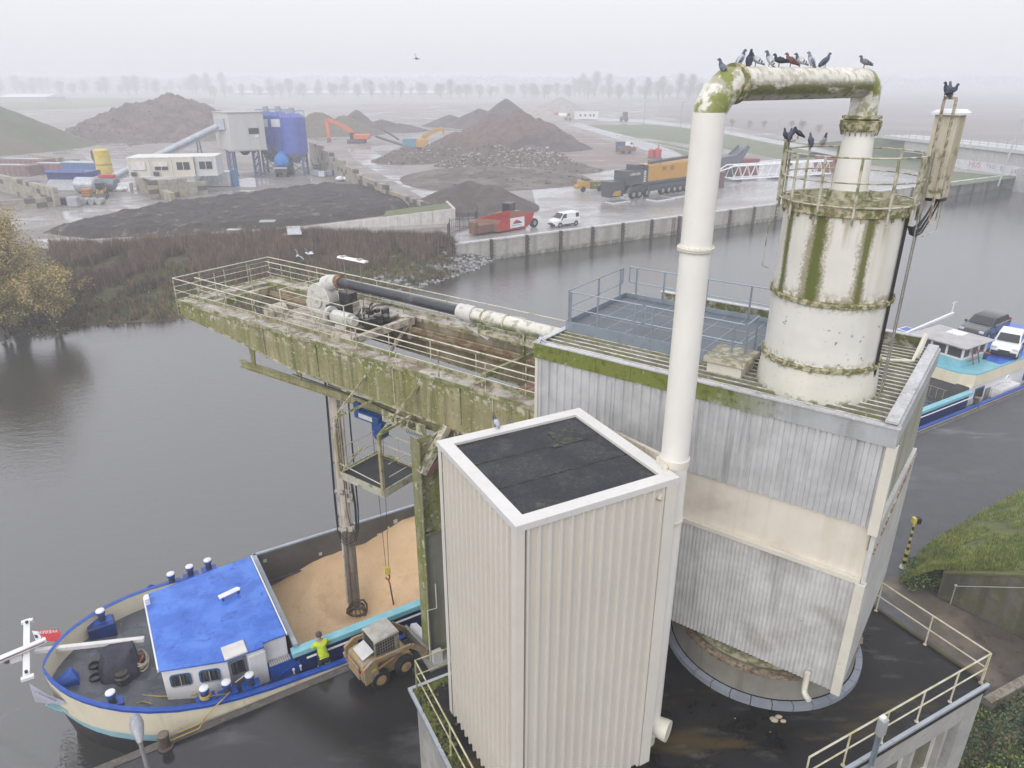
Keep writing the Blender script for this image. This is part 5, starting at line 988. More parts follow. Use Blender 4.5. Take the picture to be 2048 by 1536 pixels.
# windlass with cover
cov = mat('dark blue tarpaulin', (.022, .022, .040), .6, 0, [('n', (.045, .042, .07), .7, 2.5, .45, .65)], bump=.05, bs=3)
wc = Q.inv(at(235, 1335, 2.25)); b = MB(Q); rows = []
for i in range(9):
    row = []; z = 1.95 + .9 * i / 8
    for j in range(24):
        a = 2 * math.pi * j / 24; k = i / 8; rx = .68 * (1 - .30 * k ** 1.5); ry = .72 * (1 - .45 * k ** 1.5); cc = abs(math.cos(a)) ** .6 * (1 if math.cos(a) > 0 else -1); ss = abs(math.sin(a)) ** .6 * (1 if math.sin(a) > 0 else -1); wv = 1 + .09 * NZ.noise(V((math.cos(a) * 2.2, math.sin(a) * 2.2, z * .9)))
        row.append(b.P((wc.x + rx * cc * wv + .12 * k, wc.y + ry * ss * wv + .25 * k, z + (.08 * NZ.noise(V((cc * 2, ss * 2, 5))) if i == 8 else 0))))
    rows.append(row)
for A, B in zip(rows, rows[1:]):
    for j in range(24): b.F(A[j], A[(j + 1) % 24], B[(j + 1) % 24], B[j])
b.F(*rows[-1]); b.build('windlass_cover', cov, bg, smooth=60)
b = MB(Q); b.lathe((wc.x + .1, wc.y - .6), [(.26, 1.95), (.26, 2.33), (.2, 2.38), (.2, 2.48), (0, 2.49)], 20); b.build('winch_drum', dkm, bg)
for px, py in ((191, 1338), (193, 1362)):
    p = Q.inv(at(px, py, 2.1)); b = MB(Q); b.lathe((p.x, p.y), [(.17, 2.0), (.20, 2.32), (.16, 2.32), (.15, 2.1), (0, 2.1)], 18); b.build('chain_pipe', mat('black bucket', (.02, .02, .022), .4), bg)
p = Q.inv(at(283, 1325, 2.05)); b = MB(Q)
for k in range(7): b.tube([(p.x + (.25 + .03 * (k % 3)) * math.cos(a) * .8, p.y + (.40 + .03 * (k % 3)) * math.sin(a), 1.98 + .05 * k + .05 * math.sin(a * 2 + k)) for a in [j * .5236 for j in range(12)]], .028, 6, closed=True)
b.build('rope_coil', mat('pale rope', (.40, .35, .27), .8), bg)
b = MB(Q)
for k in range(4): b.tube([(p.x - .1 + .05 * k, p.y - .2 + .1 * k, 2.2), (p.x + .1, p.y + .05 * k, 2.28), (p.x + .02 * k, p.y + .25, 2.15)], .025, 6)
b.build('red_rope', mat('red rope', (.45, .12, .07), .8), bg)
for px, py in ((135, 1365),): p = Q.inv(at(px, py, 2.4)); b = MB(Q); b.off = Matrix.Translation((p.x, p.y, 0)); b.box(-.45, -.2, 2.1, .35, .25, 2.55); b.ext([(-.45, -.2, 2.55), (.35, -.2, 2.55), (.2, .0, 2.8)], (0, .3, 0)); b.build('anchor_winch', gunb, bg, bev=.03)
p = Q.inv(at(200, 1268, 2.3)); b = MB(Q); b.box(p.x - .35, p.y - .1, 1.9, p.x + .55, p.y + .5, 2.65); b.build('locker', hullb, bg, bev=.03)
# curved blue vent pipes
for px, py, z in ((272, 1215, 1.65), (393, 1388, 1.65), (298, 1193, 1.65)):
    p = Q.inv(at(px, py, z)); b = MB(Q); b.tube([(p.x, p.y, 1.6), (p.x, p.y, 2.0), (p.x + .05, p.y, 2.12), (p.x + .15, p.y, 2.16), (p.x + .25, p.y, 2.1), (p.x + .27, p.y, 2.0)], .05, 10); b.build('vent_pipe', gunb, bg)
# lowered mast with crosstree, flag and boom
mst = whp; z_m = 3.0
def Pm(px, py, z=z_m): return at(px, py, z)
b = MB(); b.bar(Pm(288, 1278, 2.75), Pm(70, 1302, 3.05), .17, .14); b.build('mast', mat('white mast', (.62, .60, .59), .4), bg)
b = MB(); b.bar(Pm(54, 1240, 3.1), Pm(53, 1358, 3.1), .20, .10); b.bar(Pm(43, 1246, 3.12), Pm(66, 1240, 3.12), .16, .1); b.bar(Pm(42, 1360, 3.12), Pm(68, 1351, 3.12), .16, .1); b.build('crosstree', whp, bg)
b = MB()
for px, py in ((54, 1246), (53, 1345)): p = Pm(px, py, 3.2); b.lathe(p, [(.05, 0), (.05, .08), (0, .09)], 10)
b.build('mast_lamp', dkm, bg)
b = MB(); b.ext([Pm(-40, 1335, 3.2), Pm(92, 1280, 3.25), Pm(94, 1285, 3.25), Pm(-40, 1345, 3.2)], (0, 0, .14)); b.build('boom_beam', whp, bg)
b = MB(); b.bar(Pm(-30, 1334, 3.36), Pm(90, 1284, 3.40), .03, .02); b.build('boom_stripe', mat('maroon stripe', (.14, .02, .02), .5), bg)
b = MB(); b.bar(Pm(20, 1320, 3.05), Pm(45, 1312, 3.05), .22, .2); b.build('lamp_housing', whp, bg)
b = MB(); p = Pm(14, 1322, 3.05); b.ball(p, .1, 10, 7); b.build('lens', mat('brown lens', (.16, .09, .04), .2), bg)
fp = [Pm(64, 1262, 3.1), Pm(117, 1258, 3.0), Pm(122, 1270, 2.95), Pm(120, 1285, 2.95), Pm(92, 1281, 3.05), Pm(72, 1283, 3.1)]
b = MB(); b.poly(*fp); fl_ = b.build('flag', mat('red flag cloth', (.50, .03, .03), .7), bg)
b = MB(); dz_ = V((0, 0, .012)); b.poly(*[x + dz_ for x in (Pm(64, 1262, 3.1), Pm(75, 1263, 3.08), Pm(84, 1276, 3.06), Pm(72, 1283, 3.1))]); b.poly(*[x + dz_ for x in (Pm(84, 1273, 3.06), Pm(110, 1270, 2.99), Pm(110, 1267, 2.99), Pm(119, 1273, 2.96), Pm(112, 1279, 2.97), Pm(111, 1276, 2.98), Pm(86, 1277, 3.06))]); b.build('flag_emblem', mat('white flag cloth', (.66, .66, .68), .7), fl_)
b = MB(); b.poly(*[x + dz_ * 2 for x in (Pm(68, 1270, 3.09), Pm(75, 1271, 3.08), Pm(77, 1277, 3.08), Pm(71, 1277, 3.09))]); b.build('flag_badge', mat('dark blue ink', (.02, .03, .10), .6), fl_)
text('flag_lettering', 'WEBER', MC['white flag cloth'], Pm(96, 1264.5, 3.04) + dz_ * 2, .20, Pm(84, 1266, 3.07) - Pm(112, 1263.5, 3.0), Pm(96, 1270, 3.0) - Pm(96, 1260, 3.04), fl_, .002)
# bow banner with handwriting
bp = [at(62, 1362, 3.05), at(100, 1385, 2.95), at(134, 1398, 2.55), at(138, 1404, 2.4), at(74, 1400, 2.1), at(70, 1388, 2.3)]
b = MB(); b.poly(*[p - V((0, .10, 0)) for p in bp]); bn = b.build('bow_banner', mat('lavender board', (.50, .50, .60), .5), bg)
text('bow_lettering', "'t Trotsje", mat('blue ink', (.07, .07, .22), .5), at(97, 1385, 2.75) - V((.03, .16, -.02)), .24, at(134, 1398, 2.6) - at(66, 1368, 2.95), at(97, 1378, 3.1) - at(97, 1392, 2.4), bn, .002)
b = MB()
for k, (a, c) in enumerate((((88, 1398), (140, 1419)), ((96, 1405), (130, 1417)), ((108, 1400), (148, 1412)))): b.bar(at(*a, 2.05) - V((.02, .1, 0)), at(*c, 1.95) - V((.02, .12, 0)), .02, .05)
b.build('bow_dash', aqua, bg)
# aft: holdless stern house, wheelhouse, cars
zc = 2.0
a0 = 46.3
b = MB(Q); b.prism([(a0, .2), (66, .5), (66, 7.2), (a0, 7.5)], 1.4, 1.44); b.build('aft_deck', deckg, bg)
def qn(px, py, z): return Q.inv(at(px, py, z))
def AM(): m_ = MB(Q); m_.off = Matrix.Translation((2.6, 0, -.75)); return m_
b = AM(); b.prism([(a0 + .1, .95), (61, .95), (61, 6.75), (a0 + .1, 6.75)], 1.42, 3.55); b.build('aft_house', whp, bg, bev=.03)
b = AM(); pts = [(a0 + .4, 7.0)] + [(a0 - .15, 6.4), (a0 - .35, 3.85), (a0 - .15, 1.6), (a0 + .45, .92), (a0 + 1.1, .85), (53, .85), (53, 7.0)]; b.prism(pts, 3.55, 4.35); b.build('cream_bulwark', hullc, bg, bev=.02)
b = AM(); b.prism(pts, 4.35, 4.45); b.build('bulwark_rail', aqua, bg)
b = AM(); b.prism([(49.9, .98), (60, .98), (60, 6.7), (49.9, 6.7)], 4.45, 4.49); b.build('car_deck', roofb, bg)
w = (a0 + .55, a0 + 3.35, CT - 1.75, CT + 1.4)
b = AM(); b.box(w[0], w[2], 4.2, w[1], w[3], 5.0); b.build('wheelhouse_wall', aqua, bg, bev=.02)
b = AM(); b.box(w[0] - .03, w[2] - .03, 5.0, w[1] + .03, w[3] + .03, 5.12); b.box(w[0] - .02, w[2] - .02, 5.75, w[1] + .02, w[3] + .02, 5.9)
nx, ny = 3, 3
for k in range(nx + 1): x = w[0] + (w[1] - w[0]) * k / nx; [b.box(x - .06, y - .06, 5.12, x + .06, y + .06, 5.75) for y in (w[2], w[3])]
for k in range(1, ny): y = w[2] + (w[3] - w[2]) * k / ny; [b.box(x - .06, y - .06, 5.12, x + .06, y + .06, 5.75) for x in (w[0], w[1])]
wf = b.build('wheelhouse_frame', whp, bg)
b = AM(); b.box(w[0] + .03, w[2] + .03, 5.12, w[1] - .03, w[3] - .03, 5.75); b.build('wheelhouse_pane', mat('wheelhouse glass', (.06, .065, .065), .08, spec=.6), wf)
b = AM(); b.prism([(w[0] - .4, w[2] - .35), (w[1] + .35, w[2] - .35), (w[1] + .35, w[3] + .35), (w[0] - .4, w[3] + .35)], 5.9, 5.98); wr = b.build('wheelhouse_roof', mat('grey wheelhouse roof', (.38, .36, .36), .45), bg, bev=.02)
b = AM(); b.box(w[0] + 1.8, CT - .5, 5.98, w[0] + 2.7, CT + .5, 6.06); b.build('skylight', mat('white skylight', (.78, .78, .8), .3), wr)
p = qn(1870, 820, 4.9); b = AM(); b.box(w[0] + 2.8, w[2] - .04, 4.5, w[0] + 3.4, w[2] - .005, 5.25); b.build('wheelhouse_door', dkm, bg)
for s0_, s1_, z0_, z1_ in ((a0 + .9, a0 + 2.0, 2.5, 3.3), (53.6, 55.0, 2.5, 3.3), (57, 58.4, 2.5, 3.3)):
    b = AM(); b.box(s0_, .90, z0_, s1_, .945, z1_); wi = b.build('window', MC['blue grey window frame'], bg); b = AM(); b.box(s0_ + .08, .885, z0_ + .08, s1_ - .08, .90, z1_ - .08); b.build('pane', glass, wi)
b = AM(); b.box(a0 + 2.3, .9, 1.5, a0 + 2.9, .945, 3.0); b.build('door', MC['grey door'], bg)
b = AM(); b.box(a0 + 3.2, .3, 1.44, a0 + 5.6, .93, 2.9); b.box(a0 + 3.4, .25, 2.9, a0 + 4.4, .9, 2.95); b.build('stair_casing', whp, bg, bev=.02)
b = AM(); b.bar((a0 + 2.9, .5, 3.5), (a0 + 4.0, .3, 3.35), .12, .08); p_ = (a0 + 3.9, .5, 3.55); b.tube([(p_[0] + .22 * math.cos(t), p_[1], p_[2] + .22 * math.sin(t)) for t in [k * .6283 for k in range(10)]], .05, 8, closed=True); b.build('davit', whp, bg)
b = AM(); b.tube([(a0 + .1, .5, 1.5), (a0 + .1, .5, 2.9)], .03, 6); b.tube([(a0 + 1.0, .35, 2.2), (a0 + 4.0, .35, 2.2)], .025, 6); b.build('hand_rail', MC['grey ladder steel'], bg)
b = MB(Q)
for k in range(10): b.tube([(h1 - .12, tf - .6 - k * .45, 2.2), (h1 - .12, tf - .6 - k * .45, 1.4)], .02, 5)
for z_ in (2.2, 1.4): b.tube([(h1 - .12, tf - .5, z_), (h1 - .12, tf - 4.8, z_)], .02, 5)
b.build('hold_ladder', mat('pale ladder', (.36, .35, .34), .5), bg)
# blue square marker board on the far rail, antenna mast, dinghy boom
p = at(1817, 660, 4.6); b = MB(); b.off = Matrix.Translation(p) @ Matrix.Rotation(Q.ang, 4, 'Z'); b.box(-.55, -.55, 0, .55, .55, .03); mb_ = b.build('signal_board', whp, bg); b = MB(); b.off = Matrix.Translation(p) @ Matrix.Rotation(Q.ang, 4, 'Z'); b.box(-.45, -.45, .03, .45, .45, .036); b.build('board_face', gunb, mb_)
b = MB(); b.tube([p, p + V((.1, .1, -1.6))], .03, 6); b.build('board_arm', whp, bg)
b = AM(); b.bar((47.6, 6.6, 5.4), (53.2, 6.4, 6.1), .16, .14); b.tube([(52.9, 6.4, 6.1), (53.0, 6.4, 7.0)], .03, 6); b.tube([(52.7, 6.4, 6.9), (53.3, 6.4, 6.95)], .02, 5); b.build('deck_crane', whp, bg)
b = AM(); b.bar((48.2, 1.9, 4.5), (47.5, 1.9, 5.6), .06); b.bar((48.9, 1.9, 4.5), (48.2, 1.9, 5.6), .06); b.bar((48.0, .98, 5.6), (48.0, 2.6, 5.6), .05); b.bar((47.4, 1.9, 4.9), (48.8, 1.9, 4.9), .06); b.build('orange_frame', mat('orange brown frame', (.36, .12, .06), .6), bg)
# ================================================================ vehicles (built once per kind in their own frame: x ahead, y left)
tyre = mat('tyre rubber', (.016, .016, .017), .8); rimg = mat('grey wheel rim', (.34, .34, .35), .4, .4); lampm = mat('clear lamp', (.55, .56, .58), .15); redl = mat('red lamp', (.35, .02, .02), .2); plast = mat('black plastic', (.022, .022, .024), .55)
carglass = mat('car glass', (.02, .024, .028), .06, spec=.6)
def wheel(root, x, y, r, w, rim=None, frac=.62):
    b = MB(); s = 1 if y > 0 else -1
    b.tube([(x, y - w / 2, r), (x, y - w * .38, r), (x, y + w * .38, r), (x, y + w / 2, r)], [r * .9, r, r, r * .9], 22); wh = b.build('wheel', tyre, root)
    b = MB(); b.tube([(x, y + s * w * .49, r), (x, y + s * (w * .5 + .012), r)], [r * frac, r * frac * .92], 18); b.tube([(x, y + s * w * .5, r), (x, y + s * (w * .5 + .03), r)], r * .18, 10); b.build('rim', rim or rimg, wh)
def car(name, label, cat, paint, L, wd, body, roof, side, wx, wr=.31, group=None, rack=False):
    """body: (x,z) lower outline; roof: (x_front_base, x_front_top, x_back_top, x_back_base, z_base, z_top); side: list of (x0,x1) side panes"""
    root = thing(name, label, cat, (0, 0, 0), 0, group); h = wd / 2
    b = MB(); b.ext([(x, -h, z) for x, z in body], (0, wd, 0))
    b.build('body', paint, root, bev=.07)
    x0, x1, x2, x3, za, zc = roof; i0, i1 = .05, .16
    b = MB(); b.prism([(x0, -h + i0), (x0, h - i0), (x3, h - i0), (x3, -h + i0)], za - .05, zc, [(x1, -h + i1), (x1, h - i1), (x2, h - i1), (x2, -h + i1)]); b.build('cabin', paint, root, bev=.06)
    def lerp(a, c, t): return a + (c - a) * t
    for nm, (xa, xb), t0, t1 in (('windscreen', (x0, x1), .14, .92), ('rear_window', (x3, x2), .25, .9)):
        s = 1 if nm[0] == 'w' else -1; b = MB(); pts = []
        for t, k in ((t0, -1), (t0, 1), (t1, 1), (t1, -1)): pts.append((lerp(xa, xb, t) + s * .025, k * (h - lerp(i0, i1, t) - .10), lerp(za, zc, t) + .012))
        b.poly(*pts); b.build(nm, carglass, root)
    for k in (-1, 1):
        for (a, c, d, e) in side:
            b = MB(); t0, t1 = .16, .88; b.poly(*[(x, k * (h - lerp(i0, i1, t) + .014), lerp(za, zc, t)) for x, t in ((a, t0), (c, t0), (d, t1), (e, t1))]); b.build('side_window', carglass, root)
        xf, xr_ = body[0][0], min(p[0] for p in body)
        b = MB(); b.cbox((L / 2 - .22, k * (h - .22), za * .68), .38, .34, .16); b.build('headlight', lampm, root, bev=.04)
        b = MB(); b.cbox((-L / 2 + .06, k * (h - .12), za * .78), .10, .16, .34); b.build('tail_light', redl, root)
        b = MB(); b.cbox((x0 - .25, k * (h + .09), za - .02), .10, .18, .16); b.build('wing_mirror', plast, root, bev=.02)
        b = MB(); b.box(wx[1] + .45, k * h - .02, .28, wx[0] - .45, k * h + .02, .40); b.build('sill', plast, root)
    b = MB(); b.cbox((L / 2 - .06, 0, .28), .16, wd * .9, .22); b.build('bumper', plast, root, bev=.04)
    b = MB(); b.cbox((L / 2 - .02, 0, .52), .09, wd * .42, .10); b.build('grille', plast, root)
    for x in wx:
        for k in (-1, 1):
            b = MB(); b.tube([(x, k * (h - .12), wr + .02), (x, k * (h + .005), wr + .02)], wr + .06, 20); b.build('wheel_arch', plast, root); wheel(root, x, k * (h - .07), wr, .2)
    return root
whcar = mat('white car paint', (.70, .71, .73), .25, coat=.5, var=.02); blkcar = mat('black car paint', (.022, .024, .028), .2, coat=.6, var=.02)
van_body = [(2.2, .25), (2.24, .62), (2.12, .86), (1.25, 1.08), (1.0, 1.12), (-2.15, 1.12), (-2.22, .9), (-2.2, .25)]
van_roof = (1.42, .62, -2.08, -2.18, 1.06, 1.83); van_side = [(1.15, .25, .22, .72), (-1.35, -1.95, -1.9, -1.38)]
def hull_at(px, py, z): return at(px, py, z)
va = car('van', 'white delivery van parked on the wet quay apron beside the red hopper', 'van', whcar, 4.45, 1.85, van_body, van_roof, van_side, (1.4, -1.4), .32)
va.location = at(1128, 451, 2.61); va.rotation_euler = (0, 0, Q.ang + math.pi + .06)
vb = copy_tree(va, at(353, 387, 2.61), R(-62), 'white van facing the churned soil in front of the block wall'); vc = copy_tree(va, at(1256, 297, 2.61), R(20), 'small white van far off beside the wet access road')
small_body = [(1.8, .25), (1.84, .6), (1.72, .8), (.95, .98), (-1.75, 1.0), (-1.84, .7), (-1.8, .25)]
c1 = car('small_car', 'white small hatchback parked on the blue stern deck of the barge', 'car', whcar, 3.7, 1.66, small_body, (1.05, .35, -1.25, -1.78, .93, 1.47), [(.78, .0, .02, .38), (-.1, -1.2, -1.05, -.08)], (1.2, -1.15), .29)
dz4 = 3.74
p = at(2012, 703, dz4); c1.location = p; c1.rotation_euler = (0, 0, Q.ang + math.pi + .32)
est_body = [(2.25, .25), (2.3, .6), (2.15, .82), (1.05, 1.0), (-2.1, 1.02), (-2.2, .7), (-2.15, .25)]
c2 = car('estate_car', 'black estate car parked behind the white hatchback on the barge', 'car', blkcar, 4.6, 1.8, est_body, (1.2, .35, -1.75, -2.15, .96, 1.5), [(.85, .0, .02, .38), (-.1, -1.7, -1.55, -.08)], (1.4, -1.35), .31)
c2.location = at(1965, 668, dz4); c2.rotation_euler = (0, 0, Q.ang + math.pi + .08)
# ================================================================ skid loader on the quay
skp = at(770, 1336, 1.8); sk = thing('skid_loader', 'dusty tan skid steer loader with caged cab beside the barge', 'loader', (0, 0, 0))
tan = mat('dusty tan paint', (.36, .245, .10), .55, 0, [('n', (.30, .26, .20), .85, 1.6, .42, .6), ('n', (.20, .15, .10), .7, 5, .5, .66)], bump=.004)
cagem = mat('dusty grey cage', (.25, .235, .21), .6, 0, [('n', (.12, .11, .10), .7, 5, .5, .65)])
b = MB(); b.ext([(-1.25, -.62, .42), (-1.32, -.62, .9), (-1.22, -.62, 1.28), (-.95, -.62, 1.36), (-.5, -.62, 1.30), (.9, -.62, .75), (1.05, -.62, .5), (.9, -.62, .3), (-1.0, -.62, .3)], (0, 1.24, 0)); b.build('chassis', tan, sk, bev=.04)
for k in (-1, 1):
    b = MB(); b.ext([(-1.28, k * .80 - .06, .5), (-1.32, k * .80 - .06, 1.30), (-.95, k * .80 - .06, 1.52), (-.72, k * .80 - .06, 1.35), (-.65, k * .80 - .06, .6)], (0, .12, 0)); b.build('side_tower', tan, sk, bev=.02)
    b = MB(); y = k * .80; b.bar((-.95, y, 1.45), (.85, y, 1.28), .10, .20); b.bar((.85, y, 1.28), (1.55, y, .55), .10, .22); b.bar((1.5, y, .60), (1.62, y, .22), .12, .26); b.build('lift_arm', tan, sk, bev=.02)
    b = MB(); b.tube([(-.9, y * .98, .92), (.1, y * .98, 1.12)], .055, 10); b.tube([(.1, y * .98, 1.12), (.65, y * .98, 1.22)], .03, 8); b.build('lift_cylinder', mat('rusty cylinder', (.28, .14, .09), .5, .2), sk)
    for x in (-.62, .52): wheel(sk, x, k * .74, .42, .30, mat('tan wheel rim', (.36, .25, .12), .6, 0, [('n', (.14, .11, .08), .7, 5, .5, .65)]), .55)
b = MB()
for k in range(0): pass
b.box(-.60, -.50, 1.98, .48, .50, 2.06); b.box(-.62, -.52, 1.95, .50, -.46, 2.03); b.box(-.62, .46, 1.95, .50, .52, 2.03); b.build('cab_roof', mat('dusty pale roof', (.44, .42, .38), .6, 0, [('n', (.30, .29, .27), .7, 2.5, .45, .62), ('n', (.6, .57, .50), .5, 1.2, .55, .7)]), sk, bev=.02)
b = MB()
for x, y in ((-.58, -.48), (-.58, .48), (.45, -.48), (.45, .48)): b.bar((x, y, 1.2), (x, y, 2.0), .07)
for y in (-.48, .48):
    b.bar((-.58, y, 1.25), (.5, y, 1.15), .06)
    for j in range(9): b.bar((-.48 + j * .11, y, 1.2), (-.48 + j * .11, y, 1.96), .022)
    for j in range(5): b.bar((-.58, y, 1.3 + j * .14), (.45, y, 1.3 + j * .14), .016)
b.build('cab_cage', cagem, sk)
b = MB(); b.box(-.55, -.44, 1.2, .3, .44, 1.93); b.build('cab_inside', dark, sk)
b = MB(); b.ext([(-1.12, -.42, 1.36), (-.62, -.42, 1.52), (-.62, .42, 1.52), (-1.12, .42, 1.36)], (0, 0, .03)); b.build('engine_cover', mat('pale cover', (.56, .56, .56), .5), sk)
b = MB(); b.box(-1.36, -.45, .55, -1.30, .45, 1.15); b.box(-1.38, -.4, .6, -1.36, -.1, .8); b.build('rear_door', tan, sk, bev=.02)
b = MB(); b.ext([(1.55, -.9, .12), (2.25, -.9, .06), (2.3, -.9, .10), (1.75, -.9, .22), (1.62, -.9, .75), (1.5, -.9, .72)], (0, 1.8, 0)); b.build('bucket', cagem, sk)
b = MB(); b.ext([(1.66, -.7, .25), (2.1, -.7, .14), (1.9, .7, .5), (1.62, .7, .6)], (.1, 0, .28)); b.build('white_bag', mat('white sack', (.66, .66, .70), .7, bump=.03, bs=6), sk)
for k in (-1, 1):
    b = MB(); b.cbox((-1.33, k * .5, .95), .05, .14, .12); b.build('tail_light', redl, sk)
b = MB(); b.box(-.98, -.866, 1.02, -.78, -.860, 1.14); b.build('badge', yel, sk)
text('arm_lettering', 'CAT', MC['white stencil'] if 'white stencil' in MC else whp, (.25, -.856, 1.36), .14, (1, 0, -.09), (0, 0, 1), sk, .003)
sk.location = skp; sk.scale = (.88,) * 3; w_a, w_b = at(764, 1357, 1.8), at(808, 1333, 1.8); sk.rotation_euler = (0, 0, math.atan2(w_b.y - w_a.y, w_b.x - w_a.x)); 
# ================================================================ person leaning on the coaming
def skinned(name, verts, edges, radii, m, parent, sub=2):
    me = bpy.data.meshes.new(name); off = WL.get(parent.name, V((0, 0, 0))); me.from_pydata([tuple(V(v) - off) for v in verts], edges, []); me.materials.append(m); o = bpy.data.objects.new(name, me); COL.objects.link(o); o.parent = parent
    s = o.modifiers.new('skin', 'SKIN'); s.use_smooth_shade = True
    for i, r in enumerate(radii): d = me.skin_vertices[0].data[i]; d.radius = (r, r) if not hasattr(r, '__len__') else r
    me.skin_vertices[0].data[0].use_root = True
    o.modifiers.new('sub', 'SUBSURF').render_levels = sub; o.modifiers['sub'].levels = sub
    return o
ft = Q.inv(at(643, 1332, 1.42)); ft = Q((ft.x, .36, 1.42)); pe = thing('person', 'person in yellow hi-vis jacket and grey beanie leaning on the barge coaming', 'person', ft)
fx, fy = Q.y, Q.x       # facing the hold (fx), to their right (fy)
def B_(f, r, z): return ft + fx * f + fy * r + V((0, 0, z))
skin_m = mat('skin', (.42, .25, .17), .55, var=.05); hv = mat('hi-vis yellow', (.50, .62, .03), .6, 0, [('n', (.38, .50, .02), .6, 6, .45, .6)]); navy = mat('dark work trousers', (.030, .034, .045), .75, bump=.01, bs=20)
vs = [B_(0, 0, .90), B_(.04, 0, 1.06), B_(.12, 0, 1.24), B_(.18, 0, 1.38), B_(.21, 0, 1.45), B_(.24, 0, 1.55), B_(.26, 0, 1.64), B_(.27, 0, 1.70),
      B_(.0, -.10, .86), B_(.05, -.13, .48), B_(-.06, -.14, .10), B_(.10, -.15, .05), B_(.0, .10, .86), B_(.12, .14, .50), B_(.04, .15, .10), B_(.20, .16, .05),
      B_(.17, -.20, 1.37), B_(.26, -.30, 1.16), B_(.48, -.24, 1.22), B_(.56, -.22, 1.24), B_(.17, .20, 1.37), B_(.24, .32, 1.15), B_(.46, .26, 1.24), B_(.54, .22, 1.26)]
es = [(0, 1), (1, 2), (2, 3), (3, 4), (4, 5), (5, 6), (6, 7), (0, 8), (8, 9), (9, 10), (10, 11), (0, 12), (12, 13), (13, 14), (14, 15), (3, 16), (16, 17), (17, 18), (18, 19), (3, 20), (20, 21), (21, 22), (22, 23)]
rs = [.13, .13, .14, .11, .06, .085, .10, .06, .095, .065, .045, .035, .095, .065, .045, .035, .065, .05, .038, .03, .065, .05, .038, .03]
for k in (0, 1):        # palm, four fingers and thumb on each hand
    w_ = 19 if k == 0 else 23; s_ = -1 if k == 0 else 1; base = vs[w_]
    pi_ = len(vs); vs.append(base + fx * .07 + V((0, 0, -.01))); es.append((w_, pi_)); rs.append(.032)
    for f_ in range(4): i = len(vs); o_ = (f_ - 1.5) * .021; vs.append(vs[pi_] + fx * .035 + fy * o_ + V((0, 0, -.005))); vs.append(vs[pi_] + fx * (.075 - .008 * abs(f_ - 1)) + fy * o_ * 1.2 + V((0, 0, -.035))); es += [(pi_, i), (i, i + 1)]; rs += [.010, .008]
    i = len(vs); vs.append(base + fx * .05 - fy * s_ * .045 + V((0, 0, -.015))); vs.append(base + fx * .08 - fy * s_ * .06 + V((0, 0, -.03))); es += [(w_, i), (i, i + 1)]; rs += [.011, .009]
skinned('body', vs, es, rs, skin_m, pe)
jv = [vs[i] for i in (1, 2, 3)] + [B_(.20, 0, 1.43)] + [vs[i] for i in (16, 17, 18, 20, 21, 22)] + [B_(.02, 0, .96)]
skinned('jacket', jv, [(0, 1), (1, 2), (2, 3), (2, 4), (4, 5), (5, 6), (2, 7), (7, 8), (8, 9), (0, 10)], [.18, .19, .15, .085, .09, .075, .058, .09, .075, .058, .18], hv, pe)
skinned('jacket_hem', [B_(.02, 0, .92), B_(.035, 0, 1.02)], [(0, 1)], [.185, .187], mat('navy hem', (.02, .03, .045), .7), pe)
skinned('trousers', [vs[i] for i in (0, 8, 9, 10, 12, 13, 14)], [(0, 1), (1, 2), (2, 3), (0, 4), (4, 5), (5, 6)], [.15, .115, .085, .07, .115, .085, .07], navy, pe)
for i in (9, 13):
    a = vs[i]; b = MB(); b.lathe((a.x, a.y), [(.105, a.z - .10), (.105, a.z - .04)], 14); b.build('leg_band', hv, pe)
for i, j in ((10, 11), (14, 15)): skinned('boot', [vs[i] + V((0, 0, .05)), vs[i] + V((0, 0, -.05)), vs[j]], [(0, 1), (1, 2)], [.065, .06, .05], plast, pe)
b = MB(); h_ = vs[6]; b.ball(h_ + V((0, 0, .03)), .118, 14, 9, (1, 1, .95)); b.build('beanie', mat('grey beanie', (.07, .075, .085), .9, bump=.004, bs=60), pe)
b = MB(); f_ = vs[5] + fx * .1; b.ball(f_ + V((0, 0, .035)), .022, 7, 5); b.ball(f_ + fy * .04 + V((0, 0, .07)), .012, 6, 4); b.ball(f_ - fy * .04 + V((0, 0, .07)), .012, 6, 4); b.ball(vs[5] + fy * .095 + V((0, 0, .04)), .026, 6, 4, (.6, .6, 1)); b.ball(vs[5] - fy * .095 + V((0, 0, .04)), .026, 6, 4, (.6, .6, 1)); b.build('face', skin_m, pe)
b = MB(Q); p = Q.inv(at(655, 1318, 1.42)); b.prism([(p.x + .15, p.y - .15), (p.x + .62, p.y - .12), (p.x + .62, p.y + .2), (p.x + .15, p.y + .2)], 1.42, 1.75); props(b.build('grey_box', mat('grey crate', (.35, .35, .36), .6), bev=.03), 'pale grey box on the side deck next to the person', 'box')
# ================================================================ small things on the quay
def quay_bollard(px, py, lab, r=.16, h=.55):
    p = at(px, py, 1.8); g = thing('quay_bollard', lab, 'bollard', p); b = MB(); b.lathe(p, [(r * 1.5, 0), (r * 1.5, .05), (r, .06), (r * .9, h - .12), (r * 1.12, h - .08), (r * 1.12, h)], 18); b.build('post', mat('rusty bollard', (.085, .065, .055), .6, .2, [('n', (.17, .13, .1), .6, 5, .5, .65)], bump=.006), g)
    b = MB(); b.lathe(p, [(r * 1.12, h), (r * .9, h + .04), (0, h + .05)], 18); b.build('cap', mat('brown cap', (.16, .12, .09), .7), g)
quay_bollard(332, 1494, 'rusty quay bollard with yellow rope looped round it'); quay_bollard(1950, 812, 'dark bollard on the wet quay near the barge stern', .15, .6)
lp_ = at(281, 1487, 6.3); g = thing('street_lamp', 'grey street lamp with rounded head standing on the quay before the bow', 'street lamp', (lp_.x, lp_.y, 1.8))
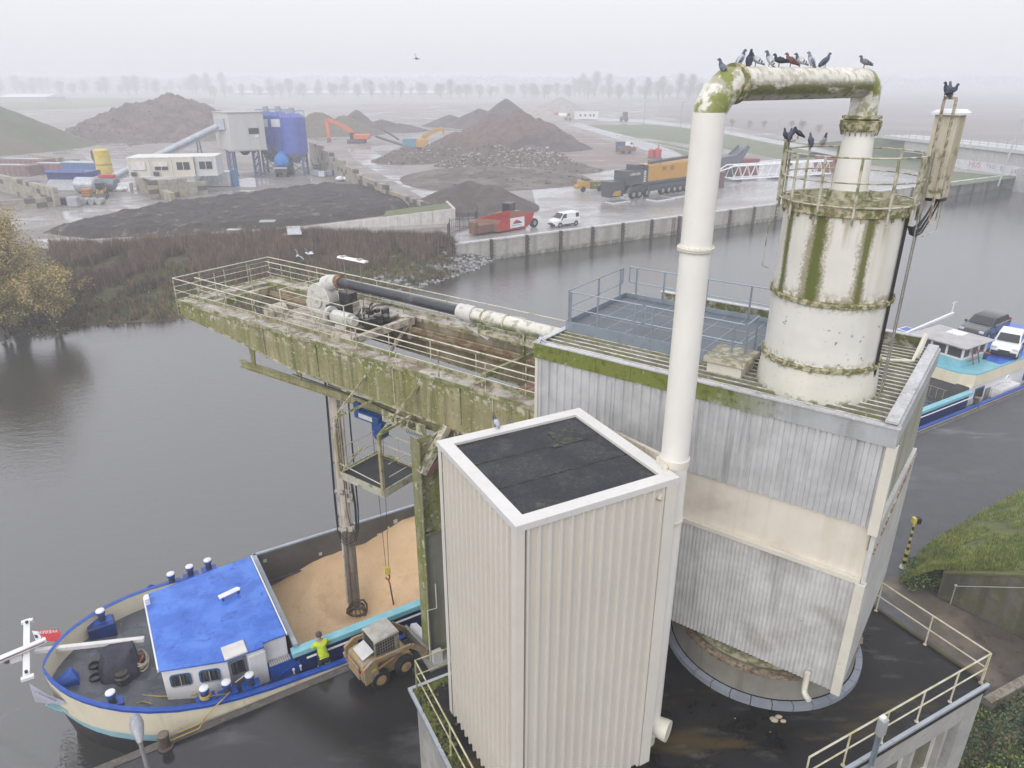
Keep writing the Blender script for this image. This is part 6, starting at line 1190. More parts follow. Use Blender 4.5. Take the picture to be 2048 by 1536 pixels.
b = MB(); b.tube([(lp_.x, lp_.y, 1.8), (lp_.x, lp_.y, 6.35)], .05, 12); b.build('pole', mat('grey lamp pole', (.34, .35, .36), .45, .3), g)
b = MB(); dirl = V((-.10, .16, .04)).normalized(); c_ = V((lp_.x, lp_.y, 6.36)); b.tube([c_ - dirl * .05, c_ + dirl * .12, c_ + dirl * .30, c_ + dirl * .55, c_ + dirl * .74, c_ + dirl * .82], [.055, .10, .145, .165, .12, .04], 16); b.build('lamp_head', mat('speckled lamp head', (.30, .31, .34), .5, .2, [('n', (.55, .55, .55), .6, 22, .56, .62)]), g)
# ================================================================ pigeons and gulls
def pcol(n, c): return mat('feather ' + n, c, .65, var=.2, vs=30)
PG = dict(grey=(.17, .19, .24), pale=(.42, .44, .50), dark=(.035, .042, .058), brown=(.15, .07, .055), slate=(.075, .09, .13), white=(.62, .63, .66))
def pigeon(lab, foot, yaw, col, wing, pitch=35, head='slate', group='pigeons on the rails and ducts', bars=True, sc_=.87, name='pigeon'):
    g = thing(name, lab, 'bird', (0, 0, 0), 0, group); t = R(pitch); bx, bz = math.cos(t), math.sin(t)
    # one continuous body: tail, belly, breast, neck, head, bill
    ax_ = [(-.19, .0), (-.12, .0), (-.05, .005), (.03, .005), (.085, .0)]; P0 = lambda d, n: V((d * bx - n * bz, 0, .13 + d * bz + n * bx))
    pts = [P0(*a) for a in ax_]; hd = pts[-1]; pts += [hd + V((.012, 0, .04)), hd + V((.018, 0, .072)), hd + V((.036, 0, .088)), hd + V((.058, 0, .082)), hd + V((.078, 0, .072))]
    b = MB(); rad = [.014, .028, .058, .062, .045, .030, .024, .027, .016, .004]; n = 12; rings = []
    b.tube(pts, rad, n); nf = len(b.f)
    for i in range(nf): ringi = i // n; b.mi[i] = 0 if ringi < 1 else 1 if ringi < 4 else 2 if ringi < 8 else 3
    b.build('body', [pcol('tail' + col, tuple(x * .5 for x in PG[col])), pcol(col, PG[col]), pcol('h' + head, PG[head]), MC['feather bill'] if 'feather bill' in MC else mat('feather bill', (.05, .045, .045), .5)], g, smooth=80)
    for k in (-1, 1):
        b = MB(); q = [P0(.06, .03), P0(.0, .045), P0(-.10, .04), P0(-.19, .03), P0(-.10, -.01), P0(.02, -.02)]; out = [.045, .058, .04, .012, .045, .06]
        v_ = [p + V((0, k * o, 0)) for p, o in zip(q, out)]; w_ = [p + V((0, k * (o + .010), .0)) for p, o in zip(q, out)]
        b.poly(*w_); b.poly(*v_)
        for i in range(6): b.poly(v_[i], v_[(i + 1) % 6], w_[(i + 1) % 6], w_[i])
        wg = b.build('wing', pcol('w' + wing, PG[wing]), g, smooth=60)
        if bars:
            b = MB(); 
            for d0, d1 in ((-.035, -.055), (-.085, -.105)): b.poly(*[P0(*a) + V((0, k * o, 0)) for a, o in (((d0, .042), .069), ((d1, .040), .067), ((d1 - .01, -.008), .062), ((d0 - .01, -.010), .066))])
            b.build('wing_bar', pcol('bar', (.03, .03, .04)), wg)
        b = MB(); b.tube([(.01, k * .022, .09), (.012, k * .024, .0)], .006, 5); b.tube([(.035, k * .024, .004), (-.005, k * .024, .004)], .005, 4); b.build('leg', mat('red leg', (.25, .07, .06), .6), g)
    g.location = foot; g.rotation_euler = (0, 0, yaw); g.scale = (sc_,) * 3; return g
RL0 = V((dx, dy, 0)); RL1 = V((sx, sy, 0))
def on_run(px):
    best = None
    for k in range(-10, 110):
        p = RL0.lerp(RL1, k / 100); d = p - V((0, 0, 0)); dep = p.y * math.cos(PITCH) + 0.18 * math.sin(PITCH) * -1; x = 1024 + FPX * p.x / (p.y * math.cos(PITCH) - .17 * math.sin(PITCH))
        if best is None or abs(x - px) < best[0]: best = (abs(x - px), p.copy(), k / 100)
    return best[1] + V((0, 0, ZH + Rd - .01 - (max(0, .12 - best[2]) * 2.0)))
for px, yaw, col, wing, pit, hd_, lab in (
    (1446, 165, 'grey', 'grey', 55, 'slate', 'grey pigeon sitting on the elbow at the outer end of the duct'),
    (1480, 20, 'pale', 'grey', 58, 'slate', 'upright pigeon facing right just past the duct flange'),
    (1497, -95, 'slate', 'slate', 62, 'dark', 'dark pigeon showing its breast, pressed against a white-backed one'),
    (1513, 170, 'pale', 'white', 30, 'dark', 'pale pigeon with black tail beside the dark breasted one'),
    (1538, 165, 'pale', 'white', 55, 'slate', 'whitish upright pigeon touching a greenish dark one on the duct'),
    (1559, 175, 'dark', 'dark', 12, 'dark', 'greenish black pigeon crouching level on the duct'),
    (1581, 150, 'brown', 'brown', 30, 'brown', 'reddish brown pigeon on the duct'),
    (1601, 172, 'pale', 'white', 28, 'slate', 'white winged pigeon just beyond the brown one'),
    (1620, 160, 'pale', 'grey', 60, 'grey', 'tall pale grey pigeon in the middle of the duct, head up'),
    (1648, 15, 'slate', 'slate', 45, 'slate', 'blue grey pigeon facing right with tail low on the duct'),
    (1729, 170, 'grey', 'grey', 22, 'slate', 'lone grey pigeon on the inner elbow of the duct')):
    pigeon(lab, on_run(px), R(yaw), col, wing, pit, hd_)
def on_ring(px, z):
    best = None
    for k in range(360):
        a = k * math.pi / 180; p = V((sx + (Rr + .0) * math.cos(a), sy + (Rr + .0) * math.sin(a), z)); q = p - V((0, 0, CAMZ)); x = 1024 + FPX * q.x / (q.y * math.cos(PITCH) - q.z * math.sin(PITCH))
        if best is None or abs(x - px) < best[0]:
            if (p.y - sy) > -.35: best = (abs(x - px), p)
    return best[1]
for px, z, yaw, col, wing, pit, hd_, lab in (
    (1566, ZT + 1.13, 100, 'dark', 'dark', 40, 'dark', 'black pigeon with green neck at the outer corner of the gate rail'), (1572, ZT + 1.13, 60, 'slate', 'dark', 45, 'slate', 'blue black pigeon highest of the huddle on the gate rail'), (1584, ZT + 1.13, 40, 'dark', 'dark', 30, 'dark', 'black pigeon leaning forward at the inner side of the huddle'),
    (1598, ZT + 1.13, 170, 'dark', 'slate', 35, 'dark', 'dark pigeon with pale belly on the gate rail'), (1622, ZT + .97, 95, 'slate', 'slate', 62, 'slate', 'slate pigeon seen from the back on the ring rail'), (1651, ZT + .97, -85, 'pale', 'white', 62, 'slate', 'pale pigeon alone on the ring rail nearest the white neck pipe')):
    pigeon(lab, on_ring(px, z) + V((ru(-.05, .05), ru(-.08, .08), 0)), R(yaw), col, wing, pit, hd_)
pm = (PA + PB) / 2 + V((0, 0, 21.16))
pigeon('dark pigeon facing left on the twin post bar', PA.lerp(PB, .05) + V((0, 0, 21.16)), R(190), 'slate', 'slate', 58, 'dark'); pigeon('dark pigeon squeezed between two others on the twin post bar', PA.lerp(PB, .3) + V((0, 0, 21.16)), R(80), 'slate', 'slate', 62, 'slate'); pigeon('dark pigeon facing right on the twin post bar, tail raised', PA.lerp(PB, .5) + V((0, 0, 21.16)), R(10), 'dark', 'slate', 25, 'dark')
pigeon('pale blue pigeon on the white parapet of the cream tower', at(993, 854, tz), R(120), 'pale', 'pale', 45, 'slate'); pigeon('whitish pigeon on the outer corner of the machine house roof', at(1082, 686, 15.03), R(150), 'pale', 'white', 25, 'slate')
def gull(lab, p, yaw, roll, span=1.0):
    g = thing('gull', lab, 'bird', (0, 0, 0), 0, 'white gulls over the water'); wht = pcol('gullwhite', (.70, .72, .76)); gry = pcol('gullgrey', (.42, .45, .52))
    b = MB(); b.tube([(-.28, 0, .0), (-.2, 0, .01), (-.05, 0, .0), (.08, 0, .0), (.16, 0, .02), (.21, 0, .02), (.26, 0, .01)], [.03, .045, .07, .065, .045, .035, .008], 10); b.build('body', wht, g, smooth=80)
    for k in (-1, 1):
        b = MB(); top = [(.10, k * .05, .03), (.14, k * .25, .17), (.02, k * .52, .20), (-.10, k * .50, .19), (-.04, k * .26, .15), (-.08, k * .05, .02)]; b.poly(*top); b.poly(*[V(t) - V((0, 0, .012)) for t in top]); b.build('wing', gry, g)
    b = MB(); b.poly((-.24, -.03, .0), (-.24, .03, 0), (-.40, .07, .0), (-.40, -.07, 0)); b.build('tail', wht, g)
    g.location = p; g.rotation_euler = (roll, 0, yaw); g.scale = (span,) * 3
gull('white gull flying over the boom end with wings raised', at(618, 507, 12.5), R(160), R(25), 1.05); gull('smaller white gull seen end-on beside the other flying gull', at(595, 511, 12.0), R(90), R(55), .75)
gull('tiny pale bird high in the empty sky', at(833, 117, 24.5) if False else V((0, 0, CAMZ)) + ray(833, 117) * 40, R(200), R(-20), .8)
# ================================================================ far bank: ground, quay, site
zf = 2.6
def g2(x, y, z=zf): return at(x, y, z)
def mpp(x, y, z=zf): p = at(x, y, z); return (p.y * math.cos(PITCH) + (CAMZ - z) * math.sin(PITCH)) / FPX
q0_, q1_ = g2(905, 489), g2(1555, 408); az_q = math.degrees(math.atan2(q1_.x - q0_.x, q1_.y - q0_.y)); FQ = Fr((q0_.x, q0_.y), az_q)
site = mat('wet site mud', (.19, .165, .15), .6, 0, [('n', (.27, .245, .23), .8, .06, .44, .60), ('n', (.15, .095, .075), .7, .035, .50, .66), ('n', (.09, .085, .085), .9, .045, .52, .62, {'r': .12}), ('n', (.30, .29, .29), .8, .16, .58, .70, {'r': .1, 'map': (1, 1.8, 1)}), ('n', (.07, .06, .05), .5, 1.2, .55, .72)], bump=.02, bs=3)
bank_top = [(-900, 470), (-300, 478), (0, 488), (120, 500), (200, 503), (300, 492), (400, 484), (500, 478), (600, 475), (700, 478), (800, 486), (880, 491)]
far_pts = [g2(*p) for p in bank_top] + [V((q0_.x, q0_.y, 0)), FQ((420, 0, 0)), V((2600, 700, 0)), V((2600, 3200, 0)), V((-2600, 3200, 0)), V((-2600, 100, 0))]
ground('far_ground', far_pts, zf, site)
ground('canal_bed', [V((-3000, -600, 0)), V((3000, -600, 0)), V((3000, 3200, 0)), V((-3000, 3200, 0))], -3.2, mat('canal bed', (.05, .048, .04), .9))
# water
wm = bpy.data.materials.new('canal water'); wm.use_nodes = True; nt = wm.node_tree; pb = nt.nodes['Principled BSDF']; pb.inputs['Base Color'].default_value = (.044, .042, .037, 1); pb.inputs['Roughness'].default_value = .02; pb.inputs['IOR'].default_value = 2.1; pb.inputs['Specular IOR Level'].default_value = .6
tcw = nt.nodes.new('ShaderNodeTexCoord'); prevn = None
for sc_, st_, dist_ in ((.9, .35, .05), (4.5, .6, .022)):
    mp_ = nt.nodes.new('ShaderNodeMapping'); mp_.inputs['Rotation'].default_value = (0, 0, R(30)); mp_.inputs['Scale'].default_value = (1, 2.2, 1); nt.links.new(tcw.outputs['Object'], mp_.inputs[0])
    nz_ = nt.nodes.new('ShaderNodeTexNoise'); nz_.inputs['Scale'].default_value = sc_; nz_.inputs['Detail'].default_value = 3; nt.links.new(mp_.outputs[0], nz_.inputs[0])
    bp_ = nt.nodes.new('ShaderNodeBump'); bp_.inputs['Strength'].default_value = st_; bp_.inputs['Distance'].default_value = dist_; nt.links.new(nz_.outputs[0], bp_.inputs['Height'])
    if prevn: nt.links.new(prevn, bp_.inputs['Normal'])
    prevn = bp_.outputs[0]
nt.links.new(prevn, pb.inputs['Normal'])
ground('canal_water', [V((-1500, -200, 0)), V((1500, -200, 0)), V((1500, 1200, 0)), V((-1500, 1200, 0))], 0.0, wm)
def patch(name, px, z, m, zz=zf): return ground(name, [g2(*p) for p in px], z, m)
apron = mat('wet concrete apron', (.30, .29, .285), .30, 0, [('n', (.17, .14, .12), .8, .07, .46, .62, {'map': (.4, 1.6, 1)}), ('n', (.36, .36, .37), .8, .10, .48, .6, {'r': .08}), ('n', (.14, .12, .11), .6, .5, .6, .74, {'map': (.3, 1.5, 1)})], bump=.004, bs=2)
ap = [g2(912, 466), g2(1075, 425), g2(1062, 372), g2(1160, 352), g2(1235, 338), g2(1440, 330), g2(1560, 318), g2(1700, 318), g2(1790, 332), g2(1850, 336)]
apw = [V((q0_.x, q0_.y, 0)) + FQ.y * .3] + ap + [FQ((175, .3, 0))]
ground('wet_apron', apw, zf + .006, apron)
grassf = mat('far grass', (.10, .135, .06), .9, 0, [('n', (.14, .15, .07), .8, .12, .42, .6), ('n', (.08, .09, .045), .6, .5, .5, .66)])
roadm = mat('wet pale road', (.30, .30, .31), .25, 0, [('n', (.2, .2, .2), .7, .12, .5, .65)])
patch('meadow', [(1163, 251), (1290, 249), (1420, 256), (1640, 292), (1700, 312), (1560, 318), (1440, 296), (1330, 282), (1215, 266)], zf + .012, grassf)
patch('road_verge', [(1225, 275), (1330, 286), (1450, 312), (1450, 330), (1360, 312)], zf + .012, grassf)
patch('access_road', [(1120, 246), (1165, 258), (1215, 272), (1300, 304), (1362, 345), (1430, 345), (1345, 300), (1255, 272), (1200, 258), (1160, 246)], zf + .018, roadm)
patch('far_road', [(1160, 240), (1290, 246), (1420, 262), (1700, 318), (1730, 314), (1440, 258), (1300, 240), (1180, 234)], zf + .024, roadm)
patch('canal_verge', [(1560, 322), (1640, 300), (1780, 300), (1900, 342), (2010, 352), (2060, 346), (2060, 352), (1905, 372), (1830, 340), (1700, 326)], zf + .012, grassf)
patch('ploughed_field', [(1310, 232), (1440, 250), (1640, 284), (1790, 290), (2500, 280), (3200, 200), (2900, 168), (1500, 170), (1330, 196)], zf + .012, mat('ploughed earth', (.20, .175, .165), .95, 0, [('n', (.26, .235, .225), .7, .02, .45, .6), ('n', (.16, .145, .13), .6, .3, .5, .65)]))
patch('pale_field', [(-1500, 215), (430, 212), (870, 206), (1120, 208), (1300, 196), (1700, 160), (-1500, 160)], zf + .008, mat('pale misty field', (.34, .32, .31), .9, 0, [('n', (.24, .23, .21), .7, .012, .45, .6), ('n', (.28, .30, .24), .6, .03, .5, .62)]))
patch('left_field', [(-900, 225), (0, 222), (430, 208), (430, 196), (-900, 196)], zf + .012, grassf)
patch('puddle_track', [(60, 480), (150, 474), (320, 474), (470, 462), (600, 452), (915, 440), (915, 452), (620, 470), (420, 478), (300, 488), (150, 494)], zf + .01, mat('pale wet track', (.30, .275, .25), .45, 0, [('n', (.42, .42, .42), .9, .16, .48, .58, {'r': .07}), ('n', (.18, .16, .14), .6, .6, .55, .7)], bump=.01, bs=2))
wetm = mat('puddled track', (.21, .185, .17), .45, 0, [('n', (.34, .33, .33), .9, .14, .46, .56, {'r': .06, 'map': (1, 2, 1)}), ('n', (.13, .105, .09), .7, .4, .52, .66)], bump=.01, bs=2)
patch('wet_track', [(690, 296), (745, 300), (800, 335), (915, 392), (868, 408), (775, 356), (712, 322)], zf + .01, wetm)
patch('wet_yard', [(-40, 268), (150, 258), (240, 266), (262, 300), (330, 340), (700, 372), (640, 386), (300, 420), (120, 452), (-60, 470), (-60, 425), (120, 412), (205, 398), (190, 330), (150, 300)], zf + .008, wetm)
patch('muddy_track', [(1120, 258), (1180, 270), (1335, 322), (1250, 338), (1140, 336), (1050, 306), (1090, 290)], zf + .009, mat('red brown mud', (.17, .115, .095), .6, 0, [('n', (.24, .19, .17), .8, .10, .46, .6, {'map': (.5, 2, 1)}), ('n', (.3, .28, .27), .8, .08, .57, .66, {'r': .1, 'map': (.5, 1.6, 1)}), ('n', (.10, .07, .06), .6, .6, .52, .68)], bump=.02, bs=2))
# concrete quay wall with fender piles
qw = thing('canal_quay_wall', 'long pale concrete quay wall with rusty fender posts across the canal', 'quay wall', (q0_.x, q0_.y, 0))
qc = mat('quay wall concrete', (.42, .41, .37), .75, 0, [('st', (.26, .245, .21), .7, .7, .45, .66), ('n', (.33, .30, .25), .6, .5, .5, .66), ('n', (.12, .12, .09), .85, 1.2, .35, .6, {'z': (.25, .75)})], bump=.008, bs=6)
b = MB(FQ); n = 30
for k in range(34): s = k * 5.35; b.box(s + .015, -.06, -3, s + 5.335, .45, zf - .14)
b.build('wall_panel', qc, qw)
b = MB(FQ); b.box(-.1, -.14, zf - .14, 182, .6, zf + .05); b.box(-.1, .45, -3, .3, 3.5, zf + .04); b.build('coping', mat('quay coping', (.50, .50, .49), .6, 0, [('n', (.34, .33, .31), .6, 1, .5, .68)]), qw)
fend = mat('rusty fender', (.075, .06, .055), .7, .2, [('n', (.16, .10, .07), .7, 3, .5, .64)], bump=.02)
b = MB(FQ)
for k in range(34):
    s = k * 5.35 + .05; b.box(s - .17, -.34, -.4, s + .17, -.06, zf - .12)
    for j in range(4): b.box(s - .25, -.42, .55 + j * .5, s + .25, -.30, .72 + j * .5)
    b.box(s - .2, -.3, zf - .2, s + .2, .2, zf + .06)
b.build('fender_post', fend, qw)
b = MB(FQ)
for s in (36.2, 36.7): b.box(s, -.15, .1, s + .05, -.1, zf)
for j in range(9): b.box(36.2, -.14, .3 + j * .26, 36.75, -.1, .34 + j * .26)
b.build('ladder', fend, qw)
# bank slope on the left
shore = [(-900, 700), (-300, 690), (0, 676), (120, 662), (170, 652), (350, 642), (540, 622), (700, 608), (780, 594), (880, 562), (950, 540), (990, 519)]
topv = [g2(*p) for p in bank_top]; shv = [at(*p, -.05) for p in shore]; b = MB(); rows = []
def along(P, t): i = min(len(P) - 2, int(t * (len(P) - 1))); return P[i].lerp(P[i + 1], t * (len(P) - 1) - i)
NB = 90
for i in range(NB + 1):
    a, c = along(topv, i / NB), along(shv, i / NB); row = []
    for j in range(13):
        t = j / 12; p = a.lerp(c, t); p.z = zf * (1 - t ** 1.3) - .05 * t + (.25 * NZ.noise(p * .35) if 0 < j < 12 else 0) + .02; row.append(b.P(p))
    row.append(b.P(c + (c - a).normalized() * 1.5 + V((0, 0, -1.2)))); rows.append(row)
for A, B in zip(rows, rows[1:]):
    for j in range(13): b.F(A[j], A[j + 1], B[j + 1], B[j])
bk_ = b.build('canal_bank', mat('bank soil', (.07, .065, .035), .95, 0, [('n', (.11, .12, .045), .8, .5, .45, .62), ('n', (.09, .065, .045), .7, .9, .5, .66)], bump=.05)); bk_['kind'] = 'structure'
def bankpt(t, u): 
    a, c = along(topv, t), along(shv, t); p = a.lerp(c, u); p.z = zf * (1 - u ** 1.3); return p
reed = [mat('reed brown', (.17, .115, .085), .85, var=.3, vs=.4), mat('reed dark', (.10, .075, .06), .85, var=.3), mat('reed straw', (.27, .20, .13), .85, var=.25)]
weed = [mat('weed green', (.11, .14, .04), .8, var=.3), mat('weed olive', (.21, .18, .07), .8, var=.3), mat('weed dark', (.07, .085, .035), .8, var=.3), mat('weed red', (.20, .10, .065), .8, var=.3)]
random.seed(31); pts = []
for k in range(11000):
    t = ru(.26, 1.0); u_ = rnd() ** 1.2 * .66
    if t > .93 and u_ > .3: continue
    p = bankpt(t, u_)
    if NZ.noise(p * .25) > -.5 + u_ * .35: pts.append((p, 1.0 - .4 * u_ + .25 * NZ.noise(p * .5)))
tri_tufts('reed_bed', pts, 1.0, 1.9, reed + [reed[0]], 9, .35, .18, 32, .035)
pts = []
for k in range(5200):
    t = ru(.15, .9); u_ = ru(.35, .98); p = bankpt(t, u_)
    if NZ.noise(p * .3 + V((9, 0, 0))) > -.3: pts.append((p, ru(.5, 1.2) * (1 + .6 * NZ.noise(p * .2))))
tri_tufts('bank_weeds', pts, .35, .9, weed, 10, .35, .6, 33, .04)
random.seed(35); cs = []
for k in range(230):
    t = ru(.12, .86) if k % 3 else ru(.12, .3); p = bankpt(t, ru(.55, 1.02)); cs.append((p + V((0, 0, .2)), ru(.35, .9) * (1.5 if t < .3 else 1)))
lw = leaf_cloud('bank_scrub', cs, 60, .10, weed, 36, None, .6); lw['kind'] = 'stuff'
# riprap
b = MB(); random.seed(37)
for k in range(1500):
    t = ru(.70, 1.0); lo = .62 if t < .93 else .15; p = bankpt(t, lo + (1.02 - lo) * rnd() ** .8)
    if rnd() < .25 + .0: continue
    s_ = ru(.10, .30); M = Matrix.Rotation(ru(0, 6), 4, 'Z') @ Matrix.Rotation(ru(-.6, .6), 4, 'X') @ Matrix.Rotation(ru(-.6, .6), 4, 'Y'); M.translation = p + V((0, 0, s_ * .25)); b.off = M; b.m = 0 if rnd() < .6 else 1
    b.prism([(-s_, -s_ * .6), (s_ * .7, -s_ * .7), (s_, s_ * .3), (0, s_ * .8), (-s_ * .8, s_ * .5)], -s_ * .4, s_ * .4, [(-s_ * .6, -s_ * .4), (s_ * .5, -s_ * .5), (s_ * .6, s_ * .2), (0, s_ * .5), (-s_ * .5, s_ * .3)])
b.off = None; rp = b.build('riprap', [mat('pale riprap', (.30, .30, .31), .8, bump=.02), mat('dark riprap', (.15, .14, .13), .8, bump=.02)], smooth=0); rp['kind'] = 'stuff'
# ---------------------------------------------------------------- spoil heaps
def heap(label, cones, m, m2=None, stones=0, cat='spoil heap', name='spoil_heap', rough=.10, res=None, seed=0, base=zf):
    """cones: (px peak x, peak row, row of the ground under the peak, half width in px)"""
    C_ = []
    for px, pt, pg, hwid in cones:
        c = at(px, pg, base); r = hwid * mpp(px, pg, base); hh = up(px, pt, c) - base; C_.append((c, r, hh))
    x0 = min(c.x - r for c, r, h in C_) - 1; x1 = max(c.x + r for c, r, h in C_) + 1; y0 = min(c.y - r for c, r, h in C_) - 1; y1 = max(c.y + r for c, r, h in C_) + 1
    n = res or 90; nx = n; ny = max(10, int(n * (y1 - y0) / (x1 - x0))); ny = min(ny, 110); b = MB(); idx = {}
    def hz(x, y):
        z = 0
        for c, r, h in C_:
            ang = math.atan2(y - c.y, x - c.x); rr_ = r * (1 + .14 * NZ.noise(V((math.cos(ang) * 1.3, math.sin(ang) * 1.3, seed + c.x)))); d = math.hypot(x - c.x, y - c.y) / rr_
            k = 1 - d; zc_ = h * (k if k < .8 else .8 + (k - .8) * .75) * (1.05 if k > 0 else 1); z = max(z, zc_)
        if z > 0: z += rough * min(1, z) * (NZ.fractal(V((x, y, seed)) * .35, 1, 2, 5) * 1.6 + NZ.noise(V((x, y, seed)) * 1.7) * .6)
        return z
    for i in range(nx + 1):
        for j in range(ny + 1):
            x, y = x0 + (x1 - x0) * i / nx, y0 + (y1 - y0) * j / ny; idx[i, j] = b.P((x, y, base - .03 + max(-.05, hz(x, y))))
    for i in range(nx):
        for j in range(ny):
            q = (idx[i, j], idx[i + 1, j], idx[i + 1, j + 1], idx[i, j + 1])
            if max(b.v[k].z for k in q) > base - .02: b.F(*q)
    random.seed(seed + 5); mats = [m] + ([m2] if m2 else [])
    for k in range(stones):
        c, r, h = random.choice(C_); a = ru(math.pi, 2 * math.pi); d = r * ru(.2, 1.08); x, y = c.x + d * math.cos(a), c.y + d * math.sin(a); z = max(0, hz(x, y)); s_ = ru(.10, .28) * (1.5 if rnd() < .1 else 1)
        M = Matrix.Rotation(ru(0, 6), 4, 'Z') @ Matrix.Rotation(ru(-.8, .8), 4, 'X'); M.translation = V((x, y, base + z + s_ * .2)); b.off = M; b.m = len(mats) - 1 if rnd() < .5 else 0; b.box(-s_, -s_ * .6, -s_ * .5, s_, s_ * .6, s_ * .4)
    b.off = None; o = b.build(name, mats, smooth=60); props(o, label, cat); return o
def soil(n, c, c2, c3=None, sc_=.25): return mat(n, c, .95, 0, [('n', tuple(x * 1.25 for x in c2), .9, sc_ * .7, .42, .60), ('n', c3 or tuple(x * .5 for x in c), .75, sc_ * 3, .50, .64), ('n', tuple(x * 1.7 for x in c), .5, sc_ * 6, .58, .70)], bump=.14, bs=1.6)
s_brown = soil('brown spoil', (.10, .07, .06), (.135, .092, .08)); s_grey = soil('grey rubble spoil', (.115, .095, .082), (.10, .08, .07)); s_dark = soil('dark spoil', (.06, .048, .044), (.085, .068, .06)); s_red = soil('reddish spoil', (.125, .078, .064), (.10, .068, .058)); s_pale = soil('pale gravel', (.33, .31, .27), (.27, .25, .22)); s_green = soil('weedy spoil', (.11, .09, .06), (.10, .085, .055))
stonem = mat('pale broken stone', (.36, .32, .29), .85)
heap('green weedy spoil slope rising at the left edge of the site', [(-70, 178, 298, 225), (-190, 170, 290, 260)], mat('weedy slope', (.095, .095, .055), .95, 0, [('n', (.10, .125, .05), .85, .1, .42, .6), ('n', (.14, .11, .085), .8, .07, .5, .64)], bump=.05, bs=2), rough=.2, seed=1)
heap('largest grey brown rubble heap behind the conveyor', [(352, 186, 272, 175), (275, 205, 275, 150), (205, 235, 278, 95), (420, 214, 268, 120)], s_brown, s_grey, 700, rough=.7, seed=2, res=110)
heap('olive spoil heap right behind the blue silos', [(640, 222, 268, 85), (692, 230, 268, 75)], s_green, None, 0, rough=.3, seed=3)
heap('dark pointed gravel cone behind the excavator', [(716, 218, 262, 52)], s_dark, None, 0, rough=.1, seed=4)
heap('low dark gravel ridge right of the pointed cone', [(765, 238, 262, 65), (800, 246, 262, 60)], s_dark, None, 0, rough=.1, seed=5)
heap('dusky back heap with a small peak at its right', [(900, 229, 252, 60), (960, 216, 254, 70), (1012, 196, 254, 75)], s_dark, None, 0, rough=.15, seed=6)
heap('pale gravel heap farthest right behind the brown heaps', [(1120, 193, 236, 80), (1090, 206, 238, 60)], s_pale, None, 0, rough=.15, seed=7)
heap('tall reddish brown heap in the middle of the site', [(1030, 219, 290, 125), (985, 226, 288, 100), (1080, 236, 288, 90)], s_red, None, 0, rough=.45, seed=8)
heap('reddish heap just behind the yellow digger arm', [(915, 262, 298, 70), (975, 262, 300, 60)], s_red, None, 0, rough=.3, seed=9)
heap('smooth dark brown heap at the right end of the heaps', [(1110, 262, 297, 75), (1060, 268, 298, 60)], s_dark, None, 0, rough=.12, seed=10)
heap('grey mound in front of the crushing machine', [(885, 276, 318, 72), (815, 290, 322, 72)], s_grey, stonem, 160, rough=.22, seed=11)
heap('stony rubble mound with pale stones at its foot', [(985, 284, 324, 80), (1060, 290, 322, 80), (1095, 298, 324, 60), (930, 306, 330, 60)], s_grey, stonem, 900, rough=.3, seed=12, res=110)
heap('low muddy ridge along the front of the rubble mounds', [(980, 338, 356, 190), (1060, 340, 358, 130), (1150, 326, 340, 60)], soil('muddy ridge', (.105, .09, .078), (.14, .12, .105)), None, 60, rough=.25, seed=13)
heap('smooth dark earth heap near the red hopper', [(940, 362, 412, 125), (975, 366, 414, 110), (900, 374, 412, 90)], soil('smooth dark earth', (.07, .055, .05), (.08, .064, .057), (.055, .044, .04)), None, 0, rough=.12, seed=14, name='earth_heap')
# churned soil plateau
soilp = [(85, 466), (150, 448), (330, 411), (480, 392), (650, 371), (760, 378), (838, 402), (806, 426), (700, 440), (600, 452), (330, 470), (180, 478)]
SP = [g2(*p) for p in soilp]
def inside_d(p):
    d = 1e9; ins = False
    for i in range(len(SP)):
        a, c = SP[i], SP[(i + 1) % len(SP)]
        if (a.y > p.y) != (c.y > p.y) and p.x < (c.x - a.x) * (p.y - a.y) / (c.y - a.y) + a.x: ins = not ins
        e = c - a; t = max(0, min(1, ((p.x - a.x) * e.x + (p.y - a.y) * e.y) / (e.x ** 2 + e.y ** 2))); d = min(d, math.hypot(p.x - a.x - e.x * t, p.y - a.y - e.y * t))
    return d if ins else -d
b = MB(); xs = [p.x for p in SP]; ys = [p.y for p in SP]; nx, ny = 170, 110; idx = {}
for i in range(nx + 1):
    for j in range(ny + 1):
        p = V((min(xs) + (max(xs) - min(xs)) * i / nx, min(ys) + (max(ys) - min(ys)) * j / ny, 0)); d = inside_d(p)
        z = zf - .03 if d < 0 else zf + min(1.0, d * .5) * .9 + min(1, d) * (.30 * NZ.fractal(p * .45, 1, 2, 5) + .16 * NZ.noise(p * 2.2)); idx[i, j] = (b.P((p.x, p.y, z)), d)
for i in range(nx):
    for j in range(ny):
        q = [idx[i, j], idx[i + 1, j], idx[i + 1, j + 1], idx[i, j + 1]]
        if max(k[1] for k in q) > 0: b.F(*[k[0] for k in q])
cs_ = b.build('churned_soil', mat('churned dark soil', (.038, .031, .028), .9, 0, [('n', (.06, .048, .042), .8, .35, .46, .62), ('n', (.20, .175, .155), .8, .55, .56, .68), ('n', (.045, .038, .033), .7, 1.5, .5, .64)], bump=.08, bs=2.5), smooth=60); cs_['kind'] = 'structure'
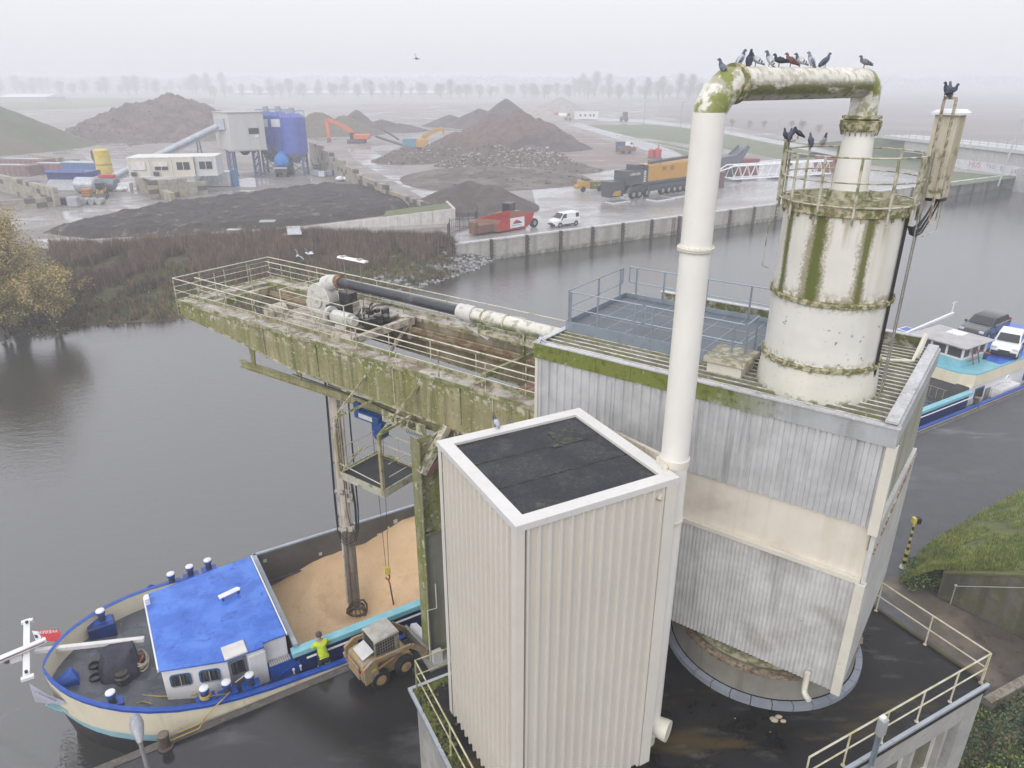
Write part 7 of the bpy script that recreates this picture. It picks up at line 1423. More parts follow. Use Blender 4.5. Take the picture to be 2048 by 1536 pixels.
# ---------------------------------------------------------------- block walls, retaining wall, fence
blockm = mat('stacked concrete block', (.33, .31, .26), .85, 0, [('n', (.20, .18, .14), .7, .6, .46, .62), ('n', (.13, .14, .07), .5, 1.1, .56, .7)], bump=.03, bs=3); blockd = mat('dark wet block', (.10, .095, .085), .8, bump=.02); blockt = mat('tan block', (.33, .28, .19), .85, bump=.02)
def blockwall(label, p0, p1, rows_, bl=1.5, bh=.75, th=.8, seed=1, dark=.3, cat='block wall', z=zf):
    a, c = g2(*p0, z), g2(*p1, z); a.z = c.z = 0; L_ = (c - a).length; f = Fr((a.x, a.y), math.degrees(math.atan2(c.x - a.x, c.y - a.y))); n = max(1, round(L_ / bl)); w_ = L_ / n; random.seed(seed); b = MB(f)
    for i in range(n):
        rr_ = rows_(i / max(1, n - 1)) if callable(rows_) else rows_
        for j in range(rr_): b.m = 1 if rnd() < dark else 2 if rnd() < .10 else 0; o = ru(-.03, .03); b.box(i * w_ + .02, o - th / 2, z + j * bh + .01, (i + 1) * w_ - .02, o + th / 2, z + (j + 1) * bh - .01)
    o = b.build('block_wall', [blockm, blockd, blockt], bev=.03); props(o, label, cat); return o
blockwall('tall stepped concrete block wall running from the blue silos', (625, 330), (716, 372), lambda t: 7 if t < .3 else 6 if t < .55 else 5 if t < .8 else 4, seed=2, dark=.12)
blockwall('dark and pale chequered block wall in the middle of the row', (703, 366), (776, 398), lambda t: 3, seed=3, dark=.5)
blockwall('lowest block wall ending by the white retaining wall', (764, 392), (862, 428), lambda t: 2, seed=4, dark=.3)
wwm = mat('white retaining concrete', (.52, .51, .49), .7, 0, [('st', (.36, .35, .33), .7, .9, .48, .7), ('n', (.42, .41, .40), .5, .4, .5, .66)], bump=.006, bs=5)
a, c = g2(575, 462), g2(912, 447); f = Fr((a.x, a.y), math.degrees(math.atan2(c.x - a.x, c.y - a.y))); L_ = (V((c.x - a.x, c.y - a.y, 0))).length; z_r = up(912, 417, c)
wl_ = thing('white_retaining_wall', 'long white concrete retaining wall below the churned soil', 'wall', (a.x, a.y, zf)); b = MB(f)
nn = 14
for k in range(nn):
    x0_, x1_ = L_ * k / nn, L_ * (k + 1) / nn; zk = lambda x: zf + .25 + (z_r - zf - .25) * x / L_
    b.ext([(x0_ + .015, 0, zf - .5), (x1_ - .015, 0, zf - .5), (x1_ - .015, 0, zk(x1_)), (x0_ + .015, 0, zk(x0_))], (0, .3, 0))
b.box(L_ - .3, .3, zf - .5, L_, 7, z_r); b.build('wall_panel', wwm, wl_)
b = MB(f); b.ext([(L_ * .55, .3, z_r - 1.3), (L_ - .3, .3, z_r - .25), (L_ - .3, 6, z_r - .25), (L_ * .6, 7, z_r - 1.2)], (0, 0, .1)); gt = b.build('grass_bank', grassf); gt['kind'] = 'structure'
fen = mat('dark green fence', (.03, .035, .035), .6)
def palisade(label, px, h=1.9, step=.16):
    P = [g2(*p) for p in px]; g = thing('metal_fence', label, 'fence', P[0]); b = MB(); b2 = MB()
    for a, c in zip(P, P[1:]):
        L_ = (c - a).length; n = max(1, int(L_ / step))
        for k in range(n): q = a.lerp(c, k / n); b.bar(q, q + V((0, 0, h)), .03)
        for z in (.2, h - .2): b.bar(a + V((0, 0, z)), c + V((0, 0, z)), .05)
        for k in range(max(2, int(L_ / 2.5) + 1)): q = a.lerp(c, k / max(1, int(L_ / 2.5))); b2.bar(q, q + V((0, 0, h + .2)), .08)
    b.build('bars', fen, g); b2.build('post', fen, g)
palisade('dark bar fence running back from the end of the white retaining wall', [(912, 455), (952, 458), (955, 448)], 2.1)
palisade('dark wire fence on the grass corner above the reeds', [(896, 484), (900, 470), (938, 456)], 2.0, .5)
# ---------------------------------------------------------------- red hopper, loader, machines on the apron
redm = mat('red skip paint', (.42, .035, .03), .5, 0, [('n', (.30, .045, .035), .6, .8, .5, .66), ('n', (.25, .13, .09), .5, 3, .58, .72)]); rustm = mat('rusty skip inside', (.17, .09, .06), .85, bump=.02)
hp0, hp1 = g2(996, 468), g2(1068, 455); fh = Fr((hp0.x, hp0.y), math.degrees(math.atan2(hp1.x - hp0.x, hp1.y - hp0.y))); Lh = V((hp1.x - hp0.x, hp1.y - hp0.y, 0)).length
hp_ = thing('red_hopper', 'red tipping skip with white logo board and wheels behind the canal quay wall', 'skip', (hp0.x, hp0.y, zf))
b = MB(fh); prof = [(0, .25), (0, 1.25), (.5, 1.75), (Lh * .93, 2.15), (Lh, 2.1), (Lh * .93, .75), (Lh * .8, .25)]; b.ext([(x, 0, zf + z) for x, z in prof], (0, .08, 0)); b.ext([(x - 1.6, 3.0, zf + z) for x, z in prof], (0, .08, 0)); b.build('side_panel', redm, hp_)
b = MB(fh)
for (x0_, z0_), (x1_, z1_) in zip(prof, prof[1:] + prof[:1]):
    if (z0_ > 1.5 and z1_ > 1.5): continue
    b.poly((x0_, .08, zf + z0_), (x1_, .08, zf + z1_), (x1_ - 1.6, 3.0, zf + z1_), (x0_ - 1.6, 3.0, zf + z0_))
b.build('bed', rustm, hp_)
b = MB(fh); b.box(-2.6, .6, zf + .3, -.1, 2.6, zf + 1.3); b.box(-3.2, 1.0, zf + .2, -2.6, 2.0, zf + 1.7); b.build('drawbar_frame', rustm, hp_)
for y in (.2, 2.6): wheel(hp_, 0, 0, .5, .4) if False else None
for y in (-.05, 2.4):
    b = MB(fh); b.tube([(Lh + .1, y, zf + .62), (Lh + .1, y + .4, zf + .62)], .62, 20); w_ = b.build('wheel', tyre, hp_); b = MB(fh); b.tube([(Lh + .1, y - .015, zf + .62), (Lh + .1, y, zf + .62)], .3, 14); b.build('rim', rimg, w_)
b = MB(fh); b.box(Lh * .33, -.03, zf + .45, Lh * .72, -.005, zf + 1.75); bd = b.build('logo_board', mat('white sign board', (.72, .72, .74), .4), hp_)
b = MB(fh)
for x0_, w_, h_, mi in ((.40, .20, .55, 0), (.47, .17, .40, 0), (.53, .1, .3, 1), (.57, .09, .2, 1)):
    b.m = mi; b.ext([(Lh * x0_, -.035, zf + .95), (Lh * (x0_ + w_), -.035, zf + .95), (Lh * (x0_ + w_ * .72), -.035, zf + .95 + h_ * .75), (Lh * (x0_ + w_ * .5), -.035, zf + .95 + h_), (Lh * (x0_ + w_ * .22), -.035, zf + .95 + h_ * .7)], (0, -.004 - .002 * mi, 0))
b.box(Lh * .37, -.04, zf + .72, Lh * .62, -.034, zf + .78); b.build('logo', [mat('logo red', (.45, .03, .05), .5), mat('logo navy', (.04, .05, .2), .5)], bd)
tg = mat('machine yellow', (.46, .27, .05), .5, 0, [('n', (.3, .2, .08), .6, 2, .52, .68)]); org = mat('excavator orange', (.60, .13, .025), .45, 0, [('n', (.45, .12, .04), .6, 2, .5, .66)]); grm_ = mat('machine dark grey', (.06, .065, .075), .5, 0, [('n', (.11, .115, .12), .5, 2, .5, .66)])
def wheel_loader(label, loc, rz, sc_=1.0):
    g = thing('wheel_loader', label, 'wheel loader', (0, 0, 0))
    b = MB(); b.ext([(-2.6, -.9, .9), (-2.6, -.9, 1.9), (-1.0, -.9, 2.05), (-.4, -.9, 1.5), (1.6, -.7, 1.4), (1.6, -.7, .8)], (0, 1.8, 0)); b.build('chassis', tg, g, bev=.06)
    b = MB(); b.box(-.9, -.75, 1.9, .5, .75, 3.1); b.build('cab', carglass, g); b = MB(); b.box(-1.0, -.8, 3.1, .6, .8, 3.25)
    for x in (-.9, .5):
        for y in (-.75, .75): b.bar((x, y, 1.9), (x, y, 3.1), .1)
    b.build('cab_frame', grm_, g)
    for x in (-1.6, 1.4):
        for y in (-1.05, 1.05): wheel(g, x, y, .75, .5, tg)
    b = MB(); b.bar((.9, -.5, 1.8), (3.0, -.5, .7), .2, .3); b.bar((.9, .5, 1.8), (3.0, .5, .7), .2, .3); b.build('lift_arm', tg, g)
    b = MB(); b.ext([(2.8, -1.3, .1), (3.9, -1.3, .1), (3.3, -1.3, .6), (3.0, -1.3, 1.3), (2.8, -1.3, 1.2)], (0, 2.6, 0)); b.build('bucket', grm_, g)
    g.location = loc; g.rotation_euler = (0, 0, rz); g.scale = (sc_,) * 3; return g
wheel_loader('yellow wheel loader half hidden behind the red skip', g2(1015, 447), R(150), .9)
wheel_loader('orange yellow loader driving among drums by the office cabins', g2(204, 395), R(-70), .75)
# counterweight trailer
kx, ky = g2(1158, 384), g2(1242, 380); fk = Fr((kx.x, kx.y), math.degrees(math.atan2(ky.x - kx.x, ky.y - kx.y))); Lk = V((ky.x - kx.x, ky.y - kx.y, 0)).length
kt = thing('tractor_trailer', 'small yellow tractor with long olive ribbed trailer on the wet apron', 'tractor', (kx.x, kx.y, zf))
b = MB(fk); b.box(.3, 0, zf + .5, 2.2, 2, zf + 1.9); b.box(-.4, .3, zf + .4, .3, 1.7, zf + 1.1); b.build('cab', tg, kt, bev=.08); b = MB(fk); b.box(1.1, -.02, zf + 1.9, 2.0, 1.9, zf + 2.2); b.tube([(.6, .3, zf + 1.9), (.6, .3, zf + 2.6)], .08, 8); b.build('engine', grm_, kt)
olv = mat('olive trailer', (.16, .15, .05), .6); b = MB(fk); b.box(2.4, .1, zf + .4, Lk, 2.2, zf + 1.6)
for k in range(12): x = 2.7 + (Lk - 3) * k / 11; b.box(x - .06, .02, zf + .4, x + .06, .1, zf + 1.7)
b.build('ribbed_body', olv, kt)
b = MB(fk)
for k in range(7): x = 3.1 + (Lk - 3.8) * k / 6; b.box(x - .12, .0, zf + .9, x + .12, .015, zf + 1.15)
b.build('side_mark', mat('pale yellow mark', (.5, .47, .2), .6), kt)
for x in (.8, 4, 7):
    b = MB(fk); b.tube([(min(x, Lk - .8), -.1, zf + .45), (min(x, Lk - .8), .3, zf + .45)], .45, 18); b.build('wheel', tyre, kt)
# mobile crane
c0_, c1_ = g2(1240, 402), g2(1440, 372); fc_ = Fr((c0_.x, c0_.y), math.degrees(math.atan2(c1_.x - c0_.x, c1_.y - c0_.y))); Lc = V((c1_.x - c0_.x, c1_.y - c0_.y, 0)).length; k_ = Lc / 20
mc = thing('mobile_crane', 'huge grey and orange mobile crane parked on mats beside the canal', 'crane', (c0_.x, c0_.y, zf))
cory = mat('crane orange yellow', (.52, .27, .03), .45, var=.05)
b = MB(fc_); b.box(2.4, 0, zf + .9, Lc, 3, zf + 1.9); b.ext([(1.0, .1, zf + 1.0), (2.4, .1, zf + 1.9), (5.6, .1, zf + 2.2), (5.6, .1, zf + 1.0)], (0, 2.8, 0)); b.build('carrier', grm_, mc)
b = MB(fc_); b.box(1.6, -.1, zf + 2.4, 6.3, 3.1, zf + 4.6); b.build('counterweight', grm_, mc, bev=.05)
b = MB(fc_); b.box(6.5, -.15, zf + 2.6, Lc - 1, 3.1, zf + 5.2); b.build('engine_house', cory, mc, bev=.05)
b = MB(fc_); b.box(6.45, -.2, zf + 2.5, Lc - 1, 3.1, zf + 2.62); b.box(6.3, -.17, zf + 2.5, 6.55, 3.1, zf + 5.3); b.build('house_trim', grm_, mc)
b = MB(fc_)
for x in (10.2, 12.4): 
    for j in range(4): b.box(x, -.18, zf + 4.15 + j * .17, x + 1.1, -.15, zf + 4.25 + j * .17)
b.build('vent', mat('vent shadow', (.20, .10, .015), .6), mc)
b = MB(fc_); b.box(4.0, .6, zf + 4.6, 6.2, 2.6, zf + 5.4); b.tube([(6.6, .1, zf + 6.0), (Lc - 1, .1, zf + 6.3)], .05, 5); b.tube([(6.6, .1, zf + 5.2), (6.6, .1, zf + 6.0)], .05, 5); b.tube([(10, .1, zf + 5.2), (10, .1, zf + 6.1)], .05, 5); b.bar((8, 1, zf + 5.5), (Lc - 1, 1.4, zf + 5.9), .5, .4); b.build('winch_deck', grm_, mc)
b = MB(fc_)
for j in range(5): b.ext([(5.5, -.12, zf + 2.55 + .38 * j), (5.8, -.12, zf + 2.75 + .38 * j), (6.1, -.12, zf + 2.55 + .38 * j), (6.1, -.12, zf + 2.75 + .38 * j), (5.8, -.12, zf + 2.95 + .38 * j), (5.5, -.12, zf + 2.75 + .38 * j)], (0, -.02, 0))
for j in range(3): b.box(6.45, -.62, zf + .3 + j * .55, 6.65, -.6, zf + .6 + j * .55)
b.build('chevron', mat('white chevron', (.70, .70, .72), .5), mc)
text('crane_lettering', 'LIEBHERR', MC['white chevron'], fc_((3.3, -.13, zf + 4.05)), .62, fc_.x, (0, 0, 1), mc, .01)
for x in (3.3, 4.8, 6.8, 11, 12.6, 14.2, 15.8, 17.4):
    b = MB(fc_); b.tube([(x, -.05, zf + .72), (x, .5, zf + .72)], .72, 20); w_ = b.build('wheel', tyre, mc); b = MB(fc_); b.tube([(x, -.08, zf + .72), (x, -.05, zf + .72)], .36, 14); b.build('rim', rimg, w_)
b = MB(fc_); b.box(-1.8, .6, zf + .6, 1.4, 2.6, zf + 1.6); b.box(-1.9, .5, zf + 1.6, 1.5, 2.7, zf + 3.1); b.build('rear_frame', grm_, mc)
b = MB(fc_); b.ext([(-1.4, .45, zf + .9), (.6, .45, zf + .7), (.6, .45, zf + 1.6), (-.8, .45, zf + 1.6)], (0, .1, 0)); b.build('yellow_hook', tg, mc)
b = MB(fc_); 
for o in (0, .5): b.bar((.6 + o, -.3, zf + .2), (2.3 + o, -.1, zf + 2.5), .05)
for j in range(7): t = j / 7; b.bar((.6 + 1.7 * t, -.3 + .2 * t, zf + .2 + 2.3 * t), (1.1 + 1.7 * t, -.3 + .2 * t, zf + .2 + 2.3 * t), .04)
b.build('ladder', rimg, mc)
b = MB(fc_); b.tube([(6.55, -.55, zf + .05), (6.55, -.55, zf + 1.9)], .12, 10); b.box(5.8, -.9, zf + 1.75, 6.8, .3, zf + 2.05); b.build('outrigger', grm_, mc)
for i, (x0_, y0_, w_, d_) in enumerate(((-3.2, -1.6, 4.0, 2.0), (4.2, -4.6, 4.4, 2.6), (8.8, -4.0, 4.4, 2.6))):
    b = MB(fc_); b.box(x0_, y0_, zf + .02, x0_ + w_, y0_ + d_, zf + .16); o = b.build('ground_mat', [mat('white mat edge', (.66, .67, .70), .5)]); b = MB(fc_); b.box(x0_ + .12, y0_ + .25, zf + .16, x0_ + w_ - .1, y0_ + d_ - .1, zf + .175); b.build('mat_top', mat('dark mat', (.12, .125, .135), .5), o); props(o, ['white edged mat behind the tail of the mobile crane', 'nearest white edged mat in front of the crane wheels', 'white edged mat beside the nearest mat, toward the duct'][i], 'ground mat')
# grey boom section and white lattice section
b0, b1 = g2(1425, 368), g2(1512, 352); fb = Fr((b0.x, b0.y), math.degrees(math.atan2(b1.x - b0.x, b1.y - b0.y))); Lb = V((b1.x - b0.x, b1.y - b0.y, 0)).length
sb = thing('crane_boom_section', 'dark grey box boom section lying behind the white lattice', 'boom section', (b0.x, b0.y, zf)); b = MB(fb); b.ext([(-2, 2, zf + 1.6), (Lb * .8, 2, zf + 2.6), (Lb, 2, zf + 5.8), (Lb * .88, 2, zf + 5.6), (Lb * .78, 2, zf + 4.4), (-2, 2, zf + 4.2)], (0, 2.2, 0)); b.build('box_boom', mat('blue grey boom', (.10, .11, .135), .45), sb); b = MB(fb); b.bar((Lb * .75, 2.2, zf + 4.4), (Lb * .95, 2.2, zf + 5.9), .3); b.bar((Lb * .7, 3.9, zf + 4.4), (Lb * .9, 3.9, zf + 5.9), .3); b.box(0, 2.2, zf, 1, 4, zf + 1.6); b.box(Lb * .7, 2.2, zf, Lb * .75, 4, zf + 2.4); b.build('end_frame', grm_, sb)
l0, l1 = g2(1436, 366), g2(1660, 352); fl_2 = Fr((l0.x, l0.y), math.degrees(math.atan2(l1.x - l0.x, l1.y - l0.y))); Ll = V((l1.x - l0.x, l1.y - l0.y, 0)).length
lt_ = thing('lattice_jib', 'white lattice crane jib lying on the wet apron', 'lattice jib', (l0.x, l0.y, zf)); wjm = mat('white jib paint', (.74, .75, .78), .4)
zl, zh, yl, yh = zf + .5, zf + 3.0, 0, 2.4; b = MB(fl_2)
for y in (yl, yh):
    for z in (zl, zh): b.tube([(-.5, 1.2, zf + 1.6), (3.5, y, z), (Ll, y, z)], .14, 8)
for (ya, za), (yb_, zb_) in (((yl, zl), (yl, zh)), ((yh, zl), (yh, zh)), ((yl, zh), (yh, zh)), ((yl, zl), (yh, zl))):
    n = int(Ll / 2.2)
    for k in range(n): x = 3.5 + (Ll - 3.5) * k / n; d_ = (Ll - 3.5) / n; b.tube([(x, ya, za), (x + d_ / 2, yb_, zb_), (x + d_, ya, za)], .075, 6)
b.build('lattice', wjm, lt_)
b = MB(fl_2); 
for x in (5, Ll * .5, Ll - 3): b.box(x, -.2, zf, x + .5, 2.6, zf + .4)
b.build('trestle', grm_, lt_)
for px, py, w_, h_, lab in ((1456, 353, 7, 3.2, 'reddish brown cabin seen through the white lattice jib'), (1640, 345, 9, 3.0, 'red container seen through the tank rail')):
    p = g2(px, py); f = Fr((p.x, p.y), 75); g = thing('container', lab, 'container', (p.x, p.y, zf)); rc = mat('dull red box', (.22, .06, .05), .6, 0, [('st', (.15, .06, .05), .6, 1, .45, .65)]); b = MB(f); b.corr((0, 0), (w_, 0), zf + .2, zf + h_, .5, .08, (0, -1), 't'); b.box(0, .02, zf + .2, w_, 2.6, zf + h_); b.build('body', rc, g); b = MB(f); b.box(-.05, -.1, zf, w_ + .05, 2.65, zf + .2); b.box(-.05, -.1, zf + h_, w_ + .05, 2.65, zf + h_ + .12); b.build('frame', rc, g)
b = MB(); p = g2(1437, 375); b.box(p.x - .8, p.y - .6, zf, p.x + .8, p.y + .8, zf + 2.6); b.box(p.x - .9, p.y - .7, zf + 2.6, p.x + .9, p.y + .9, zf + 2.75); props(b.build('site_cabinet', mat('brown cabinet', (.10, .06, .05), .6), bev=.05), 'small dark brown cabinet beside the duct, left of the jib tip', 'cabinet')
# red tanks, far blue box
def lot(name, lab, cat, px, py, parts, az=90, grp=None):
    p = g2(px, py); f = Fr((p.x, p.y), az); g = thing(name, lab, cat, (p.x, p.y, zf), 0, grp)
    for nm, m, fn in parts: b = MB(f); fn(b); b.build(nm, m, g)
    return g
lot('red_tank', 'bright red double tank at the edge of the access road', 'tank', 1315, 316, [('tank', redm, lambda b: (b.lathe((0, 0), [(.9, zf + .2), (.95, zf + 2.0), (.5, zf + 2.4)], 16), b.lathe((-1.6, .3), [(.8, zf + .2), (.8, zf + 1.9), (.4, zf + 2.2)], 16))), ('stack', grm_, lambda b: b.tube([(.1, 0, zf + 2.3), (.1, 0, zf + 3.2)], .12, 8)), ('skid', grm_, lambda b: b.box(-2.5, -.9, zf, 1, .9, zf + .2))])
lot('blue_box', 'dull blue box standing beside the far white van', 'box', 1240, 303, [('body', mat('dull blue', (.05, .08, .16), .6), lambda b: b.box(-1.2, -.8, zf, 1.2, .8, zf + 2.4)), ('lid', grm_, lambda b: b.box(-1.3, -.9, zf + 2.4, 1.3, .9, zf + 2.6))])
lot('earth_trailer', 'low brown trailer loaded with earth below the far white van', 'trailer', 1252, 307, [('body', rustm, lambda b: b.ext([(-2, -1, zf + .6), (2.2, -1, zf + .6), (2.6, -1, zf + 1.6), (-2.2, -1, zf + 1.6)], (0, 2, 0))), ('wheel', tyre, lambda b: [b.tube([(x, -1.1, zf + .45), (x, 1.1, zf + .45)], .45, 14) for x in (-.8, .8)]), ('load', s_brown, lambda b: b.ball((0, 0, zf + 1.5), 1.1, 10, 6, (1.5, .8, .5)))])
# guard rail of the access road
a, c = g2(1232, 275), g2(1440, 322); b = MB(); b.bar(a + V((0, 0, .7)), c + V((0, 0, .7)), .1, .32)
for k in range(30): q = a.lerp(c, k / 29); b.bar(q, q + V((0, 0, .75)), .1)
props(b.build('crash_barrier', mat('pale crash barrier', (.5, .5, .45), .5)), 'pale crash barrier along the access road', 'barrier')
# ---------------------------------------------------------------- concrete plant
pg = g2(492, 352); s_ = mpp(492, 352); PF = Fr((pg.x, pg.y), 58); 
pl = thing('mixing_plant', 'pale grey plant box on tall braced legs fed by the long conveyor', 'plant', (pg.x, pg.y, zf))
zt0_, zt1_ = up(492, 296, pg), up(492, 224, pg); hw_ = 40 * s_
gp_ = mat('pale plant cladding', (.50, .50, .49), .5, .1, [('st', (.40, .40, .39), .5, .6, .5, .7)], var=.03)
b = MB(PF); b.prism([(-hw_ * .62, -3.2), (hw_, -3.4), (hw_ * 1.02, 3), (-hw_, 3), (-hw_ * .98, .6)], zt0_, zt1_); b.build('cladding_box', gp_, pl, smooth=20)
b = MB(PF); b.prism([(-hw_ * .66, -3.4), (hw_ * 1.04, -3.6), (hw_ * 1.06, 3.2), (-hw_ * 1.04, 3.2), (-hw_ * 1.02, .6)], zt1_, zt1_ + .15); b.prism([(-hw_ * .66, -3.35), (hw_ * 1.02, -3.55), (hw_ * 1.04, 3.2), (-hw_ * 1.02, 3.2), (-hw_ * 1.0, .6)], zt0_ - .3, zt0_); b.build('roof', mat('plant trim', (.36, .36, .36), .5), pl)
b = MB(PF); b.box(1.0, -3.45, zt0_ + 2.9, 3.0, -3.3, zt0_ + 4.0); b.build('window', carglass, pl); b = MB(PF); b.box(2.1, -3.44, zt0_ + 2.3, 2.8, -3.38, zt0_ + 2.7); b.build('name_plate', whp, pl)
legm2 = mat('blue grey leg', (.10, .13, .24), .5, .1, [('n', (.2, .13, .09), .5, 1, .5, .7)])
for x, y in ((-hw_ * .75, -2.6), (-hw_ * .45, 1.6), (hw_ * .45, -2.6), (hw_ * .75, 2.0)):
    b = MB(PF)
    for o in (-.55, .55): b.bar((x + o, y, zf), (x + o, y, zt0_), .28)
    for k in range(4): z0_ = zf + (zt0_ - zf) * k / 4; z1_ = zf + (zt0_ - zf) * (k + 1) / 4; b.bar((x - .55, y, z0_), (x + .55, y, z1_), .12); b.bar((x + .55, y, z0_), (x - .55, y, z1_), .12)
    b.box(x - .9, y - .4, zf, x + .9, y + .4, zf + .2); b.build('leg', legm2, pl)
b = MB(PF); b.lathe((.5, 0), [(.5, zf + 4.2), (1.6, zt0_ - .2)], 16); b.build('outlet_cone', grm_, pl)
# conveyor
cvm = mat('galvanised conveyor', (.42, .45, .49), .45, .3, [('st', (.3, .32, .35), .5, 1, .5, .7)])
cv = thing('conveyor', 'long galvanised tube conveyor climbing to the pale plant box', 'conveyor', (pg.x - 14, pg.y, zf))
e_hi = PF((-hw_ * .85, -.8, up(462, 248, pg))); lo_g = g2(215, 374); e_lo = V((lo_g.x, lo_g.y, zf + 1.2)); kn = e_lo.lerp(e_hi, .42)
b = MB(); b.tube([e_lo, e_hi], .62, 16); b.build('tube', cvm, cv)
b = MB(); b.bar(e_lo - V((0, 0, .9)), e_hi - V((0, 0, .9)), .12, .2); dv = (e_hi - e_lo)
for k in range(40): a = e_lo + dv * (k / 40); b.bar(a - V((0, 0, .5)), e_lo + dv * ((k + .5) / 40) - V((0, 0, .9)), .07); b.bar(e_lo + dv * ((k + .5) / 40) - V((0, 0, .9)), e_lo + dv * ((k + 1) / 40) - V((0, 0, .5)), .07)
b.build('truss', cvm, cv)
for t in (.78,):
    q = e_lo + dv * t; b = MB()
    for o in (-.6, .6): b.bar(V((q.x + o, q.y, zf)), q + V((o * .4, 0, -.9)), .2)
    for k in range(4): b.bar(V((q.x - .6, q.y, zf + 1 + k * 1.5)), V((q.x + .6, q.y, zf + 1.8 + k * 1.5)), .1)
    b.build('leg', legm2, cv)
b = MB(); b.cbox(e_hi - V((0, 0, .9)), 1.8, 1.8, 2.0); b.build('head_box', cvm, cv); b = MB(); b.prism([(e_lo.x - 1.6, e_lo.y - 1.2), (e_lo.x + 1.4, e_lo.y - 1.2), (e_lo.x + 1.4, e_lo.y + 1.2), (e_lo.x - 1.6, e_lo.y + 1.2)], zf + .2, zf + 2.0); b.build('feed_box', cvm, cv)
# three blue silos on braced legs
sbl = mat('faded silo blue', (.07, .11, .40), .5, 0, [('st', (.12, .16, .42), .5, .5, .45, .7), ('n', (.05, .08, .30), .5, .8, .5, .66)], var=.05)
for i, (px, pg_, ptop, pbot, hwp, lab) in enumerate(((547, 347, 231, 298, 20, 'blue silo standing against the pale plant box, white sign on top'), (571, 347, 231, 300, 19, 'middle blue silo, half hidden by the front one'), (597, 350, 234, 305, 24, 'front blue silo, widest of the three, with the braced base'))):
    c = g2(px, pg_); r = hwp * mpp(px, pg_); zb_, zt_ = up(px, pbot, c), up(px, ptop, c); g = thing('silo', lab, 'silo', c, 0, 'blue silos of the concrete plant'); b = MB(); b.lathe(c, [(r, zb_ - zf), (r, zt_ - zf), (r * .6, zt_ - zf + .7), (0, zt_ - zf + .8)], 32)
    for k in range(1, 5): b.lathe(c, [(r, (zb_ - zf) + (zt_ - zb_) * k / 5), (r + .06, (zb_ - zf) + (zt_ - zb_) * k / 5 + .05), (r, (zb_ - zf) + (zt_ - zb_) * k / 5 + .1)], 32)
    b.build('shell', sbl, g); b = MB(); b.lathe(c, [(.4, 2.4), (r * .95, zb_ - zf)], 24); b.build('cone', mat('pale silo cone', (.30, .32, .38), .5), g)
    b = MB()
    for k in range(4):
        a = math.pi / 4 + k * math.pi / 2; a2 = a + math.pi / 2; p, q = c + V((r * .95 * math.cos(a), r * .95 * math.sin(a), 0)), c + V((r * .95 * math.cos(a2), r * .95 * math.sin(a2), 0)); b.bar(p, p + V((0, 0, zb_ - zf + .3)), .3)
        for z0_ in (0, (zb_ - zf) / 2): h2 = (zb_ - zf) / 2; b.bar(p + V((0, 0, z0_)), q + V((0, 0, z0_ + h2)), .12); b.bar(q + V((0, 0, z0_)), p + V((0, 0, z0_ + h2)), .12)
        b.bar(p + V((0, 0, zb_ - zf)), q + V((0, 0, zb_ - zf)), .25)
    b.build('leg_frame', legm2, g)
    b = MB(); zz = zt_ + .1; b.tube([(c.x + r * math.cos(a), c.y + r * math.sin(a), zz + 1.1) for a in [k * math.pi / 8 for k in range(16)]], .05, 5, closed=True)
    for k in range(8): a = k * math.pi / 4; b.tube([(c.x + r * math.cos(a), c.y + r * math.sin(a), zz - .2), (c.x + r * math.cos(a), c.y + r * math.sin(a), zz + 1.1)], .05, 5)
    b.cbox((c.x, c.y, zz + .5), .9, .9, 1.2); b.build('top_filter', gal, g)
    if i < 2: b = MB(); b.box(c.x - r * .55, c.y - r - .06, zt_ - 2.1, c.x + r * .35, c.y - r * .8, zt_ - .6); b.build('sign', whp, g)
p0 = g2(530, 345); b = MB(); b.tube([V((p0.x, p0.y - 3, up(532, 262, p0))), V((g2(590, 345).x, p0.y - 4, zf + 3.2))], .35, 10); props(b.build('screw_feeder', legm2), 'blue tube slanting down from the plant box across the silos', 'screw feeder')
def drum(b): b.tube([(0, -1.4, zf + 3.0), (0, -1.0, zf + 3.0), (0, .8, zf + 3.4), (0, 1.6, zf + 3.6)], [.7, 1.5, 1.6, .9], 18)
lot('mixer_truck', 'bright blue mixer drum on a dark truck under the silos', 'mixer truck', 569, 352, [('drum', mat('mixer blue', (.05, .20, .55), .4), drum), ('chassis', grm_, lambda b: (b.box(-1.3, -1.8, zf + .9, 1.3, 2.5, zf + 1.7), b.box(-1.2, -1.9, zf + 1.7, 1.2, -1.2, zf + 2.0))), ('wheel', tyre, lambda b: [b.tube([(x, y, zf + .5), (x + .4, y, zf + .5)], .5, 14) for x in (-1.3, .9) for y in (-1.2, 1.2)]), ('step', whp, lambda b: b.box(-1.3, -1.95, zf + 1.72, 1.3, -1.9, zf + 1.9))])
# totes, bags
def tote(px, py, lab, m): return lot('water_tote', lab, 'tote', px, py, [('tank', m, lambda b: b.box(-.6, -.5, zf + .15, .6, .5, zf + 1.15)), ('cage', rimg, lambda b: [b.box(-.62 + k * .4, -.54, zf + .1, -.58 + k * .4, -.5, zf + 1.2) for k in range(4)]), ('pallet', grm_, lambda b: b.box(-.6, -.5, zf, .6, .5, zf + .14))], 95, 'totes beside the block wall')
wtm, btm = mat('white tote', (.62, .64, .68), .4), mat('blue grey tote', (.25, .32, .40), .5)
for px, py, lab, m in ((633, 352, 'grey tote farthest left of the row by the silos', btm), (645, 354, 'white topped tote second in the row by the silos', wtm), (660, 352, 'grey tote third in the row by the silos', btm), (661, 343, 'white tote with dark label nearest the block wall corner', wtm), (676, 344, 'pale blue tote in front of the tall block wall', mat('pale blue tote', (.36, .42, .60), .5))): tote(px, py, lab, m)
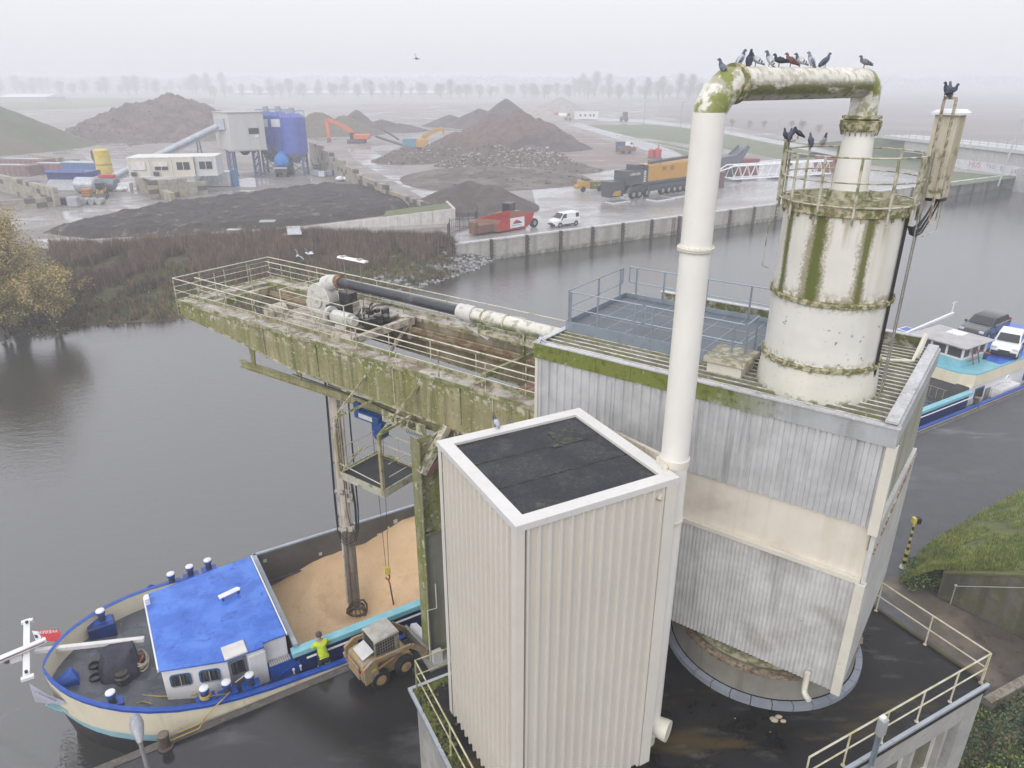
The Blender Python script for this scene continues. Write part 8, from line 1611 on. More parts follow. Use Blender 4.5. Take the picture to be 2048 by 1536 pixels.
def bagball(b, n=6, w=1.6):
    random.seed(8)
    for k in range(n): b.ball((ru(-w, w), ru(-.5, .5), zf + .35 + .3 * rnd()), ru(.5, .75), 9, 6, (1.2, 1, .7))
bagm = mat('white bulk bag', (.68, .68, .70), .7, bump=.05, bs=3)
lot('bulk_bags', 'crumpled white bags at the foot of the chequered block wall', 'bag', 690, 362, [('bag', bagm, lambda b: bagball(b, 5, 1.0))])
lot('bulk_bags', 'pile of white bulk bags beside the grey drums', 'bag', 248, 382, [('bag', bagm, lambda b: (bagball(b, 7, 1.3), b.cbox((0, .3, zf), 2.6, 1.2, 1.4)))])
lot('white_crate', 'low white trough in front of the tall block wall', 'trough', 690, 350, [('body', wtm, lambda b: b.box(-1.4, -.5, zf + .1, 1.4, .5, zf + .5)), ('leg', grm_, lambda b: [b.box(x, -.4, zf, x + .1, .4, zf + .1) for x in (-1.2, 1.1)])])
lot('pipe_stack', 'faded bundle of pipes beneath the tall block wall', 'pipe bundle', 645, 338, [('pipe', mat('dusty lilac pipe', (.28, .26, .30), .6), lambda b: [b.tube([(-2, y * .5, zf + .35 + z * .55), (3.0, y * .5 - .5, zf + .35 + z * .55)], .28, 10) for z in range(2) for y in range(3)])])
# office cabins: four modules, each a thing
cabm = [mat('cream cabin', (.58, .56, .48), .5, var=.03), mat('cream cabin two', (.55, .53, .45), .5, var=.03), mat('cream cabin three', (.60, .57, .48), .5, var=.03), mat('grey white cabin', (.54, .55, .56), .5, var=.03)]
oA, oB = g2(266, 392), g2(440, 388); oA.z = oB.z = 0; zc0 = up(350, 352, oA.lerp(oB, .5)); zc1 = up(350, 316, oA.lerp(oB, .5)); OF = Fr((oA.x, oA.y), math.degrees(math.atan2(oB.x - oA.x, oB.y - oA.y))); Lo = (oB - oA).length
labs = ['cream site cabin with a closed shutter at the left end of the row', 'cream site cabin second from the left, shutter half down', 'cream site cabin third from the left with an open two pane window', 'grey white site cabin at the right end above the stair']
for k in range(4):
    x0_, x1_ = Lo * k / 4 + .04, Lo * (k + 1) / 4 - .04; g = thing('site_cabin', labs[k], 'cabin', OF(((x0_ + x1_) / 2, 2, zc0)), 0, 'site office cabins in a row'); y0_ = .3 if k < 3 else .8
    b = MB(OF); b.box(x0_, y0_, zc0, x1_, 6.5, zc1); b.build('wall', cabm[k], g); b = MB(OF); b.box(x0_ - .03, y0_ - .08, zc1, x1_ + .03, 6.6, zc1 + .16); b.box(x0_ - .03, y0_ - .06, zc0 - .14, x1_ + .03, 6.6, zc0)
    for x in (x0_, x1_ - .14): b.box(x, y0_ - .06, zc0, x + .14, y0_, zc1)
    b.build('frame', mat('white cabin frame', (.64, .63, .60), .5), g)
    xm = (x0_ + x1_) / 2; ww = (x1_ - x0_) * .30; hh = zc1 - zc0
    b = MB(OF); b.box(xm - ww, y0_ - .09, zc0 + hh * .34, xm + ww, y0_ - .01, zc0 + hh * .76); wn_2 = b.build('window', mat('cabin glass', (.05, .055, .06), .15), g)
    b = MB(OF); sh = (.40, .22, 0, 0)[k]; b.box(xm - .05, y0_ - .12, zc0 + hh * .34, xm + .05, y0_ - .09, zc0 + hh * .76)
    if sh: b.box(xm - ww - .03, y0_ - .14, zc0 + hh * (.76 - sh), xm + ww + .03, y0_ - .10, zc0 + hh * .80)
    b.build('shutter', MC['white cabin frame'], wn_2)
    if k in (0, 1): b = MB(OF); b.box(x0_ + .4, y0_ - .4, zc0 + .1, x0_ + 1.2, y0_ - .08, zc0 + .75); b.build('air_unit', grm_, g)
blockwall('block wall bearing the site cabins, dark opening at its right', (300, 398), (415, 388), lambda t: 4 if t < .8 else 3, seed=7, dark=.15)
blockwall('low stepped block wall slanting down beside the parked white van', (278, 378), (348, 404), lambda t: 3 if t < .4 else 2 if t < .75 else 2, seed=8, dark=.05)
lot('white_container', 'white container with a slanting stair below the right cabin', 'container', 424, 374, [('body', mat('white container', (.60, .61, .63), .5), lambda b: (b.box(-3.5, .5, zf + .1, 3.2, 3, zf + 2.7), b.corr((-3.5, .48), (3.2, .48), zf + .1, zf + 2.7, .5, .06, (0, -1), 't'))), ('stair', cvm, lambda b: (b.bar((-2.6, -.6, zf), (.8, -.2, zf + 4.6), .7, .2), [b.bar((-2.6 + 3.4 * t, -.9, zf + 4.6 * t), (-2.6 + 3.4 * t, -.9, zf + 4.6 * t + 1.0), .06) for t in (.1, .35, .6, .85)])), ('blue_end', mat('light blue panel', (.10, .22, .42), .5), lambda b: b.box(3.3, 1.4, zf + .1, 3.9, 3, zf + 3.0))], 96)
# yellow silo
p = g2(212, 352); r = 15 * mpp(212, 352); ys = thing('yellow_silo', 'yellow cement silo with dark spots near the site cabins', 'silo', p); sy_ = mat('silo yellow', (.58, .44, .06), .5, 0, [('n', (.4, .3, .08), .5, .8, .5, .66)]); h_ = up(212, 297, p) - zf; b = MB(); b.lathe(p, [(r * .8, 0), (r, .3), (r, h_ * .42), (r * .97, h_ * .44), (r * .97, h_ * .95), (r * .5, h_)], 28); b.build('shell', sy_, ys); b = MB(); b.lathe(p, [(r * 1.02, h_ * .42), (r * 1.02, h_ * .445)], 28); b.tube([p + V((-r, -.3, h_ * .5)), p + V((-r, -.3, h_ * .95))], .2, 8); b.cbox(p + V((-r * .9, -r * .5, h_ * .62)), .5, .4, 1.0); b.cbox(p + V((-r * .9, -r * .5, h_ * .8)), .5, .4, .7); b.build('fitting', grm_, ys)
# containers, drums, culvert stack at left
lot('blue_container', 'deep blue open container with a grey ramp at the left of the site', 'container', 137, 378, [('body', mat('deep blue container', (.03, .05, .22), .5), lambda b: (b.box(-3.6, 0, zf + .1, 3.6, 5, zf + 2.9), b.corr((-3.6, -.02), (3.6, -.02), zf + .1, zf + 2.9, .5, .06, (0, -1), 't'))), ('lid', mat('blue lid', (.05, .07, .26), .5), lambda b: b.ext([(-3.7, .2, zf + 3.3), (3.7, .2, zf + 3.3), (3.7, -.6, zf + 2.9), (-3.7, -.6, zf + 2.9)], (0, 0, .1))), ('ramp', mat('pale ramp', (.36, .37, .38), .5), lambda b: b.ext([(-3.2, -.2, zf + 1.6), (3.4, -.2, zf + 1.6), (3.6, -2.6, zf + .05), (-2.9, -2.6, zf + .05)], (0, 0, .12)))], 95)
lot('blue_container', 'pale topped blue skip behind the deep blue container', 'container', 165, 352, [('body', mat('mid blue skip', (.06, .15, .32), .5), lambda b: b.ext([(-4, 0, zf + .1), (3.4, 0, zf + .1), (4.2, 0, zf + 2.6), (-4.6, 0, zf + 2.6)], (0, 3, 0))), ('cover', mat('pale cover sheet', (.42, .46, .50), .5), lambda b: b.box(-4.7, -.1, zf + 2.6, 4.3, 3.1, zf + 2.7))], 100)
lot('blue_skip', 'small blue grey skip at the foot of the yellow silo', 'skip', 192, 350, [('body', mat('blue grey skip', (.12, .17, .26), .5), lambda b: b.ext([(-1.4, 0, zf + .1), (1.4, 0, zf + .1), (1.9, 0, zf + 2.0), (-1.9, 0, zf + 2.0)], (0, 2, 0))), ('rim', grm_, lambda b: b.box(-1.95, -.05, zf + 2.0, 1.95, 2.05, zf + 2.1))])
lot('steel_drum', 'big grey horizontal tank lying left of the small loader', 'tank', 178, 386, [('tank', cvm, lambda b: b.tube([(-1.9, 0, zf + 1.4), (-1.7, 0, zf + 1.4), (1.7, 0, zf + 1.4), (1.9, 0, zf + 1.4)], [1.1, 1.35, 1.35, 1.1], 22)), ('saddle', grm_, lambda b: (b.box(-1.4, -.8, zf, -1.1, .8, zf + .5), b.box(1.1, -.8, zf, 1.4, .8, zf + .5)))], 95)
lot('steel_drum', 'darker grey drum lying behind the small loader, red beam on top', 'tank', 218, 382, [('tank', mat('dark grey drum', (.16, .18, .21), .5, .2), lambda b: b.tube([(-1.9, 0, zf + 1.2), (-1.7, 0, zf + 1.2), (1.7, 0, zf + 1.2), (1.9, 0, zf + 1.2)], [.95, 1.2, 1.2, .95], 22)), ('red_beam', mat('red beam', (.5, .04, .03), .5), lambda b: b.box(-1.2, -.4, zf + 2.4, 1.6, .4, zf + 2.9))], 92)
lot('orange_crate', 'orange box standing between the ramp and the small loader', 'crate', 176, 393, [('body', mat('orange crate', (.50, .22, .04), .6), lambda b: b.box(-.7, -.5, zf + .05, .7, .5, zf + 1.3)), ('slat', rustm, lambda b: [b.box(-.75, -.53, zf + .1 + k * .4, .75, -.5, zf + .2 + k * .4) for k in range(3)])])
lot('wrapped_pallet', 'grey wrapped pallet at the front of the pipe sections', 'pallet', 150, 413, [('body', mat('grey wrap', (.33, .34, .38), .5), lambda b: b.box(-.8, -.6, zf + .1, .8, .6, zf + 1.5)), ('pallet', rustm, lambda b: b.box(-.85, -.65, zf, .85, .65, zf + .1))])
lot('pipe_sections', 'row of pale concrete pipe sections lying by the track', 'pipes', 170, 408, [('pipe', mat('pale concrete pipe', (.34, .34, .33), .7), lambda b: [b.tube([(-1 + k * 1.25, -.6, zf + .5), (-1 + k * 1.25, .6, zf + .5)], .5, 14) for k in range(4)])], 96)
lot('timber_stack', 'dark stack of timber baulks beside the end of the left block wall', 'timber stack', 133, 408, [('timber', mat('dark timber', (.08, .065, .05), .8), lambda b: [b.box(-1.2, -.8 + .4 * j, zf + .02 + .25 * k, 1.2, -.45 + .4 * j, zf + .24 + .25 * k) for j in range(4) for k in range(4)])])
stk_m = mat('stacked formwork', (.26, .10, .07), .7, 0, [('wave', (.20, .22, .26), .8, 1.4, .5, .6, {'dir': 'Y', 'dist': 1}), ('n', (.14, .11, .10), .6, .5, .5, .66)])
for i, (px, py, L_, lab) in enumerate(((45, 338, 12, 'long rusty stack of formwork farthest left behind the block wall'), (100, 348, 9, 'rusty stack of formwork between the long stack and the blue containers'), (22, 352, 9, 'dark red stack of steel in the left corner'))):
    lot('formwork_stack', lab, 'stack', px, py, [('panel', stk_m, lambda b: [b.box(-L_ / 2 + .15 * k, 0, zf + .05 + .34 * k, L_ / 2 - .1 * k, 4, zf + .34 + .34 * k) for k in range(6)]), ('bearer', grm_, lambda b: b.box(-L_ / 2, -.02, zf, L_ / 2, 4.02, zf + .05)), ('cover', mat('pale cover sheet', (.42, .46, .50), .5), lambda b: b.box(-L_ / 2 + 1.2, .5, zf + 2.09, L_ / 2 - 2, 2, zf + 2.2))], 100)
blockwall('left block wall running from the edge of the picture to the blue container', (-30, 372), (118, 414), 4, seed=9, dark=.1)
blockwall('mossy block wall along the track at the left edge', (-40, 424), (118, 412), 2, seed=10, dark=.15)
blockwall('row of loose blocks below the weedy slope', (62, 322), (160, 336), 2, bl=2.2, bh=.9, seed=11, dark=.1)
# boxes on the track near the reeds
lot('dark_kiosk', 'dark box kiosk standing on the track above the reeds', 'kiosk', 538, 466, [('body', mat('dark kiosk', (.07, .07, .07), .7, 0, [('st', (.13, .12, .11), .7, 1.5, .5, .66)]), lambda b: b.box(-.95, -.7, zf, .95, .7, zf + 1.5)), ('roof', mat('wet grey lid', (.28, .29, .31), .3), lambda b: b.box(-1.0, -.75, zf + 1.5, 1.0, .75, zf + 1.6))], 80)
for i, (px, py, lab) in enumerate(((470, 470, 'tan concrete block farther left on the track edge'), (480, 478, 'white topped concrete block nearest the reeds'), (503, 474, 'tan concrete block next to the dark kiosk'))): lot('concrete_block', lab, 'block', px, py, [('block', blockt, lambda b: b.box(-.9, -.5, zf, .9, .5, zf + .7)), ('top', MC['quay coping'], lambda b: b.box(-.85, -.45, zf + .7, .85, .45, zf + .75))], 95)
lot('roofed_shelter', 'narrow shelter with a pale corrugated lid among the reeds', 'shelter', 586, 484, [('roof', mat('pale lid', (.40, .41, .43), .4), lambda b: [b.ext([(-1.4 + .55 * k, 2.6 - 1.7 * k, zf + 1.4), (.2 + .55 * k, 2.9 - 1.7 * k, zf + 1.4), (.75 + .55 * k, 1.25 - 1.7 * k, zf + 1.35), (-.9 + .55 * k, .95 - 1.7 * k, zf + 1.35)], (0, 0, .08)) for k in range(3)]), ('wall', rustm, lambda b: (b.box(-.8, -1.8, zf - .4, 1.2, 2, zf + 1.2)))])
# excavator
ep_ = g2(722, 286); ex = thing('excavator', 'orange tracked excavator with a raised long arm', 'excavator', ep_); es_ = mpp(722, 286)
EF = Fr((ep_.x, ep_.y), 90); k_ = es_ 
b = MB(EF)
for y in (-1.6, 1.2): b.box(-26 * k_ + 0, y, zf, 10 * k_, y + .8, zf + 1.1)
b.build('track', dkm, ex, bev=.25)
b = MB(EF); b.box(-12 * k_, -1.6, zf + 1.2, 18 * k_, 1.6, zf + 2.6); b.build('upper_body', org, ex, bev=.15)
b = MB(EF); b.box(-19 * k_, -1.6, zf + 1.3, -12 * k_, -.3, zf + 3.2); b.build('cab', carglass, ex)
zt_ = up(665, 240, ep_); b = MB(EF); b.bar((-12 * k_, .3, zf + 2.6), (-35 * k_, .3, zf + 5.2), .7, 1.1); b.bar((-35 * k_, .3, zf + 5.2), (-63 * k_, .3, zt_), .6, .9); b.build('boom', org, ex)
b = MB(EF); b.bar((-65 * k_, .3, zt_ + .4), (-64 * k_, .3, zf + 1.4), .6, 1.0); b.build('dipper_arm', org, ex)
b = MB(EF); b.ext([(-67 * k_, -.5, zf + .1), (-61 * k_, -.5, zf + .3), (-62 * k_, -.5, zf + 1.6), (-66 * k_, -.5, zf + 1.5)], (0, 1.6, 0)); b.build('bucket', mat('rusty red bucket', (.2, .06, .04), .7), ex)
# crusher and digger arm
lot('crusher', 'blue and yellow crushing machine with a dark inclined belt', 'crusher', 815, 303, [('belt', grm_, lambda b: (b.bar((-8.5, 0, zf + 4.0), (-1, 0, zf + 1.6), 1.6, .5), b.bar((-6, -.9, zf + 5.6), (-2, -.9, zf + 3.2), .9, .4))), ('hopper', mat('machine teal', (.10, .22, .30), .5), lambda b: b.prism([(-1, -1.4), (2.6, -1.4), (2.6, 1.4), (-1, 1.4)], zf + 1.2, zf + 3.4)), ('engine', tg, lambda b: b.box(2.6, -1.3, zf + 1.2, 5.6, 1.3, zf + 3.2)), ('track', dkm, lambda b: b.box(-2, -1.6, zf, 4, 1.6, zf + 1.1))])
lot('digger', 'yellow digger arm reaching over the grey mound', 'digger', 868, 300, [('arm', tg, lambda b: (b.bar((-3.2, 0, zf + 3.2), (.2, 0, zf + 5.0), .8, 1.2), b.bar((.2, 0, zf + 5.0), (2.6, 0, zf + 5.8), .7, 1.0), b.bar((2.6, 0, zf + 6.0), (2.9, 0, zf + 4.2), .5, .6))), ('body', tg, lambda b: b.box(-5.6, -1.3, zf + 1.2, -2.6, 1.3, zf + 3.2)), ('track', dkm, lambda b: b.box(-6, -1.5, zf, -2, 1.5, zf + 1.2))])
# far yard
lot('long_cabin', 'long white portable office far behind the heaps', 'cabin', 1172, 240, [('wall', whp, lambda b: b.box(-5.5, 0, zf + .3, 5.8, 4, zf + 4.1)), ('window', carglass, lambda b: [b.box(x, -.05, zf + 1.6, x + .9, 0, zf + 2.6) for x in (-3.2, -.9, 1.6, 3.2)]), ('roof', rimg, lambda b: b.box(-5.7, -.2, zf + 4.1, 6, 4.2, zf + 4.3))])
lot('red_lorry', 'faded lorry with red cab and white tank in the far yard', 'lorry', 1122, 240, [('cab', redm, lambda b: b.box(-3.2, 0, zf + .5, -1.4, 2.4, zf + 3.2)), ('tank', whp, lambda b: b.tube([(-1.2, 1.2, zf + 1.9), (2.6, 1.2, zf + 1.9)], 1.2, 16)), ('wheel', tyre, lambda b: [b.tube([(x, 0, zf + .5), (x, 2.4, zf + .5)], .5, 12) for x in (-2.4, .5, 1.8)])])
lot('far_loader', 'faded orange machine between the lorry and the white office', 'loader', 1137, 241, [('body', tg, lambda b: b.box(-1.5, 0, zf + .6, 1.2, 2, zf + 2.0)), ('cab', grm_, lambda b: b.box(-.5, .2, zf + 2.0, .8, 1.8, zf + 3.2)), ('wheel', tyre, lambda b: [b.tube([(x, -.1, zf + .6), (x, 2.1, zf + .6)], .6, 12) for x in (-1, .9)])])
lot('dark_tractor', 'dark tractor standing on the far road by the poles', 'tractor', 1248, 243, [('body', grm_, lambda b: (b.box(-1.8, 0, zf + .8, 1.8, 2.2, zf + 2.2), b.box(-.6, .1, zf + 2.2, 1.6, 2.1, zf + 4.2))), ('glass', carglass, lambda b: b.box(-.4, .05, zf + 2.6, 1.4, .1, zf + 3.9)), ('wheel', tyre, lambda b: [b.tube([(x, -.2, zf + r_), (x, 2.4, zf + r_)], r_, 14) for x, r_ in ((-1.2, .7), (1.0, 1.0))])])
# lamp posts in the far field
for i, (px, py, pt, lab) in enumerate(((1287, 250, 205, 'thin far lamp post beside the road bend'), (1360, 262, 205, 'thin far lamp post right of the road bend, nearer the white duct'), (1556, 262, 240, 'short far lamp post between duct and tank'))):
    p = g2(px, py); z_ = up(px, pt, p); g = thing('lamp_post', lab, 'lamp post', p, 0, 'lamp posts of the far road'); b = MB(); b.tube([p, V((p.x, p.y, z_))], .14, 8); b.build('pole', gal, g); b = MB(); b.bar(V((p.x, p.y, z_)), V((p.x + 1.6, p.y, z_ + .15)), .25, .15); b.build('lamp_head', gal, g)
# bridge with graffiti wall at the right
b0 = at(1790, 290, 4.5); b1 = at(2200, 290, 5.0); bR_ = mat('bridge concrete', (.40, .39, .38), .8, 0, [('st', (.30, .29, .28), .6, .4, .48, .7)])
g0 = g2(1885, 331); g1 = g2(2062, 357); gz0 = up(1885, 314, g0); gw = thing('graffiti_wall', 'white abutment wall with pink and violet graffiti under the bridge', 'wall', (g0.x, g0.y, zf)); fg_ = Fr((g0.x, g0.y), math.degrees(math.atan2(g1.x - g0.x, g1.y - g0.y))); Lg = V((g1.x - g0.x, g1.y - g0.y, 0)).length
b = MB(fg_); b.box(-1, 0, zf - 3, Lg, 1, gz0); b.build('wall', mat('white washed wall', (.55, .55, .56), .8, 0, [('st', (.42, .42, .43), .6, .5, .5, .7)]), gw)
gm_ = [mat('graffiti pink', (.45, .12, .20), .7), mat('graffiti violet', (.24, .18, .40), .7), mat('graffiti grey', (.08, .09, .12), .7)]
def tag_(s, x, sz, m, z=1.6): text('graffiti', s, m, fg_((x, -.03, zf + z)), sz, fg_.x, (0, 0, 1), gw, .01)
tag_('ZK', Lg * .12, 1.2, gm_[2], 1.1); tag_('HUS', Lg * .38, 1.7, gm_[0], 1.1); tag_('TAG', Lg * .56, 1.2, gm_[1], 1.2); tag_('8', Lg * .68, 1.5, gm_[1], 1.1); tag_('JLK', Lg * .82, 1.1, gm_[1], .9); tag_('RK', Lg * .92, 1.9, gm_[0], 1.1)
br = thing('road_bridge', 'grey concrete road bridge with railing over the canal', 'bridge', (b0.x, b0.y, zf)); z_lo, z_hi = gz0 + .1, gz0 + 3.2
d0 = g0 + V((-14, 6, 0)); BF = Fr((g0.x, g0.y), 90); b = MB(fg_); b.box(-14, .2, gz0, Lg + 60, 9, gz0 + 2.6); b.build('girder', bR_, br); b = MB(fg_); b.box(-22, -.4, gz0 + 2.6, Lg + 60, 9.4, gz0 + 3.3); b.build('deck_edge', mat('pale bridge edge', (.48, .48, .48), .7), br)
b = MB(fg_)
for z_ in (.5, 1.0, 1.6): b.bar((-22, -.2, gz0 + 3.3 + z_), (Lg + 60, -.2, gz0 + 3.3 + z_), .08)
for k in range(40): b.bar((-22 + k * 2.4, -.2, gz0 + 3.3), (-22 + k * 2.4, -.2, gz0 + 4.9), .1)
b.build('railing', cvm, br)
b = MB(fg_); b.box(Lg - 1.2, -2.5, -3, Lg + .6, -.3, gz0); b.build('pier', bR_, br)
b = MB(fg_); b.ext([(-60, 2, zf), (-10, 2, zf), (-10, 2, gz0 + 3.0), (-24, 2, gz0 + 2.6)], (0, 8, 0)); em = b.build('embankment', grassf, br)
p = g2(1996, 372); g = thing('lamp_post', 'tall pale lamp post before the graffiti wall', 'lamp post', p); b = MB(); b.tube([p, V((p.x + 1.2, p.y, up(2035, 240, p)))], .16, 8); b.build('pole', cvm, g); b = MB(); t_ = V((p.x + 1.2, p.y, up(2035, 240, p))); b.bar(t_, t_ + V((2.0, 0, .2)), .3, .16); b.build('lamp_head', cvm, g)
# far sheds
for px0, px1, py, hh, lab in ((592, 892, 190, 2.2, 'long low white roof in the fog beyond the heaps'), (470, 545, 190, 2.2, 'short white roof in the fog left of the long one'), (0, 92, 203, 3.5, 'row of white tents in the fog at the left')):
    a, c = g2(px0, py), g2(px1, py); g = thing('far_shed', lab, 'shed', a); b = MB(); yy = a.y
    x0_, x1_ = a.x, a.x + (c.x - a.x); b.box(x0_, yy, zf, x1_, yy + 30, zf + hh); b.build('wall', bR_, g); b = MB()
    b.ext([(x0_ - 1, yy - 1, zf + hh), (x0_ - 1, yy + 31, zf + hh), (x0_ - 1, yy + 15, zf + hh + 2.4)], (x1_ - x0_ + 2, 0, 0)); b.build('roof', mat('white far roof', (.78, .79, .82), .5), g)
# ---------------------------------------------------------------- trees
barkm = mat('grey bark', (.10, .085, .07), .9, bump=.02); twig = mat('winter twigs', (.15, .12, .095), .9, var=.2); lf = [mat('willow leaf yellow', (.42, .31, .11), .75, var=.3, vs=.5), mat('willow leaf tan', (.36, .25, .12), .75, var=.3, vs=.5), mat('willow leaf green', (.20, .20, .07), .75, var=.3, vs=.5), mat('willow leaf pale', (.48, .39, .17), .75, var=.25, vs=.5)]
def tree(label, h, spread, nbr, nleaf, lsize, lmats, seed, name='tree', droop=0., trunk=.18, group=None, columnar=1.0, multi=1):
    random.seed(seed); g = thing(name, label, 'tree', (0, 0, 0), 0, group); b = MB(); tips = []
    for m_ in range(multi):
        o = V((ru(-.5, .5), ru(-.5, .5), 0)) * (0 if multi == 1 else spread * .35); lean = V((ru(-.12, .12), ru(-.12, .12), 0)) * (1 if multi == 1 else 2.5); ht = h * ru(.85, 1.0); n = 7
        st_ = [o + lean * (ht * k / n) + V((ru(-.1, .1), ru(-.1, .1), 0)) * (ht * .03 * k) + V((0, 0, ht * .92 * k / n)) for k in range(n + 1)]
        b.tube(st_, [trunk * (1 - .9 * k / n) for k in range(n + 1)], 6)
        for k in range(nbr // multi):
            t = ru(.16, .97); i = min(n - 1, int(t * n)); a = ru(0, 6.283); base = st_[i].lerp(st_[i + 1], t * n - i); ln = spread * (math.sin(math.pi * min(1, t * .85 + .15)) ** .7) * ru(.6, 1.0); el = R(ru(15, 60)) * columnar
            d = V((math.cos(a) * math.cos(el), math.sin(a) * math.cos(el), math.sin(el))); p1 = base + d * ln * .5 + V((0, 0, .04 * ln)); p2 = base + d * ln + V((0, 0, ln * (.12 - droop))); b.tube([base, p1, p2], [trunk * .28 * (1.1 - t), trunk * .16 * (1.1 - t) + .008, .006], 4)
            for j in range(4):
                q = base.lerp(p2, ru(.4, 1)); e = q + V((ru(-1, 1), ru(-1, 1), ru(-.2, 1) - droop)) * ln * .3; b.tube([q, e], [.012, .004], 3); tips += [q, e, (q + e) / 2]
            tips += [p1, p2]
    b.build('trunk', barkm, g); v = []; f = []; mi = []
    for k in range(nleaf):
        c = random.choice(tips); sd = spread * .10; p = c + V((random.gauss(0, sd), random.gauss(0, sd), random.gauss(0, sd))); a = V((ru(-1, 1), ru(-1, 1), ru(-1, .4))).normalized(); bb = a.orthogonal().normalized(); s_ = lsize * ru(.5, 1.4)
        if p.z < .15: continue
        i = len(v); v += [tuple(p - a * s_), tuple(p + bb * s_ * .32), tuple(p + a * s_), tuple(p - bb * s_ * .32)]; f.append((i, i + 1, i + 2, i + 3)); mi.append(random.choice(range(len(lmats))) if rnd() < .6 else int(abs(NZ.noise(c * .6)) * 2.9 * len(lmats)) % len(lmats))
    me = bpy.data.meshes.new('crown'); me.from_pydata(v, [], f)
    for m_ in lmats: me.materials.append(m_)
    me.polygons.foreach_set('material_index', mi); o = bpy.data.objects.new('crown', me); COL.objects.link(o); o.parent = g; return g
wt_ = at(55, 664, .4)
w1 = tree('large yellow brown willow leaning over the left bank', 10.4, 4.4, 130, 24000, .115, lf, 41, 'willow', .05, .22, None, 1, 5); w1.location = at(40, 640, .8)
w2 = tree('lower olive yellow willow bush at the waterline beside the large willow', 5.6, 2.8, 70, 14000, .11, [lf[0], lf[2], lf[1], lf[3]], 42, 'willow', .05, .13, None, 1, 5); w2.location = at(112, 652, .5)
w3 = tree('small greenish willow bush at the left edge of the water', 4.2, 2.8, 55, 9000, .11, [lf[2], lf[0], lf[2]], 43, 'willow', .08, .12, None, 1, 5); w3.location = at(15, 672, .3)
w4 = copy_tree(w1, at(-70, 655, .8), 2.0, 'willow cut off by the left edge of the picture', scale=.95)
# pale bare trees in the fog
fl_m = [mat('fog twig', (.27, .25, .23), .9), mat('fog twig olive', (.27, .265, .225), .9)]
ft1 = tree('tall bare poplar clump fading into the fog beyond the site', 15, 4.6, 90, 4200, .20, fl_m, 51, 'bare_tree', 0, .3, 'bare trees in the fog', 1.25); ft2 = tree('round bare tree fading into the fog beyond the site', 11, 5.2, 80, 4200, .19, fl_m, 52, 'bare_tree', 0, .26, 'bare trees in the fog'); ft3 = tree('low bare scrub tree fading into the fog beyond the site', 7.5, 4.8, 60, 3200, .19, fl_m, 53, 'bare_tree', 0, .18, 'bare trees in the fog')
random.seed(54); first = {0: ft1, 1: ft2, 2: ft3}; used = set()
def place(kind, px, py, sc_):
    p = g2(px, py); p.x += ru(-2, 2); kk = 1.35 if p.y > 330 else 1.0; p.x *= kk; p.y *= kk; sc_ *= kk
    if kind not in used: used.add(kind); o = first[kind]; o.location = p; o.rotation_euler = (0, 0, ru(0, 6)); o.scale = (sc_,) * 3
    else: copy_tree(first[kind], p, ru(0, 6), scale=sc_)
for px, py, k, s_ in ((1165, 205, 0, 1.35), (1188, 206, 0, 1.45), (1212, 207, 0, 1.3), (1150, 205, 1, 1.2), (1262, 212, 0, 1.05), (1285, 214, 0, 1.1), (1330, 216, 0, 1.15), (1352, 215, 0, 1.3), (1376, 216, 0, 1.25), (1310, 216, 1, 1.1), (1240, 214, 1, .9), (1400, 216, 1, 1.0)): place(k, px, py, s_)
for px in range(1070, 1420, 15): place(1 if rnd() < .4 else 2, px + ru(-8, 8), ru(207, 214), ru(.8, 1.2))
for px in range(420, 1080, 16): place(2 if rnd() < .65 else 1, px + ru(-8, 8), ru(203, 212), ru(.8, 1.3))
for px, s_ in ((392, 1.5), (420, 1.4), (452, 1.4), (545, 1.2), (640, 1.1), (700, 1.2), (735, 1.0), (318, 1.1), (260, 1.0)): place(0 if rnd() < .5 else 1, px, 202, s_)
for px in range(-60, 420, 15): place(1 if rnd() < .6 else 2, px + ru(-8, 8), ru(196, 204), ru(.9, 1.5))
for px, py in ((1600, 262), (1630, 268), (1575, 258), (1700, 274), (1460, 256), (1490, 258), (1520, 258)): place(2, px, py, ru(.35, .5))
# distant wood as one mass
random.seed(61); v = []; f = []
for k in range(24000):
    x = ru(-1500, 1300); y = 1250 + 40 * rnd() + abs(x) * .06; h = 20 + 7 * NZ.noise(V((x * .02, 0, 1))) + 3 * NZ.noise(V((x * .15, 0, 4))); z = zf + h * rnd() ** .8; s_ = ru(.7, 1.7); a = ru(0, 6.28)
    i = len(v); v += [(x - s_, y, z - s_ * .5), (x + s_ * .8, y + ru(-.6, .6), z - s_ * .4), (x + s_ * math.cos(a) * .5, y + ru(-.6, .6), z + s_ * 1.2)]; f.append((i, i + 1, i + 2))
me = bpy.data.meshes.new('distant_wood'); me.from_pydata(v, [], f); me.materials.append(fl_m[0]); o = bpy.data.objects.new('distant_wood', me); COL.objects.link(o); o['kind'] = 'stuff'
# ================================================================ light, air, sky
SUN_EL, SUN_AZ = R(32), R(208)
wd = bpy.data.worlds.new('World'); sc.world = wd; wd.use_nodes = True; nt = wd.node_tree; bgn = nt.nodes['Background']
sky = nt.nodes.new('ShaderNodeTexSky'); sky.sky_type = 'NISHITA'; sky.sun_disc = False; sky.sun_elevation = SUN_EL; sky.sun_rotation = SUN_AZ; sky.air_density = 1.0; sky.dust_density = 5.0; sky.ozone_density = 1.0
mx = nt.nodes.new('ShaderNodeMix'); mx.data_type = 'RGBA'; mx.inputs[0].default_value = .94; nt.links.new(sky.outputs[0], mx.inputs[6]); mx.inputs[7].default_value = (9.95, 10.05, 10.6, 1)
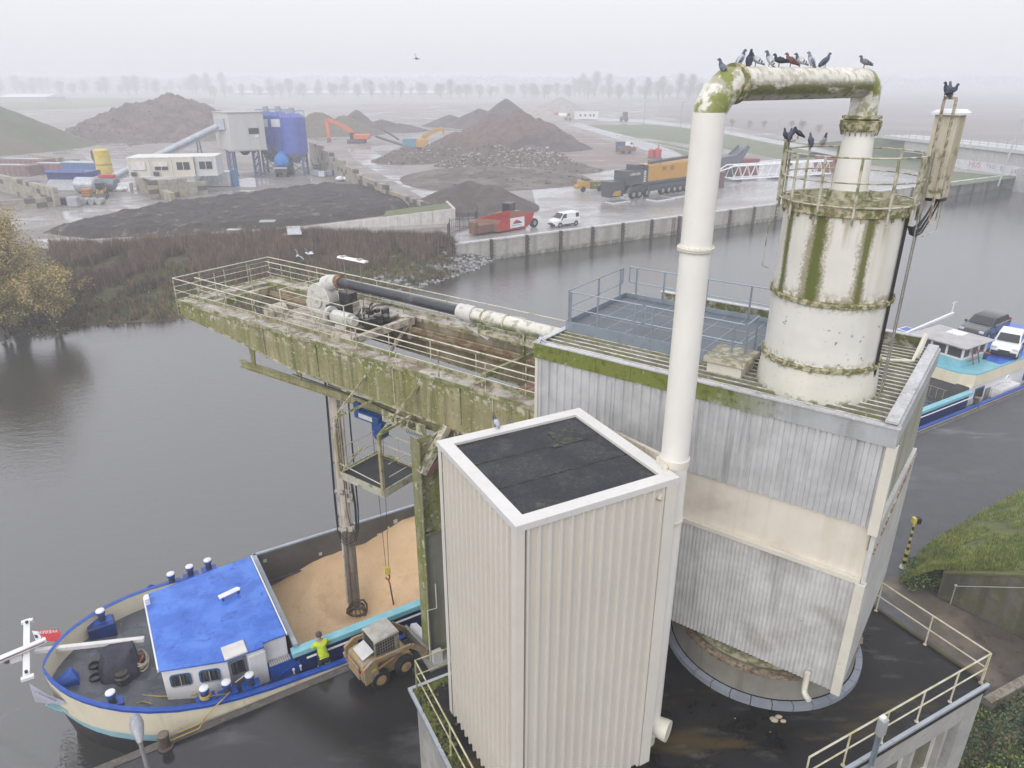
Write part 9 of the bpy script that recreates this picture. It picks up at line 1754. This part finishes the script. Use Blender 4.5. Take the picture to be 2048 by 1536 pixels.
# overcast dome: brighter overhead than at the horizon
tcw2 = nt.nodes.new('ShaderNodeTexCoord'); spw = nt.nodes.new('ShaderNodeSeparateXYZ'); nt.links.new(tcw2.outputs['Generated'], spw.inputs[0]); mrw = nt.nodes.new('ShaderNodeMapRange'); nt.links.new(spw.outputs[2], mrw.inputs[0]); mrw.interpolation_type = 'SMOOTHSTEP'; mrw.inputs[1].default_value = -.04; mrw.inputs[2].default_value = .42; mrw.inputs[3].default_value = .086; mrw.inputs[4].default_value = .134
nt.links.new(mx.outputs[2], bgn.inputs[0]); nt.links.new(mrw.outputs[0], bgn.inputs[1])
sl = bpy.data.lights.new('sun', 'SUN'); sl.energy = 1.5; sl.angle = R(45); sl.color = (1, .97, .93); so = bpy.data.objects.new('sun', sl); COL.objects.link(so)
dirv = V((math.sin(SUN_AZ) * math.cos(SUN_EL), math.cos(SUN_AZ) * math.cos(SUN_EL), math.sin(SUN_EL))); so.rotation_euler = (-dirv).to_track_quat('-Z', 'Y').to_euler()
hm = bpy.data.materials.new('haze'); hm.use_nodes = True; nt = hm.node_tree; nt.nodes.remove(nt.nodes['Principled BSDF']); pv = nt.nodes.new('ShaderNodeVolumePrincipled'); pv.inputs['Color'].default_value = (.94, .95, 1, 1); pv.inputs['Density'].default_value = .0017; pv.inputs['Anisotropy'].default_value = .2; nt.links.new(pv.outputs[0], nt.nodes['Material Output'].inputs['Volume'])
b = MB(); b.box(-3000, -700, -4.2, 3000, 3300, 27.0); hz_ = b.build('haze', hm, smooth=0); hz_['kind'] = 'stuff'
sc.view_settings.view_transform = 'Standard'; sc.view_settings.look = 'None'; sc.view_settings.exposure = 0; sc.view_settings.gamma = 1
cy = sc.cycles; sc.render.engine = 'CYCLES'; cy.use_denoising = True; cy.max_bounces = 6; cy.diffuse_bounces = 3; cy.glossy_bounces = 3; cy.volume_bounces = 1; cy.transparent_max_bounces = 6; cy.use_adaptive_sampling = True; cy.adaptive_threshold = .02; cy.sample_clamp_indirect = 4; cy.caustics_reflective = False; cy.caustics_refractive = False
